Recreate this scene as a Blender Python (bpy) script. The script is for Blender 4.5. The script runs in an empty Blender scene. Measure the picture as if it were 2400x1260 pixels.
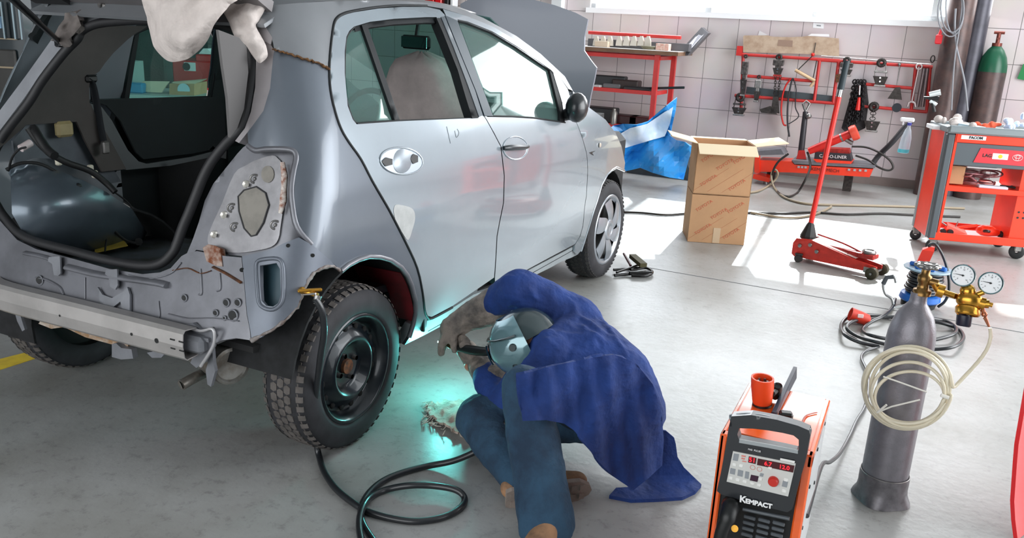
import bpy, math, random
import numpy as np
from mathutils import Vector, Matrix
from mathutils.geometry import delaunay_2d_cdt
random.seed(7); rng=np.random.default_rng(7)
S=bpy.context.scene; COL=S.collection
# ---------------- camera ----------------
LOC=np.array([2.3291,-2.161,1.433]); YAW,PITCH,ROLL=-.4429,.2828,.0501; FPX=1961.8
def camrot():
    cy,sy=math.cos(YAW),math.sin(YAW);cp,sp=math.cos(PITCH),math.sin(PITCH)
    f=np.array([sy*cp,cy*cp,-sp]);r=np.array([cy,-sy,0.]);u=np.cross(r,f)
    c,s=math.cos(ROLL),math.sin(ROLL)
    return np.array([c*r+s*u,-s*r+c*u,f])
CM=camrot()
cam=bpy.data.cameras.new('camera'); cob=bpy.data.objects.new('camera',cam); COL.objects.link(cob)
mw=Matrix.Identity(4)
for i in range(3):
    mw[i][0]=CM[0][i]; mw[i][1]=CM[1][i]; mw[i][2]=-CM[2][i]; mw[i][3]=LOC[i]
cob.matrix_world=mw; cam.sensor_width=36; cam.lens=36*FPX/2400; cam.clip_start=.05; cam.clip_end=200
S.camera=cob
# ---------------- world, sun, daylight, fill ----------------
W=bpy.data.worlds.new('world'); S.world=W; W.use_nodes=True
bg=W.node_tree.nodes['Background']; bg.inputs[0].default_value=(.93,.97,1,1); bg.inputs[1].default_value=3.0
def light(name,kind,loc,energy,color=(1,1,1),rot=None,size=None,size_y=None,radius=None):
    l=bpy.data.lights.new(name,kind); l.energy=energy; l.color=color
    o=bpy.data.objects.new(name,l); COL.objects.link(o); o.location=loc
    if rot is not None: o.rotation_euler=rot
    if kind=='AREA':
        l.shape='RECTANGLE'; l.size=size; l.size_y=size_y or size
    if radius is not None and kind in('POINT','SPOT'): l.shadow_soft_size=radius
    return o
def aim(o,d): o.rotation_euler=Vector(d).to_track_quat('-Z','Y').to_euler()
sun=light('sun','SUN',(0,8,8),11,(1,.97,.92)); sun.data.angle=math.radians(.9); aim(sun,(.07,-1,-.76))
# daylight entering by the big door openings on the right and by the window wall
l=light('door_daylight','AREA',(6.2,3.2,2.3),390,(.97,.985,1),size=5,size_y=4); aim(l,(-1,-.25,-.28))
l=light('window_daylight','AREA',(.5,7.15,2.6),240,(.97,.985,1),size=6,size_y=1.8); aim(l,(0,-1,-.35))
l=light('overhead_fill','AREA',(2.6,1.8,4.9),45,(.97,.985,1),size=7,size_y=6); aim(l,(0,0,-1))  # added soft fill facing down, below the closed ceiling
l=light('camera_side_fill','AREA',(-.5,-5.7,2.2),85,(1,.985,.97),size=8,size_y=3.4); aim(l,(0,1,-.12))  # added fill from behind the camera, set in the front wall gap
S.view_settings.view_transform='Standard'; S.view_settings.look='None'; S.view_settings.gamma=1
S.view_settings.exposure=0.0; S.view_settings.use_curve_mapping=False
# ---------------- pixel helpers (photo frame 2400x1260) ----------------
def ray(u,v): return CM.T@np.array([(u-1200)/FPX,-(v-630)/FPX,1.])
def fl(u,v,z=0.): d=ray(u,v); return LOC+d*(z-LOC[2])/d[2]
def PX(u,v,x): d=ray(u,v); return LOC+d*(x-LOC[0])/d[0]
def PY(u,v,y,k=0,z0=.6): d=ray(u,v); return LOC+d*((y+k*(LOC[2]-z0)-LOC[1])/(d[1]-k*d[2]))
WS=.04443; WY=7.3298
def PW(u,v,off=0.): # on back wall, off in front of it
    d=ray(u,v); return LOC+d*((WY-off+WS*LOC[0]-LOC[1])/(d[1]-WS*d[0]))
def wallp(x,z,off=0.): return np.array([x,WY+WS*x-off,z])
# ---------------- colour / material ----------------
def L(h):
    h=h.lstrip('#'); c=[int(h[i:i+2],16)/255 for i in(0,2,4)]
    return tuple((x/12.92 if x<=.04045 else ((x+.055)/1.055)**2.4) for x in c)
MATS={}
def mat(n,c,r=.5,m=0.,var=.0,scale=8,bump=0.,bscale=60,coat=0.,c2=None,emit=None,es=1.,trans=0.,alpha=1.,ior=1.45,spec=.5):
    if n in MATS: return MATS[n]
    M=bpy.data.materials.new(n); M.use_nodes=True; t=M.node_tree; b=t.nodes['Principled BSDF']
    c=L(c) if isinstance(c,str) else c
    b.inputs['Base Color'].default_value=(*c,1); b.inputs['Roughness'].default_value=r; b.inputs['Metallic'].default_value=m
    b.inputs['Specular IOR Level'].default_value=spec
    if coat: b.inputs['Coat Weight'].default_value=coat; b.inputs['Coat Roughness'].default_value=.05
    if trans: b.inputs['Transmission Weight'].default_value=trans; b.inputs['IOR'].default_value=ior
    if alpha<1: b.inputs['Alpha'].default_value=alpha
    if emit: b.inputs['Emission Color'].default_value=(*L(emit),1); b.inputs['Emission Strength'].default_value=es
    tc=t.nodes.new('ShaderNodeTexCoord')
    if var or c2:
        no=t.nodes.new('ShaderNodeTexNoise'); no.inputs['Scale'].default_value=scale; no.inputs['Detail'].default_value=5; no.inputs['Roughness'].default_value=.6
        t.links.new(tc.outputs['Object'],no.inputs['Vector'])
        cr=t.nodes.new('ShaderNodeValToRGB'); d=L(c2) if c2 else tuple(x*(1-var) for x in c)
        e=c if c2 else tuple(min(1,x*(1+var*.6)) for x in c)
        cr.color_ramp.elements[0].position=.36; cr.color_ramp.elements[1].position=.62
        cr.color_ramp.elements[0].color=(*d,1); cr.color_ramp.elements[1].color=(*e,1)
        t.links.new(no.outputs['Fac'],cr.inputs['Fac']); t.links.new(cr.outputs['Color'],b.inputs['Base Color'])
    if bump:
        nb=t.nodes.new('ShaderNodeTexNoise'); nb.inputs['Scale'].default_value=bscale; nb.inputs['Detail'].default_value=4
        t.links.new(tc.outputs['Object'],nb.inputs['Vector'])
        bp=t.nodes.new('ShaderNodeBump'); bp.inputs['Strength'].default_value=bump; bp.inputs['Distance'].default_value=.02 if bscale<30 else .01
        t.links.new(nb.outputs['Fac'],bp.inputs['Height']); t.links.new(bp.outputs['Normal'],b.inputs['Normal'])
    MATS[n]=M; return M
# ---------------- object builders ----------------
WL={}
def tag(o,label=None,cat=None,group=None,kind=None):
    if label: o['label']=label
    if cat: o['category']=cat
    if group: o['group']=group
    if kind: o['kind']=kind
    return o
def thing(name,loc=(0,0,0),label=None,cat=None,group=None,rz=0,local=False):
    o=bpy.data.objects.new(name,None); o.empty_display_size=.1; COL.objects.link(o); o.location=loc; o.rotation_euler=(0,0,rz)
    WL[o]=None if local else np.array(loc,float)
    return tag(o,label,cat,group)
class MB:
    def __init__(s): s.v=[];s.f=[];s.m=[];s.sm=[];s.cur=0
    def add(s,vs,fs,smooth=True):
        n=len(s.v); s.v+= [tuple(map(float,p)) for p in vs]
        for f in fs: s.f.append([i+n for i in f]); s.m.append(s.cur); s.sm.append(smooth)
        return s
    def hexa(s,P,smooth=False):  # 8 pts: bottom 4 ccw, top 4
        return s.add(P,[(3,2,1,0),(4,5,6,7),(0,1,5,4),(1,2,6,5),(2,3,7,6),(3,0,4,7)],smooth)
    def box(s,c,d,rz=0,R=None,bev=0):
        c=np.array(c,float); d=np.array(d,float)/2
        if R is None: R=np.array([[math.cos(rz),-math.sin(rz),0],[math.sin(rz),math.cos(rz),0],[0,0,1]])
        b=min(bev,*(d*.9)) if bev else 0
        if not b:
            P=[c+R@(d*np.array(q)) for q in[(-1,-1,-1),(1,-1,-1),(1,1,-1),(-1,1,-1),(-1,-1,1),(1,-1,1),(1,1,1),(-1,1,1)]]
            return s.hexa(P)
        # chamfered box through convex hull of 24 points
        pts=[]
        for sx in(-1,1):
            for sy in(-1,1):
                for sz in(-1,1):
                    for ax in range(3):
                        q=[(d[k]-b)*sg if k!=ax else d[k]*sg for k,sg in enumerate((sx,sy,sz))]
                        pts.append(c+R@np.array(q))
        import bmesh
        bm=bmesh.new(); 
        for p in pts: bm.verts.new(p)
        bmesh.ops.convex_hull(bm,input=bm.verts); bm.verts.index_update()
        bmesh.ops.dissolve_limit(bm,angle_limit=.01,verts=bm.verts,edges=bm.edges); bm.verts.index_update()
        s.add([v.co for v in bm.verts],[[v.index for v in f.verts] for f in bm.faces],False); bm.free(); return s
    def hull(s,pts,smooth=False):
        import bmesh
        bm=bmesh.new()
        for p in pts: bm.verts.new(p)
        r=bmesh.ops.convex_hull(bm,input=bm.verts)
        bmesh.ops.delete(bm,geom=[v for v in bm.verts if not v.link_faces],context='VERTS'); bm.verts.index_update()
        s.add([v.co for v in bm.verts],[[v.index for v in f.verts] for f in bm.faces],smooth); bm.free(); return s
    def tube(s,path,r,n=8,caps=True,closed=False,flat=1.):
        P=[np.array(p,float) for p in path]; rs=r if isinstance(r,(list,tuple,np.ndarray)) else [r]*len(P)
        m=len(P); T=[]
        for i in range(m):
            a=P[(i-1)%m] if (closed or i>0) else P[0]; b=P[(i+1)%m] if (closed or i<m-1) else P[-1]
            t=b-a; t/=max(np.linalg.norm(t),1e-9); T.append(t)
        up=np.array([0,0,1.]) if abs(T[0][2])<.9 else np.array([1.,0,0])
        N=np.cross(T[0],up); N/=np.linalg.norm(N); vs=[];fs=[]
        for i in range(m):
            N=N-T[i]*np.dot(N,T[i]); N/=max(np.linalg.norm(N),1e-9); B=np.cross(T[i],N)
            for k in range(n):
                a=2*math.pi*k/n; vs.append(P[i]+rs[i]*(math.cos(a)*N+flat*math.sin(a)*B))
        for i in range(m if closed else m-1):
            j=(i+1)%m
            for k in range(n): fs.append((i*n+k,i*n+(k+1)%n,j*n+(k+1)%n,j*n+k))
        s.add(vs,fs,True)
        if caps and not closed:
            s.add(vs[:n],[tuple(range(n))[::-1]],False); s.add(vs[-n:],[tuple(range(n))],False)
        return s
    def cyl(s,a,b,r,r2=None,n=20): return s.tube([a,b],[r,r if r2 is None else r2],n)
    def lathe(s,prof,o=(0,0,0),ax=(0,0,1),n=32,smooth=True,a0=0,a1=2*math.pi,sharp=True):
        o=np.array(o,float); ax=np.array(ax,float); ax/=np.linalg.norm(ax)
        u=np.cross(ax,[0,0,1.]) if abs(ax[2])<.9 else np.array([1.,0,0]); u/=np.linalg.norm(u); w=np.cross(ax,u)
        full=abs(a1-a0-2*math.pi)<1e-6; nn=n if full else n+1
        ang=[a0+(a1-a0)*k/n for k in range(nn)]
        def ring(p): return [o+ax*p[1]+p[0]*(math.cos(a)*u+math.sin(a)*w) for a in ang]
        prev=None
        segs=[[prof[0]]]
        for i in range(1,len(prof)-1):
            segs[-1].append(prof[i])
            d1=np.subtract(prof[i],prof[i-1]);d2=np.subtract(prof[i+1],prof[i])
            c=np.dot(d1,d2)/(np.linalg.norm(d1)*np.linalg.norm(d2)+1e-12)
            if sharp and c<.75: segs.append([prof[i]])
        segs[-1].append(prof[-1])
        for sg in segs:
            vs=[];fs=[]
            for p in sg: vs+=ring(p)
            for i in range(len(sg)-1):
                for k in range(n):
                    k2=(k+1)%nn; fs.append((i*nn+k,i*nn+k2,(i+1)*nn+k2,(i+1)*nn+k))
            s.add(vs,fs,smooth)
        return s
    def ball(s,c,r,n=12,sc=(1,1,1),R=None):
        c=np.array(c,float); vs=[];fs=[]; m=n//2
        for i in range(m+1):
            a=math.pi*i/m
            for k in range(n):
                b=2*math.pi*k/n; q=np.array([math.sin(a)*math.cos(b)*sc[0],math.sin(a)*math.sin(b)*sc[1],math.cos(a)*sc[2]])*r
                if R is not None:q=R@q
                vs.append(c+q)
        for i in range(m):
            for k in range(n): fs.append((i*n+k,(i+1)*n+k,(i+1)*n+(k+1)%n,i*n+(k+1)%n))
        return s.add(vs,fs,True)
    def prism(s,pts,d,smooth=False): # planar polygon pts (3d) extruded by vector d
        P=[np.array(p,float) for p in pts]; d=np.array(d,float); n=len(P)
        Q=[p+d for p in P]
        s.add(P,[tuple(range(n))],False); s.add(Q,[tuple(range(n))[::-1]],False)
        s.add(P+Q,[(i,n+i,n+(i+1)%n,(i+1)%n) for i in range(n)],smooth); return s
    def sheet(s,G,th=0.,smooth=True): # grid of points [i][j]
        G=np.array(G,float); a,b=G.shape[:2]
        N=np.zeros_like(G); du=np.gradient(G,axis=0); dv=np.gradient(G,axis=1); N=np.cross(du,dv); N/=np.linalg.norm(N,axis=2,keepdims=True)+1e-9
        q=[(i*b+j,(i+1)*b+j,(i+1)*b+j+1,i*b+j+1) for i in range(a-1) for j in range(b-1)]
        s.add(G.reshape(-1,3),q,smooth)
        if th:
            H=(G-N*th).reshape(-1,3); s.add(H,[f[::-1] for f in q],smooth)
            idx=[i*b for i in range(a)]+[(a-1)*b+j for j in range(1,b)]+[i*b+b-1 for i in range(a-2,-1,-1)]+[j for j in range(b-2,0,-1)]
            G2=G.reshape(-1,3); n=len(idx)
            s.add([G2[i] for i in idx]+[H[i] for i in idx],[(i,n+i,n+(i+1)%n,(i+1)%n) for i in range(n)],False)
        return s
    def xf(s,R=None,t=(0,0,0)):
        V=np.array(s.v); 
        if R is not None: V=V@np.array(R).T
        s.v=[tuple(p) for p in V+np.array(t)]; return s
    def build(s,name,mats,parent=None,normals=True):
        me=bpy.data.meshes.new(name); off=np.zeros(3)
        if parent is not None and WL.get(parent) is not None: off=WL[parent]
        V=np.array(s.v)-off
        me.from_pydata([tuple(p) for p in V],[],s.f)
        if not isinstance(mats,(list,tuple)): mats=[mats]
        for m in mats: me.materials.append(m)
        me.polygons.foreach_set('material_index',s.m); me.polygons.foreach_set('use_smooth',s.sm)
        me.update()
        if normals:
            import bmesh
            bm=bmesh.new(); bm.from_mesh(me); bmesh.ops.recalc_face_normals(bm,faces=bm.faces); bm.to_mesh(me); bm.free()
        o=bpy.data.objects.new(name,me); COL.objects.link(o)
        if parent is not None: o.parent=parent; WL[o]=WL.get(parent)
        else: WL[o]=np.zeros(3)
        return o
def Rz(a): c,s=math.cos(a),math.sin(a); return np.array([[c,-s,0],[s,c,0],[0,0,1.]])
def Rx(a): c,s=math.cos(a),math.sin(a); return np.array([[1.,0,0],[0,c,-s],[0,s,c]])
def Ry(a): c,s=math.cos(a),math.sin(a); return np.array([[c,0,s],[0,1.,0],[-s,0,c]])
def cr(pts,n=6,closed=False): # catmull-rom through 3d/2d points
    P=[np.array(p,float) for p in pts]; m=len(P); out=[]
    rngs=range(m) if closed else range(m-1)
    for i in rngs:
        p1,p2=P[i],P[(i+1)%m]; p0=P[i-1] if (closed or i>0) else 2*p1-p2; p3=P[(i+2)%m] if (closed or i+2<m) else 2*p2-p1
        for k in range(n):
            t=k/n; out.append(.5*((2*p1)+(-p0+p2)*t+(2*p0-5*p1+4*p2-p3)*t*t+(-p0+3*p1-3*p2+p3)*t**3))
    if not closed: out.append(P[-1])
    return out
def inside(P,poly):
    poly=np.array(poly); x,y=P[:,0],P[:,1]; r=np.zeros(len(P),bool); n=len(poly)
    for i in range(n):
        x1,y1=poly[i];x2,y2=poly[(i+1)%n]
        if y1==y2: continue
        c=((y1>y)!=(y2>y))&(x<(x2-x1)*(y-y1)/(y2-y1)+x1); r^=c
    return r
def tri(outline,holes,step):
    """triangulate a 2d polygon with holes and an inner grid"""
    loops=[outline]+list(holes); vs=[];es=[]
    for lp in loops:
        lp=[np.array(p[:2],float) for p in lp]; n0=len(vs); q=[]
        for i in range(len(lp)):
            a,b=lp[i],lp[(i+1)%len(lp)]; k=max(1,int(np.linalg.norm(b-a)/step))
            q+=[a+(b-a)*j/k for j in range(k)]
        vs+=q; es+=[(n0+i,n0+(i+1)%len(q)) for i in range(len(q))]
    B=np.array(vs); mn,mx=B.min(0),B.max(0)
    g=np.array([(x,y) for x in np.arange(mn[0]+step*.5,mx[0],step) for y in np.arange(mn[1]+step*.5,mx[1],step)])
    if len(g):
        ok=inside(g,loops[0])
        for h in loops[1:]: ok&=~inside(g,[p[:2] for p in h])
        g=g[ok]
        if len(g):
            d=np.min(np.hypot(g[:,None,0]-B[None,:,0],g[:,None,1]-B[None,:,1]),axis=1); g=g[d>step*.45]
        vs+=list(g)
    r=delaunay_2d_cdt([Vector((float(p[0]),float(p[1]))) for p in vs],es,[],0,1e-4)
    V=np.array([(p.x,p.y) for p in r[0]]); F=[tuple(f) for f in r[2]]
    C=np.array([V[list(f)].mean(0) for f in F]); ok=inside(C,loops[0])
    for h in loops[1:]: ok&=~inside(C,[p[:2] for p in h])
    return V,[f for f,k in zip(F,ok) if k]
def plate(mb,outline,mapf,holes=(),step=20,th=.012,inner=None,outm=0,away=None):
    """curved sheet of metal / cloth: 2d outline -> 3d by mapf, given real thickness; inner = material slot of the back"""
    V,F=tri(outline,holes,step); P=np.array([mapf(*p) for p in V])
    N=np.zeros_like(P)
    for f in F:
        a,b,c=P[f[0]],P[f[1]],P[f[2]]; n=np.cross(b-a,c-a)
        for i in f:N[i]+=n
    N/=np.linalg.norm(N,axis=1,keepdims=True)+1e-12
    ref=np.array(away) if away is not None else (LOC-P.mean(0))
    if np.dot(N.mean(0),ref)<0: N=-N
    mb.cur=outm; mb.add(P,F,True)
    Q=P-N*th; mb.cur=outm if inner is None else inner; mb.add(Q,[f[::-1] for f in F],True)
    cnt={}
    for f in F:
        for i in range(3):
            e=(f[i],f[(i+1)%3]); k=(min(e),max(e)); cnt.setdefault(k,[]).append(e)
    be=[v[0] for v in cnt.values() if len(v)==1]; mb.cur=outm if inner is None else inner
    vs=[];fs=[]
    for a,b in be: n=len(vs); vs+=[P[a],P[b],Q[b],Q[a]]; fs.append((n,n+1,n+2,n+3))
    mb.add(vs,fs,False); return P
def text(s,size,origin,xd,yd,m,name,parent,ext=.0006,bold=0.,sx=1.):
    cu=bpy.data.curves.new(name,'FONT'); cu.body=s; cu.size=size; cu.extrude=ext; cu.offset=bold; cu.align_x='CENTER'; cu.align_y='CENTER'; cu.resolution_u=3
    o=bpy.data.objects.new('tmp',cu); COL.objects.link(o); bpy.context.view_layer.update()
    me=bpy.data.meshes.new_from_object(o.evaluated_get(bpy.context.evaluated_depsgraph_get())); bpy.data.objects.remove(o)
    xd=np.array(xd,float);yd=np.array(yd,float); xd/=np.linalg.norm(xd); yd-=xd*np.dot(xd,yd); yd/=np.linalg.norm(yd); zd=np.cross(xd,yd)
    off=WL.get(parent) if WL.get(parent) is not None else np.zeros(3)
    for v in me.vertices: c=v.co; v.co=Vector(np.array(origin)-off+xd*c.x*sx+yd*c.y+zd*c.z)
    me.name=name; me.materials.clear(); me.materials.append(m)
    o=bpy.data.objects.new(name,me); COL.objects.link(o); o.parent=parent; WL[o]=WL.get(parent); return o
def copy_tree(o,parent=None):
    c=o.copy(); COL.objects.link(c); WL[c]=WL.get(o)
    if parent is not None: c.parent=parent
    for ch in list(o.children): copy_tree(ch,c)
    return c
# ---------------- materials ----------------
PAINT=mat('silver_paint','#a0abb3',.22,.5,coat=1.,var=.04,scale=3)
PRIMER=mat('grey_primer_paint','#6f7076',.38,.35,var=.22,scale=7,coat=.15)
BARE=mat('bare_grey_panel','#7c7e84',.45,.3,var=.18,scale=9)
LAMPM=mat('sealed_bare_metal','#8e8d90',.4,.55,var=.2,scale=14)
ALU=mat('aluminium_bar','#b9b5b3',.4,.6,var=.12,scale=7)
STEEL=mat('worn_steel','#8c8a88',.35,.85,var=.25,scale=25)
DSTEEL=mat('dark_greasy_steel','#403c3a',.5,.6,var=.4,scale=40)
CHROME=mat('chrome','#c8c8c8',.12,1.)
BLACK=mat('black_plastic','#111314',.45)
SATIN=mat('satin_black_pillar','#323d46',.45,.1)
RUBBER=mat('black_rubber','#15171a',.55,var=.2)
TYRE=mat('tyre_rubber','#26262a',.75,var=.35,scale=12)
TREAD=mat('tyre_tread','#57524f',.85,var=.3,scale=30)
RIMB=mat('black_steel_rim','#151c22',.3,.4,var=.3,scale=14,coat=.3)
HUBC=mat('silver_hubcap','#9ba1a8',.3,.6,var=.08)
RUST=mat('rust','#6e4326',.8,.1,c2='#3a2a22',scale=60)
FBL=mat('black_door_frame','#15191c',.6,spec=.25)
TRIM=mat('dark_grey_trim','#45413f',.7,var=.12,scale=6)
CARPET=mat('black_carpet','#0c0e10',.95,var=.3,scale=60)
DTRIM=mat('black_door_trim','#0a1518',.8,var=.2)
CLOTH=mat('grey_cover_cloth','#8f8886',.9,var=.14,scale=7,bump=.3,bscale=20)
RAG=mat('off_white_cloth','#cfc5c0',.9,var=.14,scale=9,bump=1.,bscale=12)
RED=mat('red_enamel','#cf1f17',.38,.1,var=.12,scale=12)
ORED=mat('orange_red_enamel','#ee3a1c',.35,.05,var=.06,scale=6)
DRED=mat('worn_red_enamel','#a5231d',.45,.2,var=.35,scale=30)
ORANGE=mat('orange_powder_coat','#f0601a',.22,.0,var=.03,coat=1)
WHITE=mat('white_paint','#eceef0',.4)
PAPER=mat('paper','#e8e8ea',.8)
CARD=mat('brown_cardboard','#b98f69',.85,var=.06,scale=5)
CARDL=mat('pale_cardboard','#d8c3ab',.85,var=.12,scale=7)
BRASS=mat('brass','#c9953c',.25,.9,var=.15,scale=40)
CYLG=mat('grey_cylinder_paint','#7d7a80',.38,.35,var=.12,scale=25,bump=.1,bscale=200)
BLUEC=mat('blue_work_cloth','#143678',.85,c2='#102a62',scale=7,bump=1.,bscale=13)
DENIM=mat('denim','#27465e',.9,c2='#1a2f44',scale=9,bump=.8,bscale=20)
LEATH=mat('grey_welding_leather','#8d8279',.85,c2='#55504d',scale=16,bump=1.,bscale=24)
TAN=mat('tan_boot_leather','#a27a59',.75,c2='#6e5440',scale=16)
SKIN=mat('skin','#b57f68',.5,var=.1)
TARP=mat('blue_plastic_sheet','#2f97e2',.3,var=.06,scale=2)
def glassmat(n,c,a,r=.03):
    M=bpy.data.materials.new(n); M.use_nodes=True; t=M.node_tree; t.nodes.clear()
    o=t.nodes.new('ShaderNodeOutputMaterial'); mx=t.nodes.new('ShaderNodeMixShader'); tr=t.nodes.new('ShaderNodeBsdfTransparent'); g=t.nodes.new('ShaderNodeBsdfGlossy')
    mx2=t.nodes.new('ShaderNodeMixShader'); df=t.nodes.new('ShaderNodeBsdfDiffuse'); lw0=t.nodes.new('ShaderNodeLayerWeight'); lw0.inputs[0].default_value=.5; pw=t.nodes.new('ShaderNodeMath'); pw.operation='POWER'; pw.inputs[1].default_value=4; lw=t.nodes.new('ShaderNodeMath'); lw.operation='MULTIPLY_ADD'; lw.inputs[1].default_value=.8; lw.inputs[2].default_value=.05; t.links.new(lw0.outputs['Facing'],pw.inputs[0]); t.links.new(pw.outputs[0],lw.inputs[0])
    tr.inputs[0].default_value=(*L(c),1); g.inputs['Roughness'].default_value=r; df.inputs[0].default_value=(.35,.5,.48,1)
    mx2.inputs[0].default_value=a; t.links.new(tr.outputs[0],mx2.inputs[1]); t.links.new(df.outputs[0],mx2.inputs[2])
    t.links.new(lw.outputs[0],mx.inputs[0]); t.links.new(mx2.outputs[0],mx.inputs[1]); t.links.new(g.outputs[0],mx.inputs[2]); t.links.new(mx.outputs[0],o.inputs[0]); return M
GLASS=glassmat('green_tinted_dusty_glass','#bfe2dc',.12)
CLEAR=glassmat('clear_pane','#f4fbff',.02)
# ================= room =================
def st(o): o['kind']='structure'; return o
fm=mat('painted_concrete_floor','#a2a3a2',.42,0.,c2='#83827d',scale=1.1,bump=.12,bscale=30)
t=fm.node_tree; b=t.nodes['Principled BSDF']; cr_=[n for n in t.nodes if n.type=='VALTORGB'][0]; tcn=[n for n in t.nodes if n.type=='TEX_COORD'][0]
n2=t.nodes.new('ShaderNodeTexNoise'); n2.inputs['Scale'].default_value=22; n2.inputs['Detail'].default_value=8; n2.inputs['Roughness'].default_value=.75
t.links.new(tcn.outputs['Object'],n2.inputs['Vector'])
c2n=t.nodes.new('ShaderNodeValToRGB'); c2n.color_ramp.elements[0].position=.33; c2n.color_ramp.elements[1].position=.47
c2n.color_ramp.elements[0].color=(.30,.29,.28,1); c2n.color_ramp.elements[1].color=(1,1,1,1)
t.links.new(n2.outputs['Fac'],c2n.inputs['Fac'])
mxn=t.nodes.new('ShaderNodeMix'); mxn.data_type='RGBA'; mxn.blend_type='MULTIPLY'; mxn.inputs[0].default_value=.45
t.links.new(cr_.outputs['Color'],mxn.inputs[6]); t.links.new(c2n.outputs['Color'],mxn.inputs[7]); t.links.new(mxn.outputs[2],b.inputs['Base Color'])
rr=t.nodes.new('ShaderNodeMapRange'); rr.inputs[3].default_value=.24; rr.inputs[4].default_value=.5; t.links.new(n2.outputs['Fac'],rr.inputs[0]); t.links.new(rr.outputs[0],b.inputs['Roughness'])
m=MB(); m.box((0,1,-.05),(16,14,.1)); st(m.build('floor',fm))
JOINT=mat('dark_floor_joint','#5b5d5f',.8)
m=MB(); A,B=fl(1490,622),fl(2420,783); dd=(B-A)/np.linalg.norm(B-A); nn=np.array([-dd[1],dd[0],0])
m.prism([A-dd*.0-nn*.004,B-nn*.004,B+nn*.004,A+nn*.004],(0,0,.0012)); st(m.build('trim_1',JOINT))
# yellow line
YEL=mat('yellow_floor_paint','#e6c93c',.5,c2='#d3b53a',scale=20)
m=MB(); P=[fl(*p) for p in((-120,872),(60,826),(90,838),(-120,905))]
m.prism(P,(0,0,.0015)); st(m.build('trim_2',YEL))
# tiled back wall with a window band
TW=.33
tm=bpy.data.materials.new('pinkish_wall_tiles'); tm.use_nodes=True; t=tm.node_tree; b=t.nodes['Principled BSDF']; b.inputs['Roughness'].default_value=.28
tc=t.nodes.new('ShaderNodeTexCoord'); mp=t.nodes.new('ShaderNodeMapping'); br=t.nodes.new('ShaderNodeTexBrick')
mp.inputs['Rotation'].default_value=(math.pi/2,0,0)
sx=t.nodes.new('ShaderNodeSeparateXYZ'); cx=t.nodes.new('ShaderNodeCombineXYZ')
t.links.new(tc.outputs['Object'],sx.inputs[0]); t.links.new(sx.outputs[0],cx.inputs[0]); t.links.new(sx.outputs[2],cx.inputs[1])
t.links.new(cx.outputs[0],br.inputs['Vector'])
br.offset=0; br.inputs['Scale'].default_value=1; br.inputs['Brick Width'].default_value=TW; br.inputs['Row Height'].default_value=TW; br.inputs['Mortar Size'].default_value=.003; br.inputs['Bias'].default_value=0
br.inputs['Color1'].default_value=(*L('#cfc3c3'),1); br.inputs['Color2'].default_value=(*L('#c8bcbc'),1); br.inputs['Mortar'].default_value=(*L('#6a6462'),1)
nz=t.nodes.new('ShaderNodeTexNoise'); nz.inputs['Scale'].default_value=2.5; nz.inputs['Detail'].default_value=6; t.links.new(tc.outputs['Object'],nz.inputs['Vector'])
mx=t.nodes.new('ShaderNodeMix'); mx.data_type='RGBA'; mx.blend_type='MULTIPLY'; mx.inputs[0].default_value=.25
t.links.new(br.outputs['Color'],mx.inputs[6]); t.links.new(nz.outputs['Color'],mx.inputs[7])
hs=t.nodes.new('ShaderNodeHueSaturation'); hs.inputs['Saturation'].default_value=.8; hs.inputs['Value'].default_value=1.12; t.links.new(mx.outputs[2],hs.inputs['Color']); t.links.new(hs.outputs[0],b.inputs['Base Color'])
bp=t.nodes.new('ShaderNodeBump'); bp.inputs['Strength'].default_value=.3; bp.inputs['Distance'].default_value=.003; bp.invert=True
t.links.new(br.outputs['Fac'],bp.inputs['Height']); t.links.new(bp.outputs['Normal'],b.inputs['Normal'])
OX,OZ=.0467,-.02
wa=math.atan(WS)
def wallbox(x0,x1,z0,z1,off0=-.25,off1=0):
    m=MB(); m.hexa([wallp(x0,z0,off1),wallp(x1,z0,off1),wallp(x1,z0,off0),wallp(x0,z0,off0),wallp(x0,z1,off1),wallp(x1,z1,off1),wallp(x1,z1,off0),wallp(x0,z1,off0)]); return m
def wallobj(name,m,ma):
    o=m.build(name,ma); return o
WX0,WX1,WZ0,WZ1=-1.32,2.42,1.66,3.47
mm=MB()
for a in((-7,WX0,0,8),(WX1,2.55,0,8),(2.55,4.9,0,2.1),(2.55,4.9,WZ1,8),(4.9,7,0,8),(WX0,WX1,0,WZ0),(WX0,WX1,WZ1,8)):
    w=wallbox(*a); mm.add(w.v,w.f,False)
mm.v=[(x-OX,y,z-OZ) for x,y,z in mm.v]
o=mm.build('wall_back',tm); o.location=(OX,0,OZ); st(o)
# left wall with dark stuff, right wall with door openings
LW=mat('dull_grey_wall','#4d5557',.8,var=.15)
m=MB(); m.box((-7.05,1,2.5),(.1,14,5)); st(m.build('wall_left',LW))
m=MB(); m.box((-6,-5.95,2.5),(3,.1,5)); m.box((6,-5.95,2.5),(5,.1,5)); m.box((-.5,-5.95,4.5),(8,.1,1)); st(m.build('wall_front',LW))
m=MB(); m.box((7.05,-4,2.5),(.1,4,5)); m.box((7.05,6.6,2.5),(.1,1.6,5)); m.box((7.05,2,4.6),(.1,8,.8)); st(m.build('wall_right',LW))
m=MB(); m.box((0,.6,5.05),(14.2,13.2,.1)); st(m.build('ceiling',mat('pale_ceiling','#8d9294',.9)))
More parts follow.
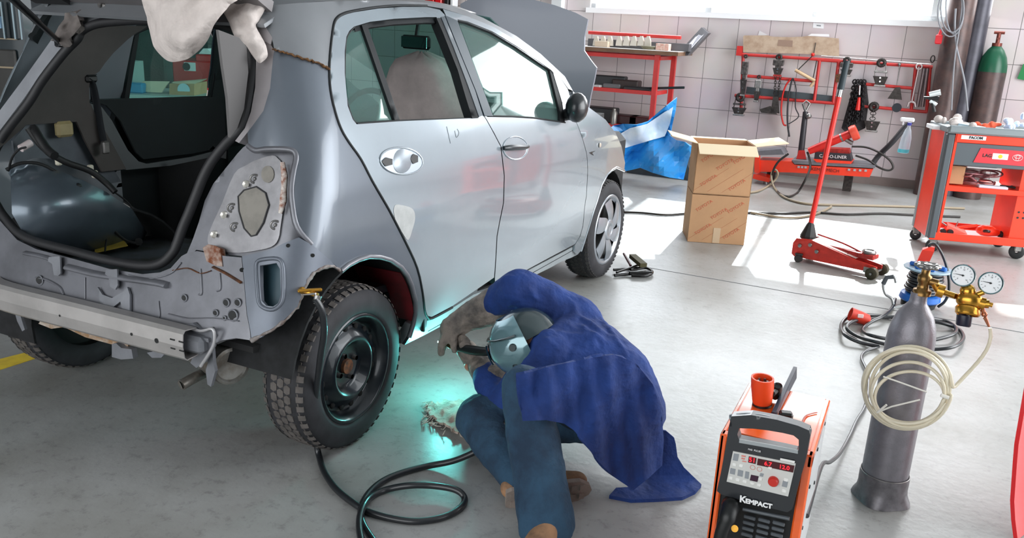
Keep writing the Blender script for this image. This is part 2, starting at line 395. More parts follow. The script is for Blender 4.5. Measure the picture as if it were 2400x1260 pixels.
# window frame
WF=mat('white_window_frame','#f0f2f4',.35)
m=MB()
def wb(x0,x1,z0,z1,o0,o1): w=wallbox(x0,x1,z0,z1,o0,o1); m.add(w.v,w.f,False)
wb(WX0-.03,WX1+.03,WZ0-.045,WZ0+.01,-.2,.05)
wb(WX0,WX1,WZ0+.01,WZ0+.06,-.14,-.04); wb(WX0,WX0+.05,WZ0,WZ1,-.14,-.04); wb(WX1-.05,WX1,WZ0,WZ1,-.14,-.04); wb(WX0,WX1,WZ1-.05,WZ1,-.14,-.04)
for k in range(1,4):
    x=-1.32+.05+.0+(k)*1.13-.0
    if k==1:x=.02
    if k==2:x=1.14
    if k==3:x=2.26
    wb(x-.035,x+.035,WZ0,WZ1,-.14,-.04)
wo=st(m.build('window_1',WF))
m=MB(); wb(WX0,WX1,WZ0,WZ1,-.1,-.095); m.build('pane',CLEAR,wo)
m=MB(); wb(2.55,4.9,2.1,2.16,-.14,.03); wb(2.55,2.6,2.1,WZ1,-.14,-.04); wb(4.85,4.9,2.1,WZ1,-.14,-.04); wb(2.55,4.9,WZ1-.05,WZ1,-.14,-.04); wb(3.7,3.76,2.1,WZ1,-.14,-.04); st(m.build('window_2',WF))
m=MB(); wb(-1.75,-1.63,0,3.2,0,.11); st(m.build('trim_3',mat('white_downpipe','#d5d9db',.5)))
# pale dado of the back wall base
m=MB(); wb(-7,7,0,.09,-.02,.012); st(m.build('baseboard_back',mat('brown_tile_skirting','#7d706c',.4,var=.1)))
# ================= the car =================
ZW=[.2,.3,.45,.6,.8,.93,1.02,1.1,1.3,1.40,1.45,1.485,1.505,1.52,1.56]; XW=[.725,.748,.783,.79,.79,.78,.758,.735,.655,.610,.582,.552,.51,.30,-2]
zf=np.linspace(.2,1.56,341); xf_=np.interp(zf,ZW,XW); kf=np.exp(-.5*(np.arange(-12,13)/4.5)**2); kf/=kf.sum()
xs_=np.convolve(np.pad(xf_,12,mode='edge'),kf,mode='valid'); w_=np.clip((1.50-zf)/.03,0,1); ZW=list(zf); XW=list(xs_*w_+xf_*(1-w_))
FY=[0,2.3,2.6,2.9,3.1,3.25,3.4]; FX=[0,0,.01,.05,.13,.25,.6]
def body_f(P):
    x,y,z=P[...,0],P[...,1],P[...,2]
    X=np.interp(z,ZW,XW)-np.interp(y,FY,FX); Yb=-.40+.34*(z-.6); r=.13
    a=np.abs(x)-X; b=np.maximum(Yb-y,y-3.4); q0=a+r; q1=b+r
    return np.hypot(np.maximum(q0,0),np.maximum(q1,0))+np.minimum(np.maximum(q0,q1),0)-r
TS=np.arange(1.3,6.6,.01)
def body(u,v,off=0.):
    d=ray(u,v); d=d/np.linalg.norm(d); P=LOC+TS[:,None]*d; f=body_f(P)-off
    i=np.argmax(f<0)
    if f[i]>=0:
        i=int(np.argmin(f)); return PX(u,v,.51) if (v<70 and u<1120) else P[i]
    t0,t1=TS[i-1],TS[i]; f0,f1=f[i-1],f[i]; t=t0+(t1-t0)*f0/(f0-f1+1e-12); Q=LOC+t*d
    if Q[2]>1.503 and u<1130: return PX(u,v,.512)
    return Q
def SB(off=0.): return lambda u,v: body(u,v,off)
def BK(off=0.): return lambda u,v: PY(u,v,-.38-off,.33)
def z1(*p): return [(x/3,y/3) for x,y in p]
def z2(*p): return [(x/2.333,380+y/2.333) for x,y in p]
def z3(*p): return [(600+x/2.624,y/2.624) for x,y in p]
def z4(*p): return [(400+x/1.68,330+y/1.68) for x,y in p]
car=thing('hatchback_car',(0,1.2,0),'silver hatchback car stripped at the back, without bumper, tail lamps or rear seat','car')
def smooth_poly(P,n=4): return [tuple(q) for q in cr(P,n,True)]
PM=[PAINT,DTRIM]
# --- rear door ---
WIN_R=[(808,171),(808,120),(812,86),(819,72),(830,62),(867,51),(924,44),(1000,40),(1023,40),(1038,76),(1073,164),(1092,229),(1107,277),(1030,280),(935,284),(836,291),(827,280),(815,248)]
RDOOR=[(1031,23),(1000,16),(943,16),(886,20),(829,29),(806,35),(792,43),(784,61),(777,114),(774,164),(777,213),(788,263),(802,303),(821,335),(848,373),(874,423),(905,476),(920,503),(953,568),(980,628),(993,687),(998,728),(1003,740),(1012,742),(1060,717),(1110,683),(1158,650),(1161,609),(1164,553),(1170,520),(1179,476),(1181,412),(1173,343),(1153,305),(1139,280),(1132,270),(1114,213),(1080,130),(1042,34)]
m=MB(); RP=plate(m,RDOOR,SB(),[WIN_R],16,.035,inner=1); rdoor=m.build('rear_door',PM,car)
# black window surround pieces
FR=[(1000,40),(1023,40),(1042,36),(1080,130),(1114,213),(1132,270),(1128,277),(1107,277),(1092,229),(1073,164),(1038,76)]
m=MB(); plate(m,[(1023,42),(1033,42),(1062,110),(1096,200),(1122,276),(1107,277),(1092,229),(1073,164),(1038,76)],SB(.004),[],18,.006); m.build('window_frame',FBL,rdoor)
m=MB(); plate(m,[(1034,40),(1042,38),(1080,130),(1114,213),(1131,270),(1123,274),(1097,200),(1063,110)],SB(.006),[],18,.006); m.build('pillar_cover',SATIN,rdoor)
m=MB(); plate(m,[(830,62),(867,51),(924,44),(1000,40),(1023,42),(1028,54),(1000,53),(924,57),(870,64),(833,74)],SB(-.012),[],18,.012); m.build('window_seal',FBL,rdoor)
m=MB(); m.tube([body(*p,-.004) for p in [(836,290),(880,286),(935,283),(1030,280),(1107,277),(1128,276)]],.004,6); m.build('belt_seal',FBL,rdoor)
m=MB(); plate(m,[(848,59),(860,56),(938,283),(926,284)],SB(-.004),[],20,.012); m.build('division_bar',FBL,rdoor)
m=MB(); plate(m,[(810,170),(810,120),(814,88),(821,74),(848,62),(926,284),(838,289),(829,280),(817,248)],SB(-.014),[],30,.004); m.build('quarter_glass',GLASS,rdoor)
m=MB(); m.tube([body(*p,-.008) for p in cr([(836,290),(827,281),(815,248),(808,213),(807,171),(808,120),(812,86),(830,62)],3)],.0045,6); m.build('window_seal',FBL,rdoor)
# handle cup
def ellipse(c,a,b,ang,n=20): return [(c[0]+a*math.cos(t)*math.cos(ang)-b*math.sin(t)*math.sin(ang),c[1]+a*math.cos(t)*math.sin(ang)+b*math.sin(t)*math.cos(ang)) for t in np.linspace(0,2*math.pi,n,endpoint=False)]
m=MB(); m.tube([body(*p,.002) for p in ellipse((941,377),50,31,.12,28)],.0035,6,closed=True); m.build('handle_rim',PAINT,rdoor)
def dish(m,c,a,b,ang,depth,n=24,k=6,off=.0015):
    G=[]
    for i in range(k+1):
        s=i/k; G.append([body(*p,off-depth*(1-s*s)) for p in ellipse(c,a*max(s,.02),b*max(s,.02),ang,n)]+[body(*ellipse(c,a*max(s,.02),b*max(s,.02),ang,n)[0],off-depth*(1-s*s))])
    m.sheet(G,0)
m=MB(); dish(m,(941,377),49,30,.12,-.003); m.build('handle_plate',mat('pale_handle_plate','#b4bdc6',.4,.3),rdoor)
m=MB(); dish(m,(943,377),22,29,.1,-.009,off=.004); m.build('handle_cup',mat('shiny_handle_cup','#8f979f',.35,.4),rdoor)
for c,a,b in(((909,379),11,9),((972,372),8,10)):
    m=MB(); plate(m,[(c[0]+a*(1+.25*(i%2))*math.cos(i*math.pi/5),c[1]+b*(1+.25*(i%2))*math.sin(i*math.pi/5)) for i in range(10)],SB(.007),[],10,.002); m.build('handle_hole',BLACK,rdoor)
# sanded filler patch near the arch
m=MB(); plate(m,smooth_poly([(925,482),(945,481),(968,490),(973,512),(966,540),(957,562),(945,548),(926,512)]),SB(.0012),[],12,.001); m.build('sanded_patch',mat('sanded_filler','#a7a9a8',.7,var=.1,scale=30),rdoor)
# --- front door ---
WIN_F=[(1072,48),(1095,53),(1153,76),(1210,110),(1267,149),(1296,168),(1318,240),(1324,287),(1248,277),(1156,272),(1118,171)]
FDOOR=[(1038,21),(1095,38),(1153,61),(1210,95),(1267,137),(1305,171),(1330,208),(1343,250),(1350,285),(1358,305),(1366,328),(1375,362),(1377,400),(1374,457),(1370,483),(1366,528),(1359,553),(1347,572),(1290,602),(1229,635),(1160,668),(1160,648),(1163,609),(1166,553),(1172,520),(1181,476),(1183,412),(1175,343),(1155,305),(1141,280),(1134,270),(1116,213),(1082,130),(1044,34)]
m=MB(); plate(m,FDOOR,SB(),[WIN_F],16,.035,inner=1); fdoor=m.build('front_door',PM,car)
m=MB(); m.tube([body(*p,.001) for p in cr([(1047,296),(1052,318),(1056,336)],3)],.0008,4); m.tube([body(*p,.001) for p in cr([(1066,306),(1070,322),(1076,312),(1072,302)],3)],.0008,4); m.build('pencil_mark',mat('pencil_grey','#6d747a',.7),rdoor)
m=MB(); m.tube([body(*p,-.001) for p in cr([(1000,14),(943,13),(886,17),(829,26),(804,33),(789,43),(781,61),(774,114),(771,164),(774,213),(785,263),(799,303),(818,335),(845,373),(871,423),(902,476),(917,503),(950,568),(977,628),(990,687),(995,728),(1002,743),(1012,746),(1060,720)],3)],.0055,6); m.build('door_gap_tube',FBL,rdoor)  # dark tube along the rear door edge stands in for the gap's shade
m=MB(); m.tube([body(*p,-.002) for p in cr([(1140,281),(1154,305),(1174,343),(1182,412),(1180,476),(1171,520),(1165,553),(1162,609),(1159,655)],3)],.0022,5); m.tube([body(*p,-.002) for p in cr([(1344,250),(1350,285),(1358,305),(1366,328),(1375,362),(1377,400),(1374,457),(1370,483),(1366,528),(1359,553),(1347,573),(1290,604),(1229,636),(1165,668)],3)],.0022,5); m.build('door_gap',FBL,fdoor)
m=MB(); plate(m,[(1044,36),(1072,48),(1118,171),(1156,272),(1136,271),(1116,213),(1082,130)],SB(.005),[],18,.006); m.build('pillar_cover',SATIN,fdoor)
m=MB(); plate(m,[(1074,50),(1095,55),(1153,78),(1210,112),(1267,151),(1290,168),(1314,268),(1316,284),(1248,275),(1157,270),(1119,171)],SB(-.014),[],30,.004); m.build('window_glass',GLASS,fdoor)
m=MB(); m.tube([body(*p,-.004) for p in [(1072,48),(1095,53),(1153,76),(1210,110),(1267,149),(1290,165),(1296,172)]],.005,6); m.tube([body(*p,-.002) for p in [(1141,272),(1200,273),(1248,276),(1324,287)]],.005,6); m.build('window_seal',FBL,fdoor)
m=MB(); plate(m,[(1288,163),(1298,168),(1326,240),(1330,290),(1312,284),(1312,262)],SB(-.002),[],20,.01); m.build('sail_panel',FBL,fdoor)
# handle of the front door
m=MB(); m.tube([body(*p,.0015) for p in ellipse((1208,347),29,27,.1,24)],.003,6,closed=True); m.build('handle_rim',PAINT,fdoor)
m=MB(); dish(m,(1208,347),28,26,.1,.012,off=.001); m.build('handle_plate',mat('pale_handle_plate','#b4bdc6',.25,.4),fdoor)
m=MB(); pp=cr([(1181,347),(1192,346),(1210,345),(1228,345),(1237,343)],4); m.tube([body(*p,.012+.012*math.sin(math.pi*i/(len(pp)-1))) for i,p in enumerate(pp)],[.009+.004*math.sin(math.pi*i/(len(pp)-1)) for i in range(len(pp))],10); m.build('door_handle',mat('dark_door_handle','#242b30',.3),fdoor)
# --- mirror ---
c=body(1352,252,.07); R=Rz(.12)
m=MB(); m.ball(c,.1,18,(.55,.72,.72),R); V=np.array(m.v); m.v=[tuple(p) for p in V]; mir=m.build('door_mirror',mat('black_mirror_shell','#14181c',.35,coat=.3),car)
m=MB(); m.tube([body(1328,268,.0),body(1333,270,.03),body(1345,270,.05)],[.03,.022,.03],10); m.build('mirror_foot',BLACK,mir)
# --- front wing ---
WING=[(1343,214),(1362,232),(1381,252),(1400,266),(1419,280),(1442,310),(1457,343),(1465,381),(1463,400),(1444,392),(1434,398),(1423,408),(1409,434),(1399,469),(1388,501),(1380,528),(1369,563),(1361,588),(1353,597),(1346,590),(1348,573),(1360,554),(1367,528),(1371,483),(1375,457),(1378,400),(1376,362),(1367,328),(1359,305),(1351,285),(1345,250)]
m=MB(); plate(m,WING,SB(),[],14,.01); wing=m.build('front_wing',PAINT,car)
m=MB(); q=body(1406,340,.004); m.lathe([(0,.006),(.011,.005),(.013,0)],q,(1,.1,0),14); m.build('side_repeater',mat('clear_lens','#d8c9bb',.2,coat=1),wing)
m=MB(); plate(m,[(1381,357),(1396,353),(1388,358),(1392,364),(1387,362)],SB(.002),[],8,.001); m.build('emblem',BLACK,wing)
m=MB(); m.tube([body(*p,-.004) for p in [(1463,400),(1444,392),(1434,398),(1423,408),(1409,434),(1399,469),(1388,501),(1380,528),(1369,563),(1361,588)]],.008,6); m.build('arch_lip',PAINT,wing)
# --- sill ---
SILL=[(1347,576),(1290,606),(1229,638),(1160,672),(1110,690),(1060,722),(1012,747),(1000,752),(975,765),(960,790),(948,808),(1000,782),(1060,750),(1110,722),(1160,694),(1245,649),(1288,628),(1315,613),(1340,603),(1352,597)]
m=MB(); plate(m,SILL,SB(-.012),[],14,.05); m.build('side_sill',mat('sill_paint','#9aa2a6',.35,.35,var=.1),car)
# --- rear quarter panel ---
ARCHP=[(799,635),(817,620),(840,608),(864,601),(890,602),(915,609),(940,626),(955,646),(965,669),(974,705),(975,735),(970,759),(960,790),(948,808)]
QUART=[(643,118),(695,134),(735,147),(771,164),(774,213),(785,263),(799,303),(818,335),(845,373),(871,423),(902,476),(917,503),(950,568),(977,628),(990,687),(996,730),(1001,748),(1000,765)]+ARCHP[::-1]+[(787,622),(733,574),(698,532),(688,479),(692,401),(698,366),(686,348),(650,346),(625,346),(600,350),(582,337),(580,310),(593,293),(617,260),(633,207),(640,133)]
m=MB(); plate(m,QUART,SB(),[],16,.012,inner=1); quart=m.build('rear_quarter_panel',[mat('smooth_primed_quarter','#636a73',.3,.4,coat=.3,var=.06,scale=3),DTRIM],car)
m=MB(); m.tube([body(*p,.002) for p in ARCHP[:-1]],.009,6); m.build('arch_lip',PRIMER,quart)
# wheel-house lining and red patch
def arch(y0,z0,r,x0,x1,a0,a1,n=20): return [[(x,y0+r*math.cos(a),z0+r*math.sin(a)) for a in np.linspace(a0,a1,n)] for x in np.linspace(x0,x1,3)]
m=MB(); m.sheet(arch(.02,.30,.375,.43,.76,-.0,math.pi*.93),.008); lin=m.build('wheel_arch_lining',mat('dark_arch_lining','#191a1c',.9,var=.4,scale=30),car)
m=MB(); m.prism([(.43,.02+.375*math.cos(a),.30+.375*math.sin(a)) for a in np.linspace(-.25,math.pi*.93,24)],(-.012,0,0)); m.build('arch_wall',mat('dark_arch_lining','#191a1c',.9),lin)
m=MB(); m.sheet([[(x,.02+.370*math.cos(a),.30+.370*math.sin(a)) for a in np.linspace(.1,.75,8)] for x in(.5,.64,.72)],.002); m.build('red_patch',mat('dull_red_paint','#7d1420',.6,var=.3),lin)
m=MB(); m.sheet(arch(2.46,.30,.35,.40,.72,-.3,math.pi*1.05),.008); m.build('wheel_arch_lining',mat('dark_arch_lining','#191a1c',.9),car)
m=MB(); m.sheet(arch(.02,.30,.375,-.43,-.76,-.25,math.pi*1.05),.008); m.build('wheel_arch_lining',mat('dark_arch_lining','#191a1c',.9),car)
# --- roof ---
ROOFS=[(643,117),(640,100),(634,84),(624,66),(619,45),(622,28),(640,12),(700,7),(780,3),(870,1),(950,3),(1000,6),(1050,12),(1095,26),(1133,42),(1210,84),(1267,126),(1324,179),(1343,213),(1332,208),(1305,171),(1267,137),(1210,95),(1153,61),(1095,38),(1038,20),(1000,14),(943,14),(886,18),(829,27),(804,33),(789,43),(781,61),(774,114),(771,163),(735,146),(695,133)]
m=MB(); plate(m,ROOFS,SB(),[],14,.015,inner=1); roofs=m.build('roof_side',[mat('dull_primed_roof','#7c7f83',.4,.25,var=.08,scale=3,coat=.2),DTRIM],car)
seam=cr([(640,116),(660,122),(680,128),(700,134),(725,141),(750,151),(771,162)],5)
m=MB(); m.tube([body(p[0],p[1]+random.uniform(-2.5,2.5),.0015) for p in seam],[random.uniform(.006,.013) for p in seam],6,flat=.35)
m.build('burnt_weld_seam',mat('burnt_weld','#3c2414',.85,c2='#7a5630',scale=90),roofs)
# roof skin over to the left side
def roofz(x): return 1.45+.068*(1-min(1,abs(x)/.57)**3)
G=[[(x,y,(roofz(x) if i>0 else 1.43)-.045*max(0,(y-1.0))**1.6-(.05*max(0,.05-y)/.25)) for x in np.linspace(-.55,.52,15)] for i,y in enumerate(np.linspace(-.15,1.16,12))]
G=[[(p[0],p[1],p[2]) for p in row] for row in G]
m=MB(); m.sheet(G,.012); m.build('roof_skin',[MATS['dull_primed_roof']],car)
# --- left side: mirrored doors, wing, roof side ---
def mirror(o,name=None):
    me=o.data.copy(); vs=np.empty(len(me.vertices)*3); me.vertices.foreach_get('co',vs); vs=vs.reshape(-1,3); vs[:,0]*=-1; me.vertices.foreach_set('co',vs.ravel()); me.flip_normals()
    c=o.copy(); c.data=me; COL.objects.link(c); WL[c]=WL.get(o)
    for ch in o.children:
        if ch.name.split('.')[0] in('sanded_patch','burnt_weld_seam'): continue
        k=mirror(ch); k.parent=c
    return c
for o in(fdoor,wing,roofs): mirror(o)
def yz(u,v,x=-.70): p=PX(u,v,x); return (p[1]*1000,p[2]*1000)
WL_=[yz(*q) for q in((320,77),(345,66),(430,64),(500,72),(513,100),(503,165),(493,227),(350,232),(215,235),(212,182),(233,167),(267,123),(298,92))]
RDL=[(400,300),(1150,300),(1160,900),(1130,1100),(1040,1440),(300,1440),(330,1100),(240,900),(300,650),(420,560)]
lmap=lambda dx:(lambda p,q:np.array([-.70-dx,p/1000,q/1000]) if q>950 else np.array([-.70-dx-.08*min(1,(950-q)/200),p/1000,q/1000]))
m=MB(); plate(m,RDL,lmap(.02),[WL_],60,.03,inner=1,away=(-1,0,0)); rl_=m.build('rear_door',PM,car)
m=MB(); plate(m,WL_,lmap(.03),[],120,.004,away=(-1,0,0)); m.build('window_glass',GLASS,rl_)
m=MB(); m.prism([PX(u,v,-.70) for u,v in((317,76),(327,76),(303,231),(292,231))],(-.02,0,0)); m.build('division_bar',FBL,rl_)
m=MB(); m.tube([PX(u,v,-.695) for u,v in((320,77),(345,66),(430,64),(500,72),(513,100),(503,165),(493,227),(350,232),(215,235),(212,182),(233,167),(267,123),(298,92))],.006,6,closed=True); m.build('window_seal',FBL,rl_)
# --- bonnet, raised ---
BON=[(1079,9),(1100,-2),(1160,-12),(1230,-6),(1300,12),(1350,30),(1378,45),(1370,85),(1369,118),(1384,140),(1398,158),(1392,190),(1384,225),(1378,262),(1330,250),(1200,200),(1080,120)]
m=MB(); plate(m,BON,lambda u,v:PY(u,v,2.85+.03*math.sin(u*.01),.12,1.0),[],22,.02); m.build('bonnet',mat('bonnet_paint','#8b8e98',.4,.3,coat=.2),car)
# windscreen, dash, floor
m=MB(); G=[[(x*(1-.12*t),1.18+1.25*t +.15*(1-(x/.58)**2),1.49-.50*t-.10*abs(x)**2-.02*math.sin(math.pi*t)*0) for x in np.linspace(-.58,.58,9)] for t in np.linspace(0,1,7)]
G=[[(x*(1+.16*t),y,z) for (x,y,z) in row] for t,row in zip(np.linspace(0,1,7),G)]
m.sheet(G,.005); m.build('windscreen',GLASS,car)
m=MB(); m.hull([(-.68,1.75,.5),(.68,1.75,.5),(-.68,1.7,.88),(.68,1.7,.88),(-.68,2.5,.5),(.68,2.5,.5),(-.66,2.5,.97),(.66,2.5,.97)]); m.build('dashboard',mat('dark_dashboard','#17191b',.7),car)
m=MB(); m.box((0,2.75,.55),(1.2,.85,.5),bev=.05); m.build('engine_bay',mat('engine_dark','#1c1d1f',.7,var=.4,scale=20),car)
m=MB(); m.box((0,1.35,.3),(1.46,1.75,.06)); m.build('floor_pan',CARPET,car)
m=MB(); m.prism([(-.62,.42,.44),(.62,.42,.44),(.60,-.34,.5),(-.60,-.34,.5)],(0,0,.03)); m.build('boot_floor',mat('boot_floor_metal','#666c74',.5,.3,c2='#4b4b48',scale=9),car)
m=MB(); m.prism([(-.66,.42,.30),(.66,.42,.30),(.66,.42,.47),(-.66,.42,.47)],(0,.02,0)); m.build('boot_step',CARPET,car)
# front seats and rear bench folded away
def seat(x,cov):
    m=MB(); m.box((x,1.35,.5),(.46,.5,.2),bev=.05); G=[]
    s=m.build('front_seat',mat('seat_fabric','#2b2d30',.9),car)
    m=MB(); m.box((x,1.10,.80),(.40,.10,.56),R=Rx(.08),bev=.05); m.box((x,1.02,1.13),(.22,.08,.15),R=Rx(.08),bev=.03); m.build('backrest',mat('seat_fabric','#2b2d30',.9),s)
seat(.34,1); seat(-.34,0)
m=MB(); 
RY=[];nn=22
for i in range(nn+1):
    t=i/nn; row=[]
    z=1.305-.85*t
    hw=[0.02,.10,.15,.18,.20,.215,.225,.235,.245,.25,.255,.258,.26][min(12,int(t*12))]
    hw=np.interp(t,[0,.015,.04,.08,.14,.22,.35,.6,1],[.02,.09,.13,.16,.18,.215,.25,.27,.28])
    dp=np.interp(t,[0,.015,.05,.1,.3,1],[.02,.06,.08,.09,.1,.12])
    yc=.99+.12*t
    for k in range(33):
        a=2*math.pi*k/32; w=1+.05*math.sin(5*a+6*t)+.03*math.sin(11*a-9*t)
        row.append((.36+hw*w*math.cos(a),yc+dp*w*math.sin(a),z+.006*math.sin(9*a+3*t)))
    RY.append(row)
m.sheet(RY,0)
o=m.build('seat_cover',mat('stained_seat_cover','#c4b8b5',.9,var=.16,scale=8,bump=.3,bscale=14),None)
tag(o,'grey stained cloth cover pulled over the front passenger seat','cloth cover')
G=[[(-.34+.27*w*math.cos(a),1.03+.13*t+.13*math.sin(a),1.25-.7*t) for a in np.linspace(0,2*math.pi,25)] for t,w in zip(np.linspace(0,1,8),(.3,.65,.8,.9,.95,1,1,1))]
m=MB(); m.sheet(G,0); o=m.build('seat_cover',MATS['stained_seat_cover'],None); tag(o,'grey stained cloth cover pulled over the left front seat','cloth cover')
# inner mirror
mm_=PY(975,99,1.38); m=MB(); m.box(mm_,(.20,.035,.065),rz=-.25,bev=.015); im=m.build('rear_view_mirror',BLACK,car)
m=MB(); m.box(mm_+np.array([0,-.019,0]),(.175,.003,.05),rz=-.25); m.build('mirror_glass',mat('mirror_glass','#5f8a86',.05,.9),im)
m=MB(); m.tube([mm_+np.array([0,0,.02]),mm_+np.array([0,.02,.09])],.01,8); m.build('stalk',BLACK,im)
# steering wheel, far left
m=MB(); m.tube([(-.36+.185*math.cos(a),1.6+.05*math.sin(a),.88+.18*math.sin(a)) for a in np.linspace(0,2*math.pi,28,endpoint=False)],.016,8,closed=True); m.tube([(-.36,1.62,.88),(-.36,1.75,.8)],.04,10); m.box((-.36,1.61,.88),(.34,.03,.07),bev=.01); m.build('steering_wheel',BLACK,car)
# --- tailgate aperture seal ---
SEAL=[(-30,395),(0,330),(20,300),(67,240),(100,187),(150,123),(180,92),(192,72),(226,56),(283,49),(340,47),(420,50),(517,57),(556,72),(580,100),(592,150),(589,200),(580,255),(566,300),(533,332),(500,372),(478,410),(459,457),(442,500),(429,530),(415,570),(404,592),(377,616),(334,622),(257,610),(171,588),(86,566),(43,545),(13,511),(-4,487),(-26,440)]
sp=cr(SEAL,5,True)
m=MB(); m.tube([PY(p[0],p[1],-.385,.33) for p in sp],.0155,10,closed=True,caps=False); m.build('tailgate_seal',mat('black_seal_rubber','#1d1d20',.55),car)
# D pillar jambs (painted) between seal and outer skin
JR=[(600,94),(618,96),(634,104),(643,118),(640,133),(633,207),(617,260),(593,293),(580,310),(560,335),(551,330),(574,300),(588,262),(598,205),(600,150)]
m=MB(); plate(m,JR,SB(-.004),[],12,.03); m.build('pillar_jamb',mat('pale_jamb_paint','#9b9698',.35,.3,var=.08),car)
m=MB(); plate(m,[(555,62),(575,52),(600,50),(622,62),(638,88),(634,104),(618,96),(604,98),(592,112),(578,88)],SB(.002),[],10,.03); m.build('roof_corner',mat('pale_jamb_paint','#9b9698',.35,.3),car)
JL=[(-10,272),(0,258),(60,178),(119,95),(150,52),(183,30),(262,22),(345,30),(470,38),(560,48),(575,58),(560,62),(517,48),(420,42),(340,38),(283,40),(226,46),(185,62),(170,84),(136,120),(92,178),(58,228),(10,292),(-10,318)]
m=MB(); plate(m,JL,lambda u,v:PY(u,v,-.375,.33),[],14,.03); m.build('aperture_frame',mat('aperture_paint','#9a9ca2',.35,.3,var=.1),car)
# left outer quarter (world space, seen only from the side)
m=MB()
G=[[(-np.interp(z,ZW,XW)+.02,y,z) for z in np.linspace(.3,1.42,16)] for y in np.linspace(-.30,.35,8)]
keep=[[p for p in r] for r in G]
m.sheet([[ (p[0],max(p[1],-.34+.34*(p[2]-.6)),max(p[2],.30+ (math.sqrt(max(0,.36**2-(p[1]-.02)**2))))) for p in r] for r in G],.01); m.build('left_quarter_panel',PAINT,car)
# --- lamp recess ---
REC=[(582,337),(600,350),(625,347),(686,349),(697,366),(691,401),(686,440),(688,479),(698,532),(733,574),(700,560),(662,573),(640,585),(604,594),(567,600),(530,596),(490,590),(460,585),(446,600),(437,596),(452,560),(466,520),(480,470),(500,430),(528,395),(556,360),(570,345)]
m=MB(); plate(m,REC,SB(-.035),[],12,.03); rec=m.build('tail_lamp_recess',PRIMER,car)
m=MB(); m.tube([body(*p,-.006) for p in cr([(582,340),(600,352),(630,349),(682,351),(695,367),(689,401),(684,440),(686,479),(697,532),(730,572)],4)],.010,6); m.build('recess_flange',PRIMER,rec)
LP=[(549,407),(575,388),(600,375),(638,364),(652,372),(660,384),(664,420),(664,480),(658,526),(652,560),(636,578),(600,587),(560,592),(519,588),(492,578),(487,556),(500,520),(519,479)]
m=MB(); plate(m,smooth_poly(LP,3),SB(-.028),[],12,.01); m.build('lamp_plate',LAMPM,rec)
m=MB(); plate(m,[(558,460),(572,445),(600,437),(622,452),(630,480),(617,522),(600,550),(588,553),(572,535),(560,495)],SB(-.026),[],12,.004); m.build('blanking_plate',mat('matt_grey_cover','#85817a',.7,.1,var=.15,scale=20),rec)
m=MB(); m.tube([body(*p,-.025) for p in [(558,460),(572,445),(600,437),(622,452),(630,480),(617,522),(600,550),(588,553),(572,535),(560,495)]],.0025,5,closed=True); m.build('plate_edge',mat('dark_gap','#3a3a3c',.8),rec)
m=MB(); plate(m,ellipse((627,408),15,20,0,16),SB(-.025),[],8,.003); m.build('round_cover',MATS['matt_grey_cover'],rec)
for (u,v) in((525,503),(502,549),(577,431)):
    m=MB(); q=body(u,v,-.026); m.lathe([(.006,.016),(.006,.006),(.012,.004),(.012,0)],q,(.75,-.65,0),8); m.lathe([(0,.016),(.006,.016)],q,(.75,-.65,0),8); m.build('bolt',mat('bright_zinc','#dcd8d0',.3,.6),rec)
for (u,v) in((597,419),(544,487),(551,532),(645,527)):
    m=MB(); q=body(u,v,-.026); m.tube([q+.013*(math.cos(a)*np.array([.65,.75,0])+math.sin(a)*np.array([0,0,1.])) for a in np.linspace(0,2*math.pi,14,endpoint=False)],.003,6,closed=True); m.ball(q,.005,8); m.build('washer',STEEL,rec)
m=MB(); m.tube([body(*p,-.012) for p in [(662,380),(667,410),(666,440),(664,470),(657,500)]],[.007,.01,.009,.011,.006],6,flat=.4); m.build('white_sealant',mat('cracked_white_sealant','#d9d2cb',.7,c2='#8a5038',scale=60),rec)
m=MB(); plate(m,[(475,580),(488,572),(505,576),(516,582),(521,624),(505,622),(484,612)],SB(.004),[],8,.02); m.build('rusty_bracket',mat('rusty_bracket_metal','#a5968c',.5,.5,c2='#6e3a1c',scale=35),car)
# --- lower corner extension with slot ---
EXT=[(567,600),(604,592),(640,583),(662,571),(700,556),(733,574),(770,606),(799,635),(781,622),(760,624),(739,634),(724,654),(710,687),(700,716),(686,729),(662,753),(632,773),(612,790),(590,798),(586,770),(579,735),(573,663)]
SLOT=[(609,622),(648,616),(656,630),(658,690),(652,710),(640,718),(624,716),(613,704),(610,670)]
m=MB(); plate(m,EXT,SB(.002),[SLOT],10,.015); ext=m.build('corner_extension',mat('blue_grey_primer','#656b75',.4,.3,var=.1,scale=8),car)
m=MB(); m.tube([body(*p,.003) for p in cr([(602,614),(620,607),(650,606),(662,618),(665,650),(664,695),(656,714),(640,725),(620,722),(606,708),(602,670),(600,640)],3,True)],.006,6,closed=True); m.build('slot_flange',MATS['blue_grey_primer'],ext)
m=MB(); plate(m,[(600,612),(660,606),(668,700),(650,728),(612,722),(600,690)],SB(-.06),[],14,.01); m.build('slot_duct',mat('teal_duct','#3b5864',.5),ext)  # plain teal plate set behind the slot
m=MB(); m.tube([body(p[0]+random.uniform(-2,2),p[1],.0) for p in cr([(799,635),(781,624),(760,626),(739,636),(724,656),(710,689),(700,716),(686,731),(662,755),(632,775),(590,798)],4)],[random.uniform(.003,.008) for _ in range(41)],6); m.build('torn_edge',mat('rusty_torn_edge','#85807e',.6,c2='#4c3a32',scale=50),ext)
for (u,v,r) in((567,632,.007),(570,570,.0),(675,575,.006),(733,598,.006)):
    if r: m=MB(); q=body(u,v,.004); m.lathe([(0,.001),(r,.001)],q,(.7,-.7,0),12); m.build('drain_hole',BLACK,ext)
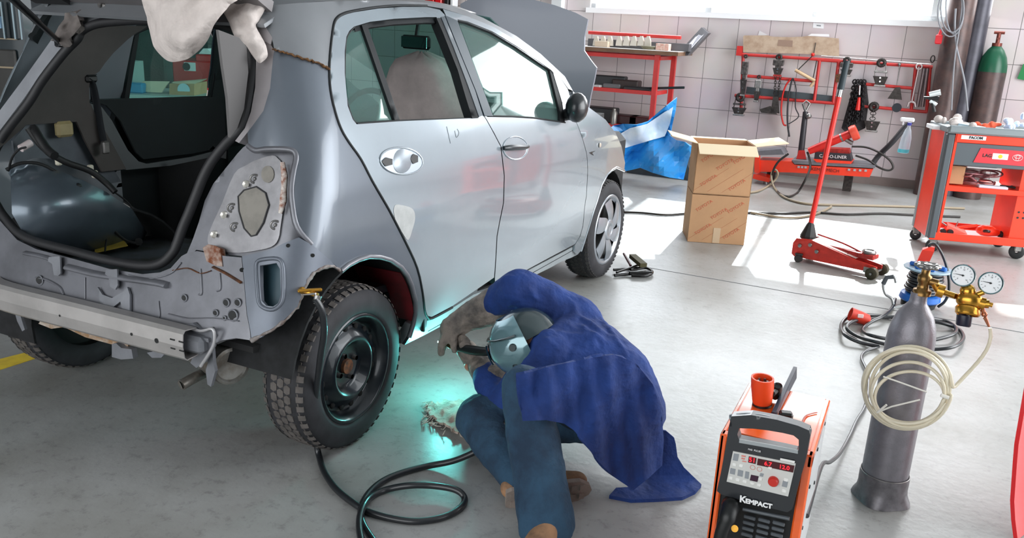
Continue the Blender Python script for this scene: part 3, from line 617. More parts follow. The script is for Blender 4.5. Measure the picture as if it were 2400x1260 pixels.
# --- tail panel below the opening ---
def TPf(off): 
    return lambda u,v: body(u,v,off)
TP=[(-60,500),(-25,498),(-2,515),(40,562),(86,584),(171,606),(257,630),(334,642),(375,638),(400,628),(425,600),(440,592),(462,588),(490,594),(530,600),(566,603),(572,663),(578,735),(585,770),(588,797),(553,792),(520,797),(500,806),(440,800),(380,790),(300,782),(220,768),(120,748),(0,722),(-60,700)]
m=MB(); plate(m,TP,SB(.0),[],12,.02); tp=m.build('tail_panel',PRIMER,car)
def rib(pts,r,flat=.6,name='pressed_rib',mt=None,off=.002): 
    m=MB(); m.tube([body(*p,off) for p in cr(pts,4)],r,8,flat=flat); return m.build(name,mt or PRIMER,tp)
rib([(160,625),(230,642),(300,652),(370,662),(395,668)],.020,.5)
rib([(60,592),(100,600),(130,610)],.014,.5)
rib([(145,690),(170,704),(200,718),(235,728)],.007)
rib([(200,650),(200,700)],.003); rib([(470,630),(473,685),(466,690)],.004); rib([(515,640),(517,675),(508,682)],.004)
rib([(395,735),(440,745),(500,745),(560,752)],.003); rib([(310,740),(370,748),(372,705)],.003)
rib([(85,650),(110,655),(140,672),(150,690)],.006)
rib([(500,625),(530,640),(566,662)],.008,.4,'rusty_weld',RUST); rib([(405,633),(440,628),(470,640),(495,634)],.004,.4,'spot_weld_flange',RUST)
rib([(300,644),(350,652),(400,640),(425,615)],.004,.5,'edge_fold',BARE)
for (u,v,r) in((93,657,.014),(546,739,.015),(432,698,.009),(526,745,.005),(377,765,.007),(545,735,.0),(557,709,.01),(505,733,.008),(530,709,.01)):
    if r:
        m=MB(); q=body(u,v,.003); m.lathe([(0,.001),(r,.001)],q,(.25,-.95,.0),14); o=m.build('panel_hole',BLACK,tp)
        m=MB(); m.tube([q+r*1.15*(math.cos(a)*np.array([1,0,0])+math.sin(a)*np.array([0,.1,1.])) for a in np.linspace(0,2*math.pi,14,endpoint=False)],.0025,6,closed=True); m.build('hole_rim',BARE,tp)
def bracket(poly,off,th,mt=BARE,name='bumper_bracket'):
    m=MB(); plate(m,poly,SB(off),[],10,th); return m.build(name,mt,tp)
bracket([(114,602),(140,600),(142,640),(136,646),(126,644),(122,618),(112,612)],.02,.006)
bracket([(248,632),(274,630),(276,668),(270,678),(258,672),(254,648),(246,642)],.02,.006)
bracket([(228,672),(240,690),(262,698),(290,682),(298,672),(304,690),(304,746),(290,742),(282,706),(264,720),(268,740),(258,742),(238,732)],.012,.008)
# --- bumper beam ---
bmA=PY(-60,672,-.50); bmB=PY(434,812,-.50)
A=PY(0,700,-.5); B=PY(432,812,-.50); d=B-A; ex=A-d*1.3
A0=np.array([-.48,-.47,A[2]]);
P=[A0,A,(A+B)/2,B]; G=[]
for p,y in zip(cr(P,4),range(99)):
    G.append([(p[0],p[1]+.05,p[2]+.042),(p[0],p[1]+.008,p[2]+.046),(p[0],p[1],p[2]+.038),(p[0],p[1]-.004,p[2]),(p[0],p[1],p[2]-.036),(p[0],p[1]+.008,p[2]-.044),(p[0],p[1]+.05,p[2]-.040)])
m=MB(); m.sheet(G,.003,False); beam=m.build('bumper_beam',ALU,car)
def onbeam(t,z): q=np.array(G[int(t*(len(G)-1))][3]); return q+np.array([0,-.003,z])
for t,z,r in((.97,0,.008),(.9,.0,.005),(.35,.005,.005),(.6,.0,.004)):
    m=MB(); m.lathe([(0,.001),(r,.001)],onbeam(t,z),(0,-1,0),14); m.build('beam_hole',BLACK,beam)
E_=B
for dx in(-.005,.03):
    for dz in(.016,-.012):
        m=MB(); m.box(E_+np.array([dx-.035,-.006,dz]),(.018,.003,.004)); m.build('slot',BLACK,beam)
m=MB(); m.box(PY(462,800,-.44),(.09,.07,.055),rz=.1,bev=.012); m.box(PY(470,785,-.43),(.1,.05,.012),rz=.1); m.build('beam_mount',BARE,beam)
m=MB(); plate(m,[(430,762),(452,757),(470,772),(492,768),(504,785),(500,812),(478,850),(460,862),(446,850),(452,835),(470,820),(474,800),(455,785)],lambda u,v:PY(u,v,-.44),[],12,.012); m.build('mount_plate',BARE,beam)
m=MB(); m.tube([PY(*p,-.45) for p in cr([(436,765),(470,775),(497,770),(503,790),(497,815),(470,858)],4)],.005,6); m.build('mount_flange',mat('pale_edge_paint','#b7b6b8',.4,.4),beam)
m=MB(); plate(m,[(484,806),(496,800),(500,850),(504,870),(494,906),(486,900),(482,868),(487,850)],lambda u,v:PY(u,v,-.42),[],12,.012); m.build('tow_hook_bracket',BARE,car)
# hanging lower flange parts under the beam
m=MB(); plate(m,[(90,758),(120,770),(150,766),(200,790),(260,806),(300,812),(300,800),(240,785),(150,756),(100,745)],lambda u,v:PY(u,v,-.41),[],12,.02); m.build('lower_flange',mat('dirty_pale_flange','#b3aaa0',.6,.2,c2='#8d6a45',scale=25),car)
m=MB(); plate(m,[(262,806),(272,804),(284,815),(308,818),(312,840),(284,842),(262,836)],lambda u,v:PY(u,v,-.43),[],10,.02); m.build('jacking_bracket',BARE,car)
m=MB(); plate(m,[(344,826),(360,823),(386,828),(378,838),(356,838)],lambda u,v:PY(u,v,-.43),[],10,.01); m.build('hanger_tab',BARE,car)
m=MB(); plate(m,[(34,730),(46,734),(58,772),(52,776),(40,752)],lambda u,v:PY(u,v,-.42),[],10,.01); m.build('hanger_tab',BARE,car)
# exhaust
q=PY(538,856,-.34); m=MB(); m.lathe([(0,-.26),(.05,-.26),(.062,-.24),(.064,.0),(.064,.145),(.060,.155),(.050,.158),(.046,.150),(0,.148)],q+np.array([-.13,.05,.0]),(.93,-.36,.02),28); ex=m.build('silencer',mat('dull_exhaust_steel','#8b8a86',.42,.6,c2='#6a6259',scale=20),car)
m=MB(); m.tube(cr([q+np.array([-.06,.02,-.02]),PY(490,868,-.30),PY(455,885,-.40),PY(425,902,-.45)],4),.017,14); m.lathe([(0,.001),(.014,.001)],PY(424,902,-.452),(-.5,-1,-.3),12); m.build('tail_pipe',MATS['dull_exhaust_steel'],ex)
m=MB(); m.box((0,0,.31),(1.15,.06,.06)); m.box((0,.9,.25),(.9,1.6,.06)); m.build('axle_beam',mat('dark_underbody','#1a1a1b',.9),car)
m=MB(); m.hull([(-.62,-.36,.44),(.62,-.36,.44),(-.62,.4,.40),(.62,.4,.40),(-.62,-.36,.46),(.62,-.36,.46),(-.62,.4,.44),(.62,.4,.44)]); m.build('underfloor',MATS['dark_underbody'],car)
# --- wheels ---
def wheel(name,c,r,tw,side,rim,steer=0.,blocks=True,rr=None):
    rr=rr or r*.66
    w=thing(name,(0,0,0),local=True); w.location=Vector(c)-Vector((0,1.2,0)); w.parent=car; w.rotation_euler=(0,0,steer); w['kind_hint']=''
    del w['kind_hint']
    return w
def make_wheel(c,r,tw,side,style,steer=0.,spin=0.):
    """c: centre of the outer face; side +1 = outer face looks to +x"""
    rr=r*(.66 if style=='steel' else .70)
    prof=[(rr-.004,-.015),(rr+.006,-.001),(rr+.018,.003),(r*.86,.0),(r*.955,-.012),(r*.985,-.028),(r*.995,-tw*.35),(r*.995,-tw*.65),(r*.985,-tw+.028),(r*.955,-tw+.012),(r*.86,-tw),(rr+.018,-tw-.003),(rr,-tw+.01)]
    if side<0: prof=[(a,-b) for a,b in prof]
    m=MB(); m.lathe(prof,(0,0,0),(1,0,0),56,sharp=False); V0=m
    R=Rz(steer); V0.xf(R,c); ty=V0.build('wheel',TYRE,car)
    # tread
    m=MB(); nb=52 if style=='steel' else 60; rows=5
    for j in range(rows):
        x0=-tw*(.125+.152*j); x1=x0-tw*.138
        for k in range(nb):
            a=2*math.pi*(k+.5*(j%2))/nb; da=math.pi/nb*.93; rt=(r+.0005) - (.006 if j in(0,4) else 0); rb=rt-.011
            def q(rad,an,x,sk=0): return (x*(1 if side>0 else -1),rad*math.cos(an+sk),rad*math.sin(an+sk))
            xm=(x0+x1)/2
            ring=[(a-da*.62,x0),(a+da*.62,x0),(a+da,xm),(a+da*.62,x1),(a-da*.62,x1),(a-da,xm)]
            top=[q(rt,an,x) for an,x in ring]; bot=[q(rb,an,x) for an,x in ring]
            n=6; m.add(top+bot,[tuple(range(6))]+[(i,n+i,n+(i+1)%n,(i+1)%n) for i in range(n)],False)
    for sgn,xx in((1,-.010),(-1,-tw+.010)):
        for k in range(nb):
            a=2*math.pi*(k+.25)/nb; da=math.pi/nb*.6
            def q(rad,an,x): return (x*(1 if side>0 else -1),rad*math.cos(an),rad*math.sin(an))
            x1=xx-sgn*.0; x2=xx-sgn*.018
            P=[q(r*.955,a-da,x1+sgn*.003),q(r*.955,a+da,x1+sgn*.003),q(r*.968,a+da,x1+sgn*.001),q(r*.968,a-da,x1+sgn*.001),q(r*.992,a-da,x2),q(r*.992,a+da,x2)]
            m.add(P,[(0,1,2,3),(3,2,5,4)],False)
    m.xf(R,c); m.build('tread',TREAD if style=='steel' else mat('worn_tread','#3c3a3a',.85,var=.3,scale=30),ty)
    s=1 if side>0 else -1
    m=MB()
    if style=='steel':
        pr=[(rr+.004,-.006),(rr-.004,.002),(rr-.012,-.004),(rr-.022,-.03),(rr-.03,-.045),(rr*.80,-.05),(rr*.72,-.036),(rr*.60,-.02),(rr*.55,-.014),(rr*.50,-.016),(rr*.44,-.045),(rr*.30,-.05),(0,-.05)]
        m.lathe([(a,b*s) for a,b in pr],(0,0,0),(1,0,0),48,sharp=False); m.xf(R,c); rim=m.build('steel_rim',RIMB,ty)
        for k in range(16):
            a=2*math.pi*k/16+.1; rad=rr*.745; m=MB(); ctr=np.array([s*(-.038),rad*math.cos(a),rad*math.sin(a)])
            m.ball(ctr,.012,10,(.5,1,1)); m.xf(R,c); m.build('vent_hole',mat('rim_hole_black','#020202',.9),rim)
        for k in range(4):
            a=2*math.pi*k/4+.4; m=MB(); m.cyl((s*-.05,.047*math.cos(a),.047*math.sin(a)),(s*-.035,.047*math.cos(a),.047*math.sin(a)),.009,n=6); m.lathe([(0,s*-.035),(.009,s*-.035)],(0,.047*math.cos(a),.047*math.sin(a)),(1,0,0),6); m.xf(R,c); m.build('wheel_nut',STEEL,rim)
        m=MB(); m.lathe([(.027,-.05*s),(.026,-.038*s),(0,-.037*s)],(0,0,0),(1,0,0),16); m.xf(R,c); m.build('hub_centre',RUST,rim)
    else:
        m.lathe([(a,b*s) for a,b in [(rr+.006,-.008),(rr+.002,.001),(rr-.01,.002),(rr-.014,-.004),(rr-.03,-.012)]],(0,0,0),(1,0,0),48,sharp=False)
        # six swept spokes
        for k in range(6):
            a=2*math.pi*k/6+.35; G=[]
            for i in range(8):
                t=i/7; rad=.055+(rr-.02-.055)*t; an=a+.38*math.sin(t*1.5); w=(.030+.010*math.sin(math.pi*t))/rad*1.0+ .10*t
                G.append([(s*(.004+.010*math.sin(math.pi*min(1,t*.9+.1))-.004*abs(q)),rad*math.cos(an+q*w),rad*math.sin(an+q*w)) for q in(-1,-.5,0,.5,1)])
            m.sheet(G,.004)
        m.lathe([(a,b*s) for a,b in [(.068,.002),(.06,.010),(.035,.014),(.033,.011),(.02,.012),(0,.013)]],(0,0,0),(1,0,0),24,sharp=False)
        m.xf(R,c); rim=m.build('wheel_trim',HUBC,ty)
        m=MB(); m.lathe([(a,b*s) for a,b in [(rr-.01,-.006),(rr-.02,-.04),(rr*.5,-.045),(0,-.045)]],(0,0,0),(1,0,0),32,sharp=False); m.xf(R,c); m.build('steel_rim',mat('dark_inner_rim','#0f1012',.6),ty)
    return ty
make_wheel((.742,0,.287),.287,.175,1,'steel')
make_wheel((-.742,0,.287),.287,.175,-1,'steel')
make_wheel((.756,2.46,.296),.296,.175,1,'trim',-.03)
make_wheel((-.756,2.46,.296),.296,.175,-1,'trim')
# inner face of the left rear wheel
m=MB(); m.lathe([(.20,-.57),(.19,-.62),(.12,-.60),(.10,-.56),(0,-.56)],(0,0,.287),(1,0,0),32); m.build('brake_drum',mat('dark_brake_drum','#222322',.8),car)
# ----- interior seen through the tailgate opening -----
XI=-.60
def trimplate(poly,x,mt,name,th=.01,hol=(),par=car,step=14):
    m=MB(); plate(m,poly,(lambda u,v:PX(u,v,x)) if not callable(x) else x,hol,step,th); return m.build(name,mt,par)
trimplate([(-30,370),(0,320),(20,300),(60,246),(100,190),(150,126),(180,96),(195,76),(232,64),(290,60),(345,62),(330,72),(320,77),(300,92),(267,123),(246,148),(233,167),(212,182),(209,205),(210,240),(224,268),(260,330),(296,396),(240,402),(200,330),(180,285),(62,292),(20,330)],lambda u,v:PX(u,v,-.60+.04*math.sin(max(0,(300-v))/300*1.5)),TRIM,'pillar_trim')
trimplate([(62,292),(180,285),(214,322),(250,370),(284,425),(250,432),(200,398),(140,372),(80,370),(36,384),(30,330)],-.635,mat('bare_inner_panel','#565c63',.5,.3,var=.2),'inner_quarter_panel')
# wheel house dome
WHP=[(24,395),(60,385),(130,396),(190,420),(250,450),(310,490),(344,545),(336,562),(200,592),(62,560),(28,500)]
m=MB()
def whm(u,v):
    cx,cy=170,500; d=max(0,1-((u-cx)/190)**2-((v-cy)/120)**2); return PX(u,v,-.60+.26*math.sqrt(max(0,d)) if d>0 else -.60)
plate(m,WHP,whm,[],12,.01); m.build('wheel_house',mat('wheelhouse_paint','#5d6872',.3,.45,var=.12,scale=5,coat=.3),car)
trimplate([(213,235),(300,232),(400,229),(503,228),(518,234),(525,250),(531,343),(450,360),(337,373),(320,358),(283,283),(250,247)],-.66,DTRIM,'door_card')
trimplate([(213,243),(238,250),(262,282),(300,352),(325,378),(345,384),(450,368),(531,348),(530,372),(505,366),(400,388),(296,398),(262,336),(225,270)],-.63,mat('grey_sill_trim','#54585a',.6),'sill_trim')
trimplate([(296,398),(400,388),(505,366),(470,420),(430,520),(400,590),(345,550),(310,480),(280,420)],lambda u,v:PY(u,v,.55),CARPET,'seat_back')
# left inner bits
m=MB(); m.tube([PX(*p,-.58) for p in cr([(204,183),(216,196),(226,240),(236,300),(244,338)],4)],.022,6,flat=.15); sb=m.build('seat_belt',mat('black_webbing','#10161c',.8),car)
m=MB(); m.box(PX(212,184,-.58),(.03,.05,.03),bev=.008); m.build('belt_anchor',BLACK,sb)
m=MB(); m.box(PX(247,345,-.56),(.02,.03,.05),bev=.005); m.build('belt_bracket',STEEL,sb)
for pts,r in(([(14,398),(50,382),(100,386),(150,420),(205,490),(250,525),(290,560),(318,570)],.006),([(66,300),(100,345),(150,378),(210,400),(250,430),(270,450)],.012),([(255,440),(305,480),(300,510),(262,530),(250,560),(246,590)],.0035),([(78,300),(90,320),(110,350),(128,365)],.016),([(300,565),(315,572),(325,566)],.016),([(20,400),(28,370),(45,350),(60,345)],.004)):
    m=MB(); m.tube([PX(*p,-.53+.14*(i/(len(pts)*3))) for i,p in enumerate(cr(pts,4))],r,7); m.build('wiring_harness',mat('black_wiring','#0c0d0f',.6),car)
for u,v,c in((137,378,'#e8e4da'),(212,395,'#e8e4da'),(222,408,'#d8d4ca')):
    m=MB(); m.box(PX(u,v,-.56),(.02,.02,.03),bev=.004); m.build('connector',mat('cream_connector','#d8d2c0',.5),car)
m=MB(); m.box(PX(150,302,-.6),(.03,.07,.06),bev=.01); m.build('fuel_flap_lock',mat('tan_actuator','#a8986e',.5,var=.2),car)
m=MB(); m.tube([PX(48,348,-.58),PX(72,334,-.58)],.014,10); m.build('lamp_socket',mat('white_socket','#cfc2c2',.4),car)
m=MB(); m.ball(PX(178,437,-.40),.022,12,(1,1,.7)); m.tube([PX(172,450,-.40),PX(192,452,-.40)],.018,8); m.build('damper_cap',RUBBER,car)
trimplate([(222,592),(222,575),(290,562),(300,575),(250,586)],lambda u,v:fl(u,v,.535),mat('yellow_reflection_paint','#b39a3c',.7),'yellow_reflection',.002)  # reflection of a yellow stripe, painted as a strip on the boot floor
# right inner pillar and light cover behind it
trimplate([(512,70),(560,88),(578,110),(582,170),(572,255),(556,300),(540,322),(534,230),(522,150)],lambda u,v:PX(u,v,.50),mat('right_inner_trim','#5c5a5a',.7),'inner_pillar',.01)
trimplate([(560,125),(572,122),(576,160),(574,215),(562,262),(550,300),(540,270),(541,215),(548,160)],lambda u,v:PX(u,v,.48),mat('beige_inner_cover','#b6ada6',.8,var=.1),'inner_cover',.008)
# tailgate, raised
hz=PY(345,36,-.375,.33)[2]; HY=-.375+.33*(hz-.6)
m=MB(); m.hull([(-.52,HY-.01,hz+.03),(.52,HY-.01,hz+.03),(-.52,HY,hz+.06),(.52,HY,hz+.06),(-.55,HY-.9,hz+.50),(.55,HY-.9,hz+.50),(-.55,HY-.88,hz+.55),(.55,HY-.88,hz+.55)])
tg=m.build('tailgate',mat('tailgate_inner_paint','#6e6a6b',.45,.2,var=.08),car)
m=MB(); m.hull([(-.54,HY-.02,hz+.02),(-.36,HY-.02,hz+.02),(-.54,HY-.02,hz+.06),(-.36,HY-.02,hz+.06),(-.57,HY-.9,hz+.47),(-.42,HY-.9,hz+.47),(-.57,HY-.9,hz+.53),(-.42,HY-.9,hz+.53)]); m.build('tailgate_rubber_edge',mat('dark_tailgate_edge','#1b1a1c',.6),tg)
m=MB(); m.box((PY(247,25,HY)),(.035,.04,.05),bev=.006); m.tube([PY(232,10,HY-.03),PY(240,30,HY),PY(262,34,HY)],.006,6); m.build('tailgate_hinge',STEEL,tg)
a=PY(141,100,-.38,.33); b_=PY(22,-10,-.62)
m=MB(); m.tube([a,a+(b_-a)*.55],.009,8); m.tube([a+(b_-a)*.5,b_],.011,8); m.box(a,(.03,.03,.03),bev=.005); m.build('gas_strut',mat('black_strut','#0e0f12',.3),tg)
# ================= cloths on the car roof =================
def RD(u,v,t): # point on a sight line at forward depth t
    d=ray(u,v); return LOC+d*t
def dep(P): return float(CM[2]@(np.array(P)-LOC))
def thick_cloth(name,outline,mapf,mt,label,cat,step=10,th=.03,parent=None,group=None):
    m=MB(); plate(m,outline,mapf,[],step,th); o=m.build(name,mt,parent); 
    if label: tag(o,label,cat,group)
    return o
def wrinkle(u,v,a=.02,k=.06): return a*(math.sin(u*k+1.7*math.sin(v*k*.6))+.6*math.sin(v*k*1.3+u*k*.5))
C1=[(346,-30),(344,40),(350,70),(357,100),(362,112),(375,128),(392,142),(410,145),(440,138),(462,122),(480,104),(492,84),(500,62),(515,40),(540,10),(560,-30)]
edge1=np.array(smooth_poly(C1,3))
def puff(E,u,v,s): 
    d=np.min(np.hypot(E[:,0]-u,E[:,1]-v)); return min(1,d/s)
m=MB(); plate(m,[tuple(p) for p in edge1],lambda u,v:PY(u,v,-.36-.05*math.sin(math.pi/2*puff(edge1,u,v,45))+wrinkle(u,v,.009,.055),.15),[],9,.03)
tag(m.build('draped_cloth',RAG),'off-white stained cloth hanging from the roof over the open tailgate','cloth')
C2=[(505,-30),(520,20),(535,50),(545,75),(553,90),(575,105),(590,128),(606,147),(616,144),(627,132),(625,112),(618,95),(600,62),(606,50),(622,20),(626,-5),(627,-30)]
edge2=np.array(smooth_poly(C2,3))
m=MB(); plate(m,[tuple(p) for p in edge2],lambda u,v:body(u,v,.02+.03*math.sin(math.pi/2*puff(edge2,u,v,18))+wrinkle(u,v,.007,.12)),[],7,.02)
tag(m.build('draped_cloth',RAG),'narrow off-white rag trailing over the right rear roof corner','cloth')
m=MB(); plate(m,[(118,95),(126,84),(137,62),(150,45),(152,30),(178,28),(186,48),(190,60),(172,82),(152,100),(140,103),(135,92)],lambda u,v:PY(u,v,-.42+wrinkle(u,v,.006,.2),.33),[],6,.02)
tag(m.build('draped_cloth',mat('dark_grey_rag','#6a6360',.9,var=.2,scale=20)),'small grey rag wrapped round the left rear roof corner','cloth')
# ================= welder =================
def remesh(o,vox=.009,it=6,fac=.5,disp=0,ds=.1,sub=False):
    r=o.modifiers.new('r','REMESH'); r.mode='VOXEL'; r.voxel_size=vox; r.use_smooth_shade=True
    if it: s=o.modifiers.new('s','SMOOTH'); s.factor=fac; s.iterations=it
    if disp:
        tx=bpy.data.textures.new('folds','CLOUDS'); tx.noise_scale=ds; tx.noise_depth=2
        d=o.modifiers.new('d','DISPLACE'); d.texture=tx; d.strength=disp; d.texture_coords='LOCAL'; d.mid_level=.5
    return o
def sph(c,r,n=7):
    c=np.array(c,float); r=np.array(r if hasattr(r,'__len__') else (r,r,r),float); out=[]
    for i in range(n+1):
        a=math.pi*i/n
        for k in range(n*2):
            b=math.pi*k/n; out.append(c+r*np.array([math.sin(a)*math.cos(b),math.sin(a)*math.sin(b),math.cos(a)]))
    return out
def limb(m,pts): # list of (centre, radius or 3 radii)
    for (a,ra),(b,rb) in zip(pts[:-1],pts[1:]): m.hull(sph(a,ra)+sph(b,rb))
welder=thing('person',(1.5,.1,0),'person in a blue coat and jeans crouching to weld under the car sill','person')
V=lambda *a: np.array(a,float)
shR,elR,wrR=V(1.31,.53,.42),V(1.125,.44,.525),V(.93,.475,.39)
shL,elL,wrL=V(1.33,.28,.38),V(1.165,.27,.15),V(.99,.40,.215)
hip=V(1.60,.36,.21); head=V(1.215,.335,.385)
kL,aL=V(1.38,-.03,.38),V(1.545,-.18,.055); kR,aR=V(1.10,.22,.10),V(1.36,-.01,.07)
# body (one continuous figure under the clothes)
m=MB()
limb(m,[(hip+V(0,0,.0),(.085,.11,.08)),((1.46,.40,.31),(.075,.11,.07)),((1.34,.41,.36),(.055,.11,.05)),((1.28,.37,.385),.045),((1.235,.35,.385),.048)])
limb(m,[(head,(.085,.08,.10)),(head+V(-.03,.0,-.045),(.06,.06,.06))])
m.hull(sph(head+V(-.075,.01,-.04),.014)+sph(head+V(-.09,.01,-.065),.016)) # nose
m.hull(sph(head+V(.02,-.078,-.01),(.018,.008,.028),5)) # ear
m.hull(sph(head+V(.02,.078,-.01),(.018,.008,.028),5))
for s,e,w in((shR,elR,wrR),(shL,elL,wrL)): limb(m,[(s,.042),(e,.034),(w,.025),(w+V(-.03,0,-.01),.024)])
limb(m,[(hip+V(-.02,-.08,0),.05),(kL,.045),((kL+aL)/2,.04),(aL,.03)])
limb(m,[(hip+V(-.02,.04,-.03),.05),(kR,.04),((kR+aR)/2,.035),(aR,.03)])
o=remesh(m.build('body',SKIN,welder),.010,5)
# coat
m=MB()
limb(m,[((1.595,.36,.20),(.125,.165,.135)),((1.53,.40,.285),(.125,.16,.125)),((1.42,.43,.36),(.105,.165,.095)),((1.335,.42,.40),(.075,.165,.075))])
limb(m,[((1.40,.40,.34),(.10,.17,.11)),((1.30,.40,.37),(.045,.15,.08))])
limb(m,[(shR+V(.03,0,-.01),.088),(shR*.5+elR*.5+V(0,.01,.0),.082),(elR,.075),((elR+wrR)/2+V(.03,0,.02),.064),(V(1.025,.47,.44),.056)])
limb(m,[(shL,.08),(elL*.5+shL*.5,.07),(elL,.062),(V(1.09,.32,.185),.058),(V(1.06,.355,.20),.056)])
m.hull(sph((1.26,.40,.42),(.03,.07,.03))+sph((1.32,.42,.42),(.05,.1,.045)))
from mathutils.bvhtree import BVHTree
bv=BVHTree.FromPolygons([Vector(p) for p in m.v],m.f)
def hit(u,v,back=.004):
    d=Vector(ray(u,v)).normalized(); r=bv.ray_cast(Vector(LOC),d)
    return None if r[0] is None else np.array(r[0])+np.array(d)*back
for pts,rr0 in(([(1345,728),(1368,750),(1398,772),(1440,792)],.016),([(1350,748),(1382,790),(1400,826)],.014),([(1330,800),(1365,788),(1400,792),(1440,812)],.015),([(1400,735),(1440,790),(1480,850)],.013),([(1300,770),(1330,785),(1380,780)],.012),([(1160,670),(1190,650),(1230,650)],.012),([(1130,690),(1150,712),(1160,735)],.010),([(1225,660),(1250,690),(1262,720)],.013),([(1285,675),(1300,710),(1300,745)],.012),([(1455,830),(1490,880),(1510,940)],.012),([(1262,790),(1290,800),(1320,830)],.012),([(1180,660),(1200,700),(1190,725)],.011),([(1320,690),(1345,720),(1350,760)],.013)):
    P=[hit(*q) for q in cr(pts,4)]; P=[q for q in P if q is not None]
    if len(P)>3: m.tube(P,[rr0*math.sin(math.pi*(i+.6)/(len(P)+.2)) for i in range(len(P))],7)
coat=remesh(m.build('coat',BLUEC,welder),.007,4,.5,.020,.09)
# coat flap hanging over the raised thigh
FLAP=[(1210,880),(1240,872),(1290,858),(1340,848),(1390,838),(1440,830),(1490,850),(1530,900),(1550,960),(1556,1030),(1552,1090),(1520,1120),(1485,1148),(1440,1118),(1400,1078),(1372,1040),(1345,1008),(1322,992),(1280,984),(1225,986),(1218,940)]
def flapm(u,v):
    t=(u-1210)/345; y=-.205+.40*max(0,t)**1.05+.06*math.sin((v-840)/300*1.5)*t
    y+=.02*math.sin(u*.05+v*.010+.8*math.sin(v*.02))*min(1,(v-840)/80)+.008*math.sin(u*.13-v*.02)
    y-=.03*math.sin(math.pi*min(1,max(0,t)))
    return PY(u,v,y)
m=MB(); plate(m,FLAP,flapm,[],9,.012); o=m.build('coat_flap',BLUEC,coat)
m=MB(); 
TAIL=[(1548,1008),(1562,1010),(1580,1025),(1584,1040),(1588,1070),(1604,1096),(1644,1134),(1630,1150),(1600,1164),(1540,1168),(1480,1170),(1428,1160),(1444,1142),(1480,1140),(1520,1118),(1545,1080)]
def tailm(u,v):
    f=fl(u,v,.012+.012*math.sin(u*.05)**2); z=max(.012,.012+(1120-v)/110*.16); return fl(u,v,z)
plate(m,TAIL,tailm,[],9,.012); m.build('coat_tail',BLUEC,coat)
# top shoulder yoke seam folds
for pts in([(1352,742),(1375,765),(1400,800),(1410,850),(1435,880)],[(1340,790),(1385,810),(1440,818),(1500,850)],[(1365,720),(1400,755),(1450,800)],[(1215,888),(1290,868),(1380,838),(1420,835)]):
    P=[]
    for u,v in cr(pts,5): P.append(RD(u,v,2.74+.0*u))
# jeans
m=MB()
limb(m,[(hip+V(-.02,.0,-.01),(.10,.12,.09)),(hip+V(-.07,-.10,.0),(.085,.085,.085)),(kL+V(.04,.06,-.03),(.065,.065,.06)),(kL+V(.01,.01,-.005),(.072,.07,.072))])
limb(m,[(kL,(.074,.07,.074)),((kL*.6+aL*.4),(.083,.075,.07)),((kL*.25+aL*.75)+V(.0,0,.0),(.080,.08,.07)),(aL+V(.0,-.01,-.005),(.084,.10,.045))])
j=remesh(m.build('jeans_leg',DENIM,welder),.009,5,.5,.012,.07)
m=MB()
limb(m,[(hip+V(-.02,.02,-.05),(.10,.10,.08)),(V(1.32,.30,.12),.08),(kR+V(0,.01,.0),(.085,.08,.085))])
limb(m,[(kR,(.085,.08,.08)),(V(1.22,.11,.09),(.085,.075,.075)),(aR+V(.02,0,0),(.075,.07,.06))])
remesh(m.build('jeans_leg',DENIM,welder),.009,5,.5,.012,.07)
# boots
def boot(heel,toe,up,name='boot',sole_side=None):
    heel,toe=V(*heel),V(*toe); d=toe-heel; Ln=np.linalg.norm(d); d/=Ln; up=V(*up); up/=np.linalg.norm(up); s=np.cross(d,up)
    def p(a,b,c): return heel+d*a*Ln+s*b+up*c
    def ell(c,ra,rb,rc,n=8):
        return [c+d*ra*math.sin(i*math.pi/n)*math.cos(k*math.pi/n)+s*rb*math.sin(i*math.pi/n)*math.sin(k*math.pi/n)+up*rc*math.cos(i*math.pi/n) for i in range(n+1) for k in range(2*n)]
    m=MB(); m.hull(ell(p(.12,0,.045),.045,.037,.04)+ell(p(.45,0,.05),.04,.04,.04)); m.hull(ell(p(.45,0,.05),.04,.04,.04)+ell(p(.82,0,.034),.045,.044,.03)); m.hull(ell(p(.12,0,.045),.04,.037,.04)+ell(p(.16,0,.07),.03,.03,.03))
    b=remesh(m.build(name,TAN,welder),.006,4)
    prof=[(0,.030),(.06,.038),(.3,.036),(.6,.045),(.85,.042),(.97,.02),(1.0,0)]
    P=[p(a,w,-.004) for a,w in prof]+[p(a,-w,-.004) for a,w in prof[::-1][1:]]
    m=MB(); m.prism(P,up*.016); m.cur=0
    for k in range(9):
        a=.08+k*.1
        for sg in(-1,1): m.box(p(a,.018*sg,-.006),(.016,.022,.006),R=np.stack([d,s,up],1))
    m.build('boot_sole',mat('grey_boot_sole','#8c8078',.8,var=.15,scale=30),b)
boot((1.56,-.125,.012),(1.565,-.385,.012),(0,0,1))
boot((1.385,-.075,.05),(1.60,.10,.035),(.10,.45,.88)) if False else boot((1.37,-.10,.035),(1.585,.07,.05),(-.55,.75,.25))
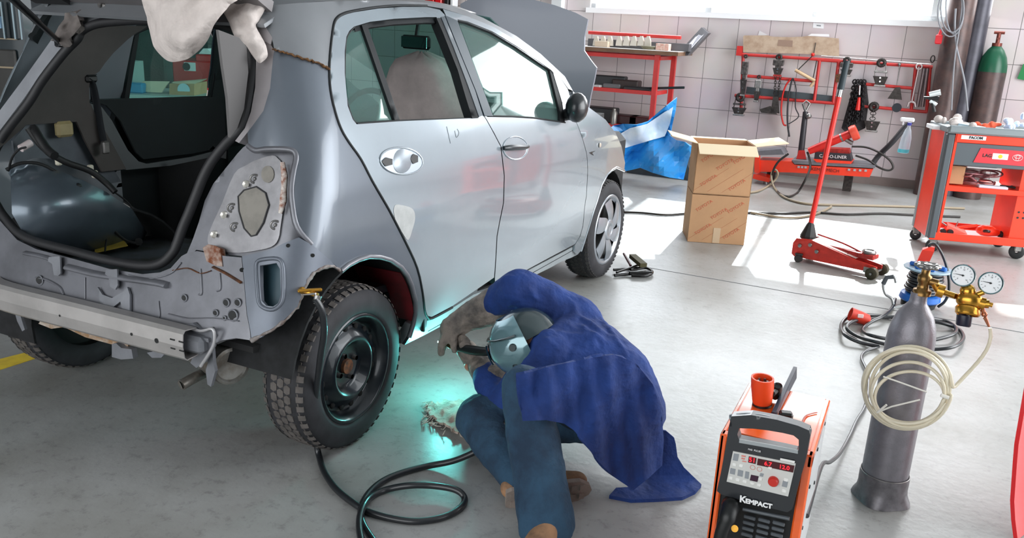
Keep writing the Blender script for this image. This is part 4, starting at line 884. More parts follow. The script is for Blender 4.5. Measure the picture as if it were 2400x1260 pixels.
# gloves
def glove(cuff,wrist,palm,tips,thumb,rc,rw):
    m=MB(); limb(m,[(cuff,rc),(cuff*.4+wrist*.6,(rc+rw)/2*1.0),(wrist,rw),(palm,rw*.95)])
    pd=(palm-wrist)/np.linalg.norm(palm-wrist)
    for t in tips: limb(m,[(palm+(t[0]-palm)*.45,.021),(t[0],.0165),(t[1],.0145)]+([(t[2],.012)] if len(t)>2 else []))
    limb(m,[(palm+(wrist-palm)*.4,.024),(thumb[0],.018),(thumb[1],.014)])
    o=remesh(m.build('welding_glove',LEATH,welder),.006,3,.5,.006,.03); return o
g=glove(V(1.02,.485,.435),V(.905,.46,.365),V(.862,.43,.325),[(V(.825,.46,.29),V(.82,.47,.245)),(V(.828,.43,.28),V(.822,.435,.235)),(V(.838,.40,.275),V(.835,.40,.23)),(V(.852,.375,.28),V(.852,.37,.245))],(V(.885,.40,.30),V(.90,.385,.262)),.072,.050)
g=glove(V(1.085,.35,.192),V(.985,.415,.215),V(.925,.44,.245),[(V(.895,.43,.285),V(.915,.415,.305),V(.945,.405,.30)),(V(.895,.445,.27),V(.900,.425,.295),V(.93,.405,.285)),(V(.885,.46,.255),V(.88,.44,.275),V(.90,.415,.27)),(V(.885,.47,.235),V(.875,.45,.25),V(.89,.425,.25))],(V(.955,.40,.265),V(.93,.39,.285)),.064,.044)
# helmet: a flipped-down shell around the face
HM=mat('glossy_grey_helmet','#6f8f96',.12,.35,coat=.8); HD=mat('dark_helmet_part','#2c3a3d',.25,.2,coat=.5)
fw=V(-.80,-.10,-.52); fw/=np.linalg.norm(fw); upv=V(-.5,0,.8); upv-=fw*np.dot(upv,fw); upv/=np.linalg.norm(upv); sd=np.cross(fw,upv)
def hp(a,e,r): # azimuth from forward, elevation
    q=fw*math.cos(a)*math.cos(e)+sd*math.sin(a)*math.cos(e)+upv*math.sin(e); return head+V(-.0,0,-.005)+q*r
G=[[hp(a,e,.128*(1+.08*math.cos(a)**2)*(1-.06*abs(e))) for a in np.linspace(-2.0,2.0,28)] for e in np.linspace(-1.15,1.05,18)]
m=MB(); m.sheet(G,.005); hel=m.build('welding_helmet',HM,welder)
G=[[hp(a,e,.118) for a in np.linspace(-math.pi,math.pi,32)] for e in np.linspace(.12,1.5,9)]
m=MB(); m.sheet(G,.004); m.build('helmet_crown',HD,hel)
G=[[hp(a,e,.142*(1+.02*math.cos(a))) for a in np.linspace(-.5,.5,8)] for e in np.linspace(-.15,.35,6)]
m=MB(); m.sheet(G,.006); m.build('visor_window',mat('blue_visor_glass','#183b4e',.05,.6,coat=1),hel)
m=MB(); m.tube([hp(a,.42+.1*math.cos(a*1.3),.134) for a in np.linspace(-1.8,1.8,30)],.007,6,flat=.5); m.tube([hp(a,-.55-.4*math.cos(a),.132) for a in np.linspace(-1.75,1.75,30)],.006,6,flat=.5); m.build('helmet_rib',HD,hel)
m=MB(); 
for s_ in(-1,1): m.lathe([(0,.008),(.012,.008),(.014,0)],hp(s_*1.6,.1,.127),sd*s_,14)
m.build('headband_knob',HD,hel)
# leather apron / rag on the floor
RG=[(1000,950),(1006,940),(1020,946),(1040,934),(1070,938),(1100,930),(1130,928),(1150,945),(1160,965),(1130,972),(1112,985),(1100,1000),(1090,1022),(1074,1012),(1058,1008),(1045,992),(1030,990),(1018,975),(1004,966)]
rgp=[]
for i,(a,b) in enumerate(zip(RG,RG[1:]+RG[:1])):
    rgp.append(a)
    if a[0]<1095:
        for k in(.25,.5,.75): rgp.append((a[0]+(b[0]-a[0])*k+random.uniform(-5,5),a[1]+(b[1]-a[1])*k+random.uniform(-4,4)))
m=MB(); plate(m,rgp,lambda u,v:fl(u,v,.018+.05*max(0,(u-1000)/160)*(1-abs(v-960)/80)+.008*math.sin(u*.15)*math.cos(v*.2)),[],7,.008)
ap=m.build('leather_sheet',mat('pale_suede','#b8a79b',.9,c2='#8d7c72',scale=18,bump=.5)); tag(ap,'frayed pale suede leather sheet lying on the floor under the knee','leather sheet')
m=MB()
for k in range(46):
    a=(1000+random.uniform(-4,50),938+random.uniform(0,50)); a=(a[0],a[1]+ (a[0]-1000)*.5); e=(a[0]-random.uniform(4,14),a[1]+random.uniform(-6,12))
    m.tube([fl(*a,.02),fl((a[0]+e[0])/2,(a[1]+e[1])/2,.022),fl(*e,.006)],.0016,4)
m.build('frayed_edge',mat('pale_fibres','#c9bdb3',.9),ap)
# ================= torch, clamp and cables =================
BC=mat('black_cable','#191c20',.38,coat=.2,spec=.6)
tor=thing('welding_torch',(.92,.40,.26),'black welding torch with its long cable looping over the floor','welding torch')
P=[RD(*q) for q in((1072,815,3.13),(1095,818,3.10),(1120,822,3.06),(1145,824,3.02),(1165,826,3.0))]
m=MB(); m.tube(cr(P,3),[.011,.013,.015,.017,.018,.018,.018,.017,.017,.015,.014,.013,.013],12); m.build('torch_grip',BLACK,tor)
m=MB(); m.tube(cr([P[0],RD(1055,812,3.16),V(.82,.46,.25),V(.795,.47,.243)],4),.008,8); m.tube([V(.815,.462,.25),V(.785,.475,.24)],[.012,.009],10); m.build('torch_neck',mat('bronze_nozzle','#7a5a3a',.35,.8),tor)
cp=[P[-1],RD(1185,832,2.96),RD(1204,848,2.86),RD(1211,868,2.80),RD(1214,884,2.74),RD(1216,930,2.68),RD(1206,965,2.66)]
c2=[(1190,985,.17),(1168,1015,.13),(1140,1040,.09),(1110,1060,.06),(1060,1080,.03),(1000,1092,.012),(940,1108,.011),(895,1128,.011),(862,1158,.011),(846,1192,.011),(850,1225,.011),(872,1262,.011),(905,1300,.011),(950,1340,.011)]
m=MB(); m.tube(cr(cp+[fl(u,v,z) for u,v,z in c2],6),.0105,10); m.build('torch_cable',BC,tor)
# weld arc: a tiny bright spot and the light it gives
m=MB(); m.ball(V(.775,.48,.236),.004,8); m.build('arc',mat('arc_glow','#ffffff',emit='#8ffff2',es=60),tor)
arc=light('arc_light','POINT',(.80,.50,.20),5.5,(.15,.9,.85),radius=.03)
ec=thing('earth_clamp',tuple(body(735,690,.03)),'brass earth clamp on the torn wing edge with black cable down the wheel','earth clamp')
b0=body(708,680,.01); b1=body(745,692,.05)
m=MB(); m.tube([b0,b1],.008,8); m.box((b0+b1)/2+V(0,0,.008),(.07,.012,.010),rz=.8,bev=.003); m.ball(b0,.011,10); m.build('clamp_jaw',BRASS,ec)
m=MB(); m.tube([body(712,690,.02),body(740,688,.06)],.0035,6); m.tube([b1,body(740,712,.05)],[.012,.008],8); m.build('clamp_screw',STEEL,ec)
p0=body(738,700,.05); p1=fl(746,1050,.011); D0,D1=dep(p0),dep(p1)-.0
drop=[(738,700),(752,722),(758,748),(759,785),(752,830),(746,880),(740,930),(737,980),(740,1030),(746,1066)]
pts=[RD(u,v,D0+(D1-D0)*((v-700)/366)**1.3) for u,v in drop[:-1]]+[fl(748,1068,.011)]
fl2=[(760,1105),(785,1142),(820,1172),(862,1198),(920,1215),(980,1221),(1040,1211),(1078,1190),(1089,1168),(1070,1148),(1020,1138),(960,1137),(905,1147),(868,1165),(850,1190),(842,1222),(846,1262),(860,1310)]
m=MB(); m.tube(cr(pts+[fl(u,v,.011+(.016 if 8<i<12 or i>13 else 0)) for i,(u,v) in enumerate(fl2)],6),.0105,10); m.build('earth_cable',BC,ec)
# ================= welding machine =================
wm=thing('welding_machine',(2.105,.04,0),'orange and black boxy welding machine with control panel on the floor','welding machine')
KX0,KX1,KY0,KY1,KH=1.992,2.222,-.150,.235,.45
ORG=ORANGE
m=MB()
t_=.006
def kb(x0,x1,y0,y1,z0,z1,bev=0,mm=None): (mm or m).box(((x0+x1)/2,(y0+y1)/2,(z0+z1)/2),(x1-x0,y1-y0,z1-z0),bev=bev)
kb(KX0,KX0+.012,KY0,KY1,.03,KH,.003); kb(KX0+.012,KX1-.012,KY0+.03,KY1,KH-.012,KH,.002); kb(KX0,KX0+.02,KY0,KY0+.03,.03,KH,.004)
kb(KX1-.024,KX1,KY0,KY0+.03,.03,KH,.004); kb(KX1-.014,KX1,KY0,KY1,KH-.035,KH,.004)
m.build('orange_casing',ORG,wm)
m=MB(); kb(KX1-.012,KX1-.002,KY0+.03,KY1,.03,KH-.035); m.build('side_panel',mat('galvanised_side_panel','#c3c5c6',.35,.3),wm)
for y,z in((.0,.40),(-.08,.33),(.12,.24),(-.1,.22),(.15,.41),(-.05,.12)):
    m=MB(); m.lathe([(0,.003),(.005,.003),(.006,0)],(KX1-.002,y,z),(1,0,0),10); m.build('screw',BLACK,wm)
m=MB(); kb(KX0+.012,KX1-.012,KY0+.01,KY1-.005,.03,KH-.014); m.build('inner_front',mat('machine_black','#0e0f11',.5),wm)
def KP(u,v,y): return PY(u,v,y)
FY_=-.185
front=[(1714,975),(1760,972),(1820,983),(1870,997),(1896,1008),(1899,1020),(1890,1070),(1873,1130),(1857,1192),(1845,1200),(1760,1178),(1690,1158),(1680,1150),(1690,1105),(1700,1050),(1708,1000)]
hole=[(1733,1003),(1765,1004),(1800,1008),(1835,1014),(1860,1020),(1872,1030),(1872,1055),(1866,1057),(1835,1050),(1800,1043),(1765,1037),(1732,1030),(1728,1017)]
m=MB(); plate(m,front,lambda u,v:KP(u,v,FY_),[hole],8,.032); m.build('control_housing',mat('black_machine_plastic','#23262a',.35,coat=.2),wm)
hb=[(1712,974),(1760,970),(1820,981),(1870,995),(1897,1007)]
m=MB(); m.tube([KP(u,v+6,FY_+.014) for u,v in cr(hb,4)],.0105,10); m.build('carry_handle',mat('grey_handle_top','#5e666c',.3),wm)
m=MB(); plate(m,[(1733,1029),(1800,1041),(1870,1055),(1870,1063),(1800,1049),(1732,1037)],lambda u,v:KP(u,v,FY_-.002),[],10,.004); m.build('handle_rest',mat('light_grey_plastic','#9aa0a2',.4),wm)
pan=[(1718,1057),(1865,1086),(1847,1163),(1703,1128)]
m=MB(); plate(m,pan,lambda u,v:KP(u,v,FY_-.003),[],30,.003); cpn=m.build('control_panel',mat('silver_control_panel','#cfcfcb',.35,.1),wm)
def kpoly(pts,name,mt,off=.0045,par=None): m=MB(); plate(m,pts,lambda u,v:KP(u,v,FY_-off),[],30,.0012); return m.build(name,mt,par or cpn)
DR=mat('dark_red_display','#3a0710',.15,emit='#3a0508',es=.3)
kpoly([(1755,1069),(1773,1073),(1771,1087),(1753,1083)],'display',DR); kpoly([(1776,1074),(1862,1091),(1859,1107),(1774,1089)],'display',DR)
kpoly([(1760,1112),(1778,1116),(1775,1129),(1757,1125)],'display',mat('small_dark_display','#35142c',.2))
KXD=KP(1860,1088,FY_)-KP(1780,1072,FY_); KYD=V(0,0,1)
LED=mat('lit_red_digits','#ff2a30',emit='#ff2230',es=2.2)
def kt(s,size,u,v,mt,name='label_text',par=None,bold=0,sx=1): c=KP(u,v,FY_-.0065); return text(s,size,c,KXD,V(0,0,1)-KXD*0,mt,name,par or cpn,.0004,bold,sx)
kt('51',.017,1763,1078,LED,'display_digits'); kt('6.7',.015,1800,1087,LED,'display_digits'); kt('12.0',.015,1838,1095,LED,'display_digits')
KN=mat('red_knob','#c22a1e',.35)
m=MB(); c=KP(1813,1126,FY_-.003); m.lathe([(0,.012),(.010,.012),(.0125,.009),(.013,0)],c,(0,-1,0),22); m.build('control_knob',KN,cpn)
PB=mat('pale_push_button','#e6e6e2',.4); GR=mat('panel_grey_print','#8b9095',.5)
for u,v in((1721,1088),(1737,1091),(1713,1120),(1729,1124),(1746,1128),(1763,1132),(1779,1136),(1782,1122),(1805,1096),(1838,1150),(1842,1124)):
    m=MB(); c=KP(u,v,FY_-.003); m.box(c,(.011,.004,.009),bev=.002); m.build('push_button',PB,cpn)
for q in([(1720,1062),(1732,1064),(1729,1080),(1717,1078)],[(1712,1096),(1724,1099),(1722,1112),(1710,1109)],[(1730,1100),(1742,1103),(1740,1117),(1728,1114)],[(1747,1104),(1756,1106),(1754,1122),(1745,1120)],[(1835,1126),(1847,1128),(1844,1142),(1832,1139)],[(1782,1108),(1790,1110),(1788,1117),(1780,1115)]): kpoly(q,'printed_block',GR,.004)
PR=mat('panel_red_print','#d88478',.5)
for q in([(1738,1066),(1748,1068),(1747,1071),(1737,1069)],[(1738,1072),(1746,1074),(1745,1077),(1737,1075)],[(1740,1079),(1750,1081),(1749,1083),(1739,1081)]): kpoly(q,'printed_line',PR,.004)
m=MB()
for u,v in((1764,1095),(1780,1099)): c=KP(u,v,FY_-.0035); m.tube([c+.006*V(math.cos(a),0,math.sin(a)) for a in np.linspace(0,6.283,14,endpoint=False)],.0006,4,closed=True)
m.build('printed_ring',PR,cpn)
kpoly([(1829,1073),(1863,1080),(1862,1085),(1828,1078)],'model_plate',PB,.004,wm); 
WT=mat('white_lettering','#f2f2f2',.5)
kt('MIG  PULSE',.0062,1768,1055,WT,'small_label_text',wm)
tK=text('K',.026,KP(1741,1170,FY_-.005),KXD,V(0,0,1),WT,'brand_lettering',wm,.0006,.0008)
tK=text('EMPACT',.0175,KP(1778,1180,FY_-.005),KXD,V(0,0,1),WT,'brand_lettering',wm,.0006,.0008)
# lower front: grille and torch socket
for r in range(7):
    for c_ in range(3):
        u0=1743+c_*34-r*2.2; v0=1212+c_*7+r*13.5
        m=MB(); p=KP(u0+14,v0,FY_+.02); m.box(p,(.030,.008,.0095),bev=.002); m.build('grille_slat',mat('grille_grey','#4e5358',.4),wm)
m=MB(); a,b=KP(1741,1192,FY_+.005),KP(1850,1215,FY_+.005); m.tube([a,b],.005,8); m.build('grille_rail',mat('grille_grey','#4e5358',.4),wm)
m=MB(); m.tube(cr([KP(1712,1182,FY_+.03),KP(1712,1190,FY_-.02),KP(1704,1215,FY_-.045),KP(1692,1245,FY_-.05),KP(1682,1290,FY_-.05)],4),[.023]*5+[.021]*4+[.017]*8,14); m.build('torch_socket',BLACK,wm)
m=MB(); m.cyl(KP(1722,1238,FY_+.02),KP(1722,1238,FY_-.005),.009); m.build('brass_port',BRASS,wm)
for x in(KX0+.02,KX1-.02):
    for y in(KY0+.04,KY1-.04):
        m=MB(); m.cyl((x,y,0),(x,y,.032),.014,n=12); m.build('foot',RUBBER,wm)
# top rail and switch
a,b=fl(1860,884,.455),fl(1812,975,.455)
m=MB(); d=(b-a); n_=V(-d[1],d[0],0); n_/=np.linalg.norm(n_); m.hull([a-n_*.009,a+n_*.009,b-n_*.009,b+n_*.009,a-n_*.005+V(0,0,.035),a+n_*.005+V(0,0,.035),b-n_*.005+V(0,0,.012),b+n_*.005+V(0,0,.012)]); m.build('top_rail',mat('dark_blue_black_rail','#1c2337',.3),wm)
m=MB(); m.box(fl(1842,972,.46),(.035,.028,.02),rz=.3,bev=.005); m.build('cable_clip',BLACK,wm)
m=MB(); m.tube([fl(u,v,.453) for u,v in cr([(1878,997),(1888,975),(1905,968),(1915,966)],4)],.003,6,flat=.4); m.build('lid_groove',mat('dark_orange_groove','#b8401a',.5),wm)
# red plug lying on the machine
pg=thing('mains_plug',tuple(fl(1790,950,.45)),'orange-red round mains plug standing on top of the welding machine','plug')
q=fl(1786,948,.452); ax=V(-.10,-.05,1); ax/=np.linalg.norm(ax)
PLR=mat('red_orange_plastic','#e0481c',.4)
m=MB(); m.lathe([(.024,0),(.027,.01),(.031,.055),(.031,.082),(.026,.082),(.024,.045),(0,.045)],q,ax,28); pb=m.build('plug_shell',PLR,pg)
for k in range(5):
    a=2*math.pi*k/5; u_=V(1,0,0); w_=np.cross(ax,u_); m=MB(); c=q+ax*.045+.013*(math.cos(a)*u_+math.sin(a)*w_); m.cyl(c,c+ax*.03,.0032,n=8); m.build('plug_pin',STEEL,pb)
m=MB(); m.cyl(q+ax*.0,q+ax*.006,.027); m.build('plug_ring',BLACK,pg)
m=MB(); c=fl(1821,912,.49); m.tube([q+ax*.04+V(.028,0,0),c],.008,8); m.lathe([(0,.012),(.009,.012),(.012,.016),(.014,.010),(.014,-.02),(.008,-.035)],c,(.1,-.4,1),18); m.build('cable_gland',BLACK,pg)
# ================= gas cylinder =================
gc=thing('gas_cylinder',(2.405,.59,0),'grey gas cylinder standing on the floor with brass regulator','gas cylinder')
cx_,cy_=2.405,.59
m=MB(); m.lathe([(0,.02),(.071,.02),(.071,.07),(.0705,.555),(.069,.575),(.064,.605),(.052,.640),(.036,.665),(.026,.678),(.024,.69),(.024,.712)],(cx_,cy_,0),(0,0,1),44,sharp=False); m.build('cylinder_body',CYLG,gc)
m=MB(); G=[]
for i in range(40):
    a=2*math.pi*i/39; w=.083+.006*math.cos(4*a+.6); G.append([(cx_+r_*math.cos(a),cy_+r_*math.sin(a),z) for r_,z in((.0725,.098),(.073,.09),(.073,.07),(.0725,.05),(.075,.03),(w-.002,.008),(w,.0))])
m.sheet(G,.003); m.build('foot_ring',mat('worn_foot_ring','#6f6c70',.4,.5,var=.3,scale=30),gc)
m=MB(); m.tube([(cx_+.0745*math.cos(a),cy_+.0745*math.sin(a),.098) for a in np.linspace(0,6.283,40,endpoint=False)],.002,5,closed=True); m.build('ring_weld',STEEL,gc)
m=MB(); m.lathe([(.026,.705),(.026,.72),(.018,.722),(.015,.74),(.02,.748),(.02,.765),(.013,.77),(.012,.785)],(cx_+.006,cy_,0),(0,0,1),16,sharp=False); m.tube([(cx_+.006,cy_,.752),(cx_+.045,cy_-.005,.748)],.012,10); vb=m.build('valve_body',mat('aged_brass','#8a6a3e',.35,.9,var=.3,scale=40),gc)
m=MB(); hc=V(cx_+.008,cy_,.797)
m.tube([hc+.030*(1+.10*math.cos(8*a))*V(math.cos(a),math.sin(a),0) for a in np.linspace(0,6.283,48,endpoint=False)],.006,8,closed=True); m.lathe([(.012,-.012),(.012,.006),(0,.008)],hc,(0,0,1),14)
for k in range(4): a=k*math.pi/2+.4; m.tube([hc,hc+.03*V(math.cos(a),math.sin(a),0)],.004,6)
m.build('hand_wheel',STEEL,vb)
# regulator
rg=thing('gas_regulator',(2.52,.55,.70),'brass gas regulator with two round dial gauges','regulator')
RY_=.56
def K2(u,v,y=RY_): return PY(u,v,y)
m=MB(); a=K2(2200,680,.585); b=K2(2240,694); m.tube([V(cx_+.035,cy_-.005,.748),a],.012,8); m.cyl(K2(2196,678,.585),K2(2212,683,.585),.021,n=6); m.tube([a,b],.009,10)
c=K2(2272,703); m.ball(c,.032,16,(1.15,.8,.9)); m.lathe([(.03,0),(.034,.006),(.034,.022),(.03,.026)],c+V(0,.0,-.02),(.1,-.4,-1),20); m.ball(K2(2268,682),.022,12); m.tube([c,K2(2308,712)],.018,12); m.cyl(K2(2305,711),K2(2318,712),.013,n=6); m.tube([K2(2316,712),K2(2326,715)],.007,8); m.tube([K2(2262,690),K2(2258,668)],.008,8); m.tube([K2(2290,690),K2(2306,684)],.008,8)
rb=m.build('regulator_body',BRASS,rg)
m=MB(); kk=K2(2262,733); m.lathe([(0,.026),(.017,.026),(.0205,.022),(.0215,-.006),(.016,-.01)],K2(2260,744),(.05,-.25,-1),12); m.tube([kk,K2(2263,718)],.008,8); m.build('pressure_knob',mat('blue_black_knob','#14152a',.4),rb)
m=MB(); m.tube([K2(2303,722),K2(2307,740)],.006,8); m.ball(K2(2307,736),.009,10); m.tube([K2(2308,742),K2(2318,765)],[.006,.0035],8); m.build('hose_tail',mat('copper_tail','#b8765a',.3,.8),rb)
DIAL=mat('white_dial','#eef0f2',.35); BZ=mat('chrome_bezel','#7d9aa0',.15,.9)
for (u,v,ln) in((2257,645,0),(2322,663,1)):
    c=K2(u,v,RY_-.005); fd=(LOC-c)/np.linalg.norm(LOC-c); fd=fd+V(-.12,.1,-.1); fd/=np.linalg.norm(fd)
    m=MB(); m.lathe([(.0,-.022),(.030,-.022),(.033,-.012),(.033,.004),(.030,.006),(.029,.003)],c,fd,32); g=m.build('gauge',BZ,rg)
    m=MB(); m.lathe([(0,.0025),(.0295,.0025)],c,fd,32); m.build('gauge_dial',DIAL,g)
    xr=np.cross(fd,V(0,0,1)); xr/=-np.linalg.norm(xr); yu=np.cross(fd,xr); 
    if yu[2]<0: yu=-yu
    m=MB()
    for k in range(13):
        a=math.radians(225-270*k/12); p=lambda r_:c+fd*.004+xr*r_*math.cos(a)+yu*r_*math.sin(a); m.tube([p(.021),p(.0255)],.0005,4)
    m.build('dial_marks',BLACK,g)
    m=MB(); m.tube([c+fd*.005+xr*.004,c+fd*.005-xr*.02+yu*.001],[.0016,.0006],5); m.ball(c+fd*.005,.003,8); m.build('needle',BLACK,g)
    for s_,a in(('0',225),('10',90),('16',-45)):
        text(s_,.006,c+fd*.0045+.0165*(xr*math.cos(math.radians(a))+yu*math.sin(math.radians(a))),xr,yu,BLACK,'dial_figures',g,.0002)
# hose coil
HS=mat('milky_gas_hose','#d9d0b8',.3,coat=.3,var=.06)
hs_=thing('gas_hose',(2.41,.5,.35),'coil of milky plastic gas hose tied in front of the grey cylinder','hose')
path=[K2(2320,768,.56),K2(2322,790,.56),K2(2312,820,.545),K2(2290,850,.53),K2(2262,880,.51),K2(2238,905,.49)]
loops=[(2128,908,104,97,-.5,.485),(2126,910,98,92,.1,.478),(2130,912,90,88,.15,.470),(2128,920,86,72,-.25,.478),(2132,930,82,60,-.15,.485),(2124,904,102,88,.35,.470)]
pts=list(path)
for (cu_,cv_,ru,rv,rot,y) in loops:
    for k in range(26):
        a=.1-2*math.pi*k/26; uu=cu_+ru*math.cos(a)*math.cos(rot*.3)-rv*math.sin(a)*math.sin(rot*.3); vv=cv_+ru*math.cos(a)*math.sin(rot*.3)+rv*math.sin(a)*math.cos(rot*.3)
        pts.append(K2(uu,vv,y+.012*math.sin(a*2+rot*5)-.0))
m=MB(); m.tube(cr(pts,2),.0052,8); m.build('hose_coil',HS,hs_)
WT2=mat('white_cable_tie','#e6e3da',.4)
m=MB(); m.tube([K2(2070,882,.462),K2(2100,892,.46),K2(2172,918,.462)],.0028,5); m.build('cable_tie',WT2,hs_)
m=MB(); m.tube([K2(2055,966,.46),K2(2090,952,.455),K2(2156,936,.46)],.0028,5); m.tube([K2(2056,966,.46),K2(2078,948,.455)],.0035,5); m.build('cable_tie',WT2,hs_)
m=MB(); m.tube([K2(2205,925,.458),K2(2224,932,.458)],.006,8); m.build('cable_tie',WT2,hs_)
# thin lead from machine back to the cylinder side
ml=thing('mains_cable',(2.3,.5,0),'black cable running from the machine past the cylinder to the coil','cable')
pts=[(1925,1092,.10),(1945,1082,.06),(1968,1062,.03),(1992,1020,.012),(2008,985,.012),(2028,950,.012),(2036,900,.012),(2030,865,.012),(2019,838,.012),(2030,822,.012),(2060,812,.012)]
m=MB(); m.tube(cr([V(2.222,.0,.2)]+[fl(*p) for p in pts],5),.0068,8); m.build('cable_run',BC,ml)
ml2=[]
coil=[(2060,812),(2010,800),(1978,782),(1972,760),(1990,742),(2030,737),(2080,742),(2140,748),(2200,755),(2245,770),(2258,792),(2235,812),(2180,818),(2110,812),(2050,800),(2005,785),(1985,768),(2000,752),(2045,745),(2100,742),(2160,744),(2215,752),(2240,768),(2230,785),(2160,800),(2090,795),(2040,785),(2022,772),(2040,755),(2070,740),(2090,722),(2098,700)]
m=MB(); m.tube(cr([fl(u,v,.012+.010*((i*7)%3)) for i,(u,v) in enumerate(coil)],5),.0095,8)
m.build('cable_coil',BC,ml)
cp2=thing('cable_socket',tuple(fl(2012,742,.0)),'red round cable socket lying at the left end of the black cable coil','socket')
c=fl(2012,742,.04); ax=V(-.9,-.25,.25); ax/=np.linalg.norm(ax)
m=MB(); m.lathe([(.018,-.06),(.03,-.05),(.034,.0),(.036,.045),(.030,.045),(.028,.02),(0,.02)],c,ax,24); m.build('socket_shell',mat('red_plug_shell','#c4321e',.45),cp2)
m=MB(); m.box(c+V(.01,-.03,.015),(.03,.006,.02),rz=.3,bev=.002); m.build('clip_window',mat('pale_pink_clip','#e9c9c6',.5),cp2)
# cable reel
rl=thing('cable_reel',tuple(fl(2150,716,0)),'blue and black cable reel standing on the floor behind the cylinder','cable reel')
rc=fl(2150,716,0)
BLU=mat('blue_reel_plastic','#1a62b8',.35); PBL=mat('pale_blue_disc','#a9c6d6',.25,trans=.3)
m=MB(); m.lathe([(0,0),(.09,0),(.095,.03),(.07,.035)],rc,(.08,0,1),30); b_r=m.build('reel_base',BLACK,rl)
m=MB(); m.lathe([(.10,.035),(.11,.045),(.105,.075),(.08,.08)],rc,(.08,0,1),30); m.build('lower_flange',BLU,rl)
m=MB()
for k in range(7): rr_=.078+.010*((k*5)%3)/2; m.tube([rc+V(.08*(.09+k*.02)+rr_*math.cos(a),rr_*math.sin(a),.09+k*.019) for a in np.linspace(0,6.283,30,endpoint=False)],.0105,6,closed=True)
m.build('wound_cable',BC,rl)
m=MB(); m.lathe([(.0,.222),(.125,.222),(.128,.228),(.125,.232),(0,.232)],rc,(.08,0,1),36); m.build('upper_flange',PBL,rl)
m=MB()
for k in range(5): a=2.2+k*.9; m.box(rc+V(.02+.07*math.cos(a),.07*math.sin(a),.243),(.06,.03,.022),rz=a,bev=.006)
m.build('flange_clips',BLU,rl)
m=MB(); q=[PY(2095,722,rc[1]-.12),PY(2090,700,rc[1]-.12),PY(2075,688,rc[1]-.12),PY(2070,665,rc[1]-.12),PY(2078,650,rc[1]-.12),PY(2095,648,rc[1]-.12),PY(2100,662,rc[1]-.12)]
m.tube(cr(q,4),.008,8); m.tube([q[0],rc+V(.0,-.05,.04)],.008,8); m.build('tube_handle',mat('grey_tube','#a8abab',.3,.6),rl)
m=MB(); m.tube([q[3],q[4],q[5]],.013,8); m.build('handle_grip',mat('dark_grey_grip','#4c5055',.6),rl)
rs=thing('red_socket_box',tuple(rc+V(.0,.0,.24)),'orange-red socket box with rising black lead on the cable reel','socket')
c=PY(2166,606,rc[1]); m=MB(); m.hull([c+V(a*.03+.012*k,b*.03,k*.055) for a in(-1,1) for b in(-1,1) for k in(-1,1)]+[c+V(.03+a*.012,b*.015,.075) for a in(-1,1) for b in(-1,1)]); m.build('box_shell',mat('bright_red_plastic','#e23420',.4),rs)
m=MB(); m.tube(cr([c+V(.02,0,.07),PY(2178,574,rc[1]),PY(2192,572,rc[1]),PY(2210,600,rc[1]),PY(2222,640,rc[1]),PY(2224,680,rc[1]),PY(2215,705,rc[1]),PY(2195,735,rc[1]-.0)*V(1,1,0)+V(0,0,.012)],5),.008,8); m.build('supply_lead',BC,rs)
# red sheet-metal object at the right edge
m=MB(); G=[]
for i in range(14):
    t=i/13; z=.80*t
    e=PY(np.interp(z,[0,.1,.3,.5,.8],[2372,2368,2370,2382,2402]),np.interp(z,[0,.1,.3,.5,.8],[1275,1180,1070,980,850]),.55)
    G.append([(e[0]+.28*s_,.55+.3*s_**.7*1.0,max(.0,z)) for s_ in np.linspace(0,1,10)])
m.sheet(G,.012); tag(m.build('red_cabinet',mat('signal_red_paint','#e0151d',.35,coat=.3)),'bright red curved metal cover cut off by the right edge of the picture','cabinet')
# ================= cardboard boxes =================
def PYs(u,v,y): return PY(u,v,y)
A=fl(1611,566); B=fl(1743,575); bx=(B-A); bw=np.linalg.norm(bx); bx/=bw; by=V(-bx[1],bx[0],0); BH=.352; BD=.34
def boxm(z0,z1,ins=0):
    m=MB(); P=[A+by*0,B,B+by*BD,A+by*BD]; m.hexa([p+V(0,0,z0) for p in P]+[p+V(0,0,z1) for p in P]); return m
b1=thing('cardboard_box',tuple((A+B)/2+by*BD/2),'brown cardboard box standing on the floor under the open one','box',group='stacked cardboard boxes')
boxm(.002,BH-.004).build('carton',CARD,b1)
PRT=mat('faint_red_print','#c4664a',.8); TAPE=mat('tape','#c6ab8c',.5)
def prints(par,z0,hh):
    for (cx,cz) in((.10,.10),(.20,.22),(.30,.08),(.09,.27),(.31,.27)):
        if cz>hh: continue
        o=A+bx*cx+V(0,0,z0+cz)-by*.0015; text('TOYOTA',.032,o,bx+V(0,0,.75),V(0,0,1)-bx*.75,PRT,'printed_word',par,.0003)
    for k in range(3):
        m=MB(); s_=A+bx*(.0+.1*k)-by*.0012+V(0,0,z0+.02); e_=s_+bx*.22*1.05+V(0,0,.22*.8); m.tube([s_,e_],.0005,4); m.build('printed_line',PRT,par)
prints(b1,0,.34)
m=MB(); m.box((A+B)/2-by*.001+V(0,0,.06),(.05,.002,.11),rz=math.atan2(bx[1],bx[0])); m.build('tape_strip',TAPE,b1)
b2=thing('cardboard_box',tuple((A+B)/2+by*BD/2+V(0,0,BH)),'open brown cardboard box with raised flaps, topmost of the stack','box',group='stacked cardboard boxes')
def wallp4(p,q,z0,z1,th=.005):
    d=(q-p)/np.linalg.norm(q-p); n=V(-d[1],d[0],0); m.hexa([p+V(0,0,z0),q+V(0,0,z0),q+n*th+V(0,0,z0),p+n*th+V(0,0,z0),p+V(0,0,z1),q+V(0,0,z1),q+n*th+V(0,0,z1),p+n*th+V(0,0,z1)])
m=MB(); z0,z1=BH,BH*2
C_,D_=B+by*BD,A+by*BD
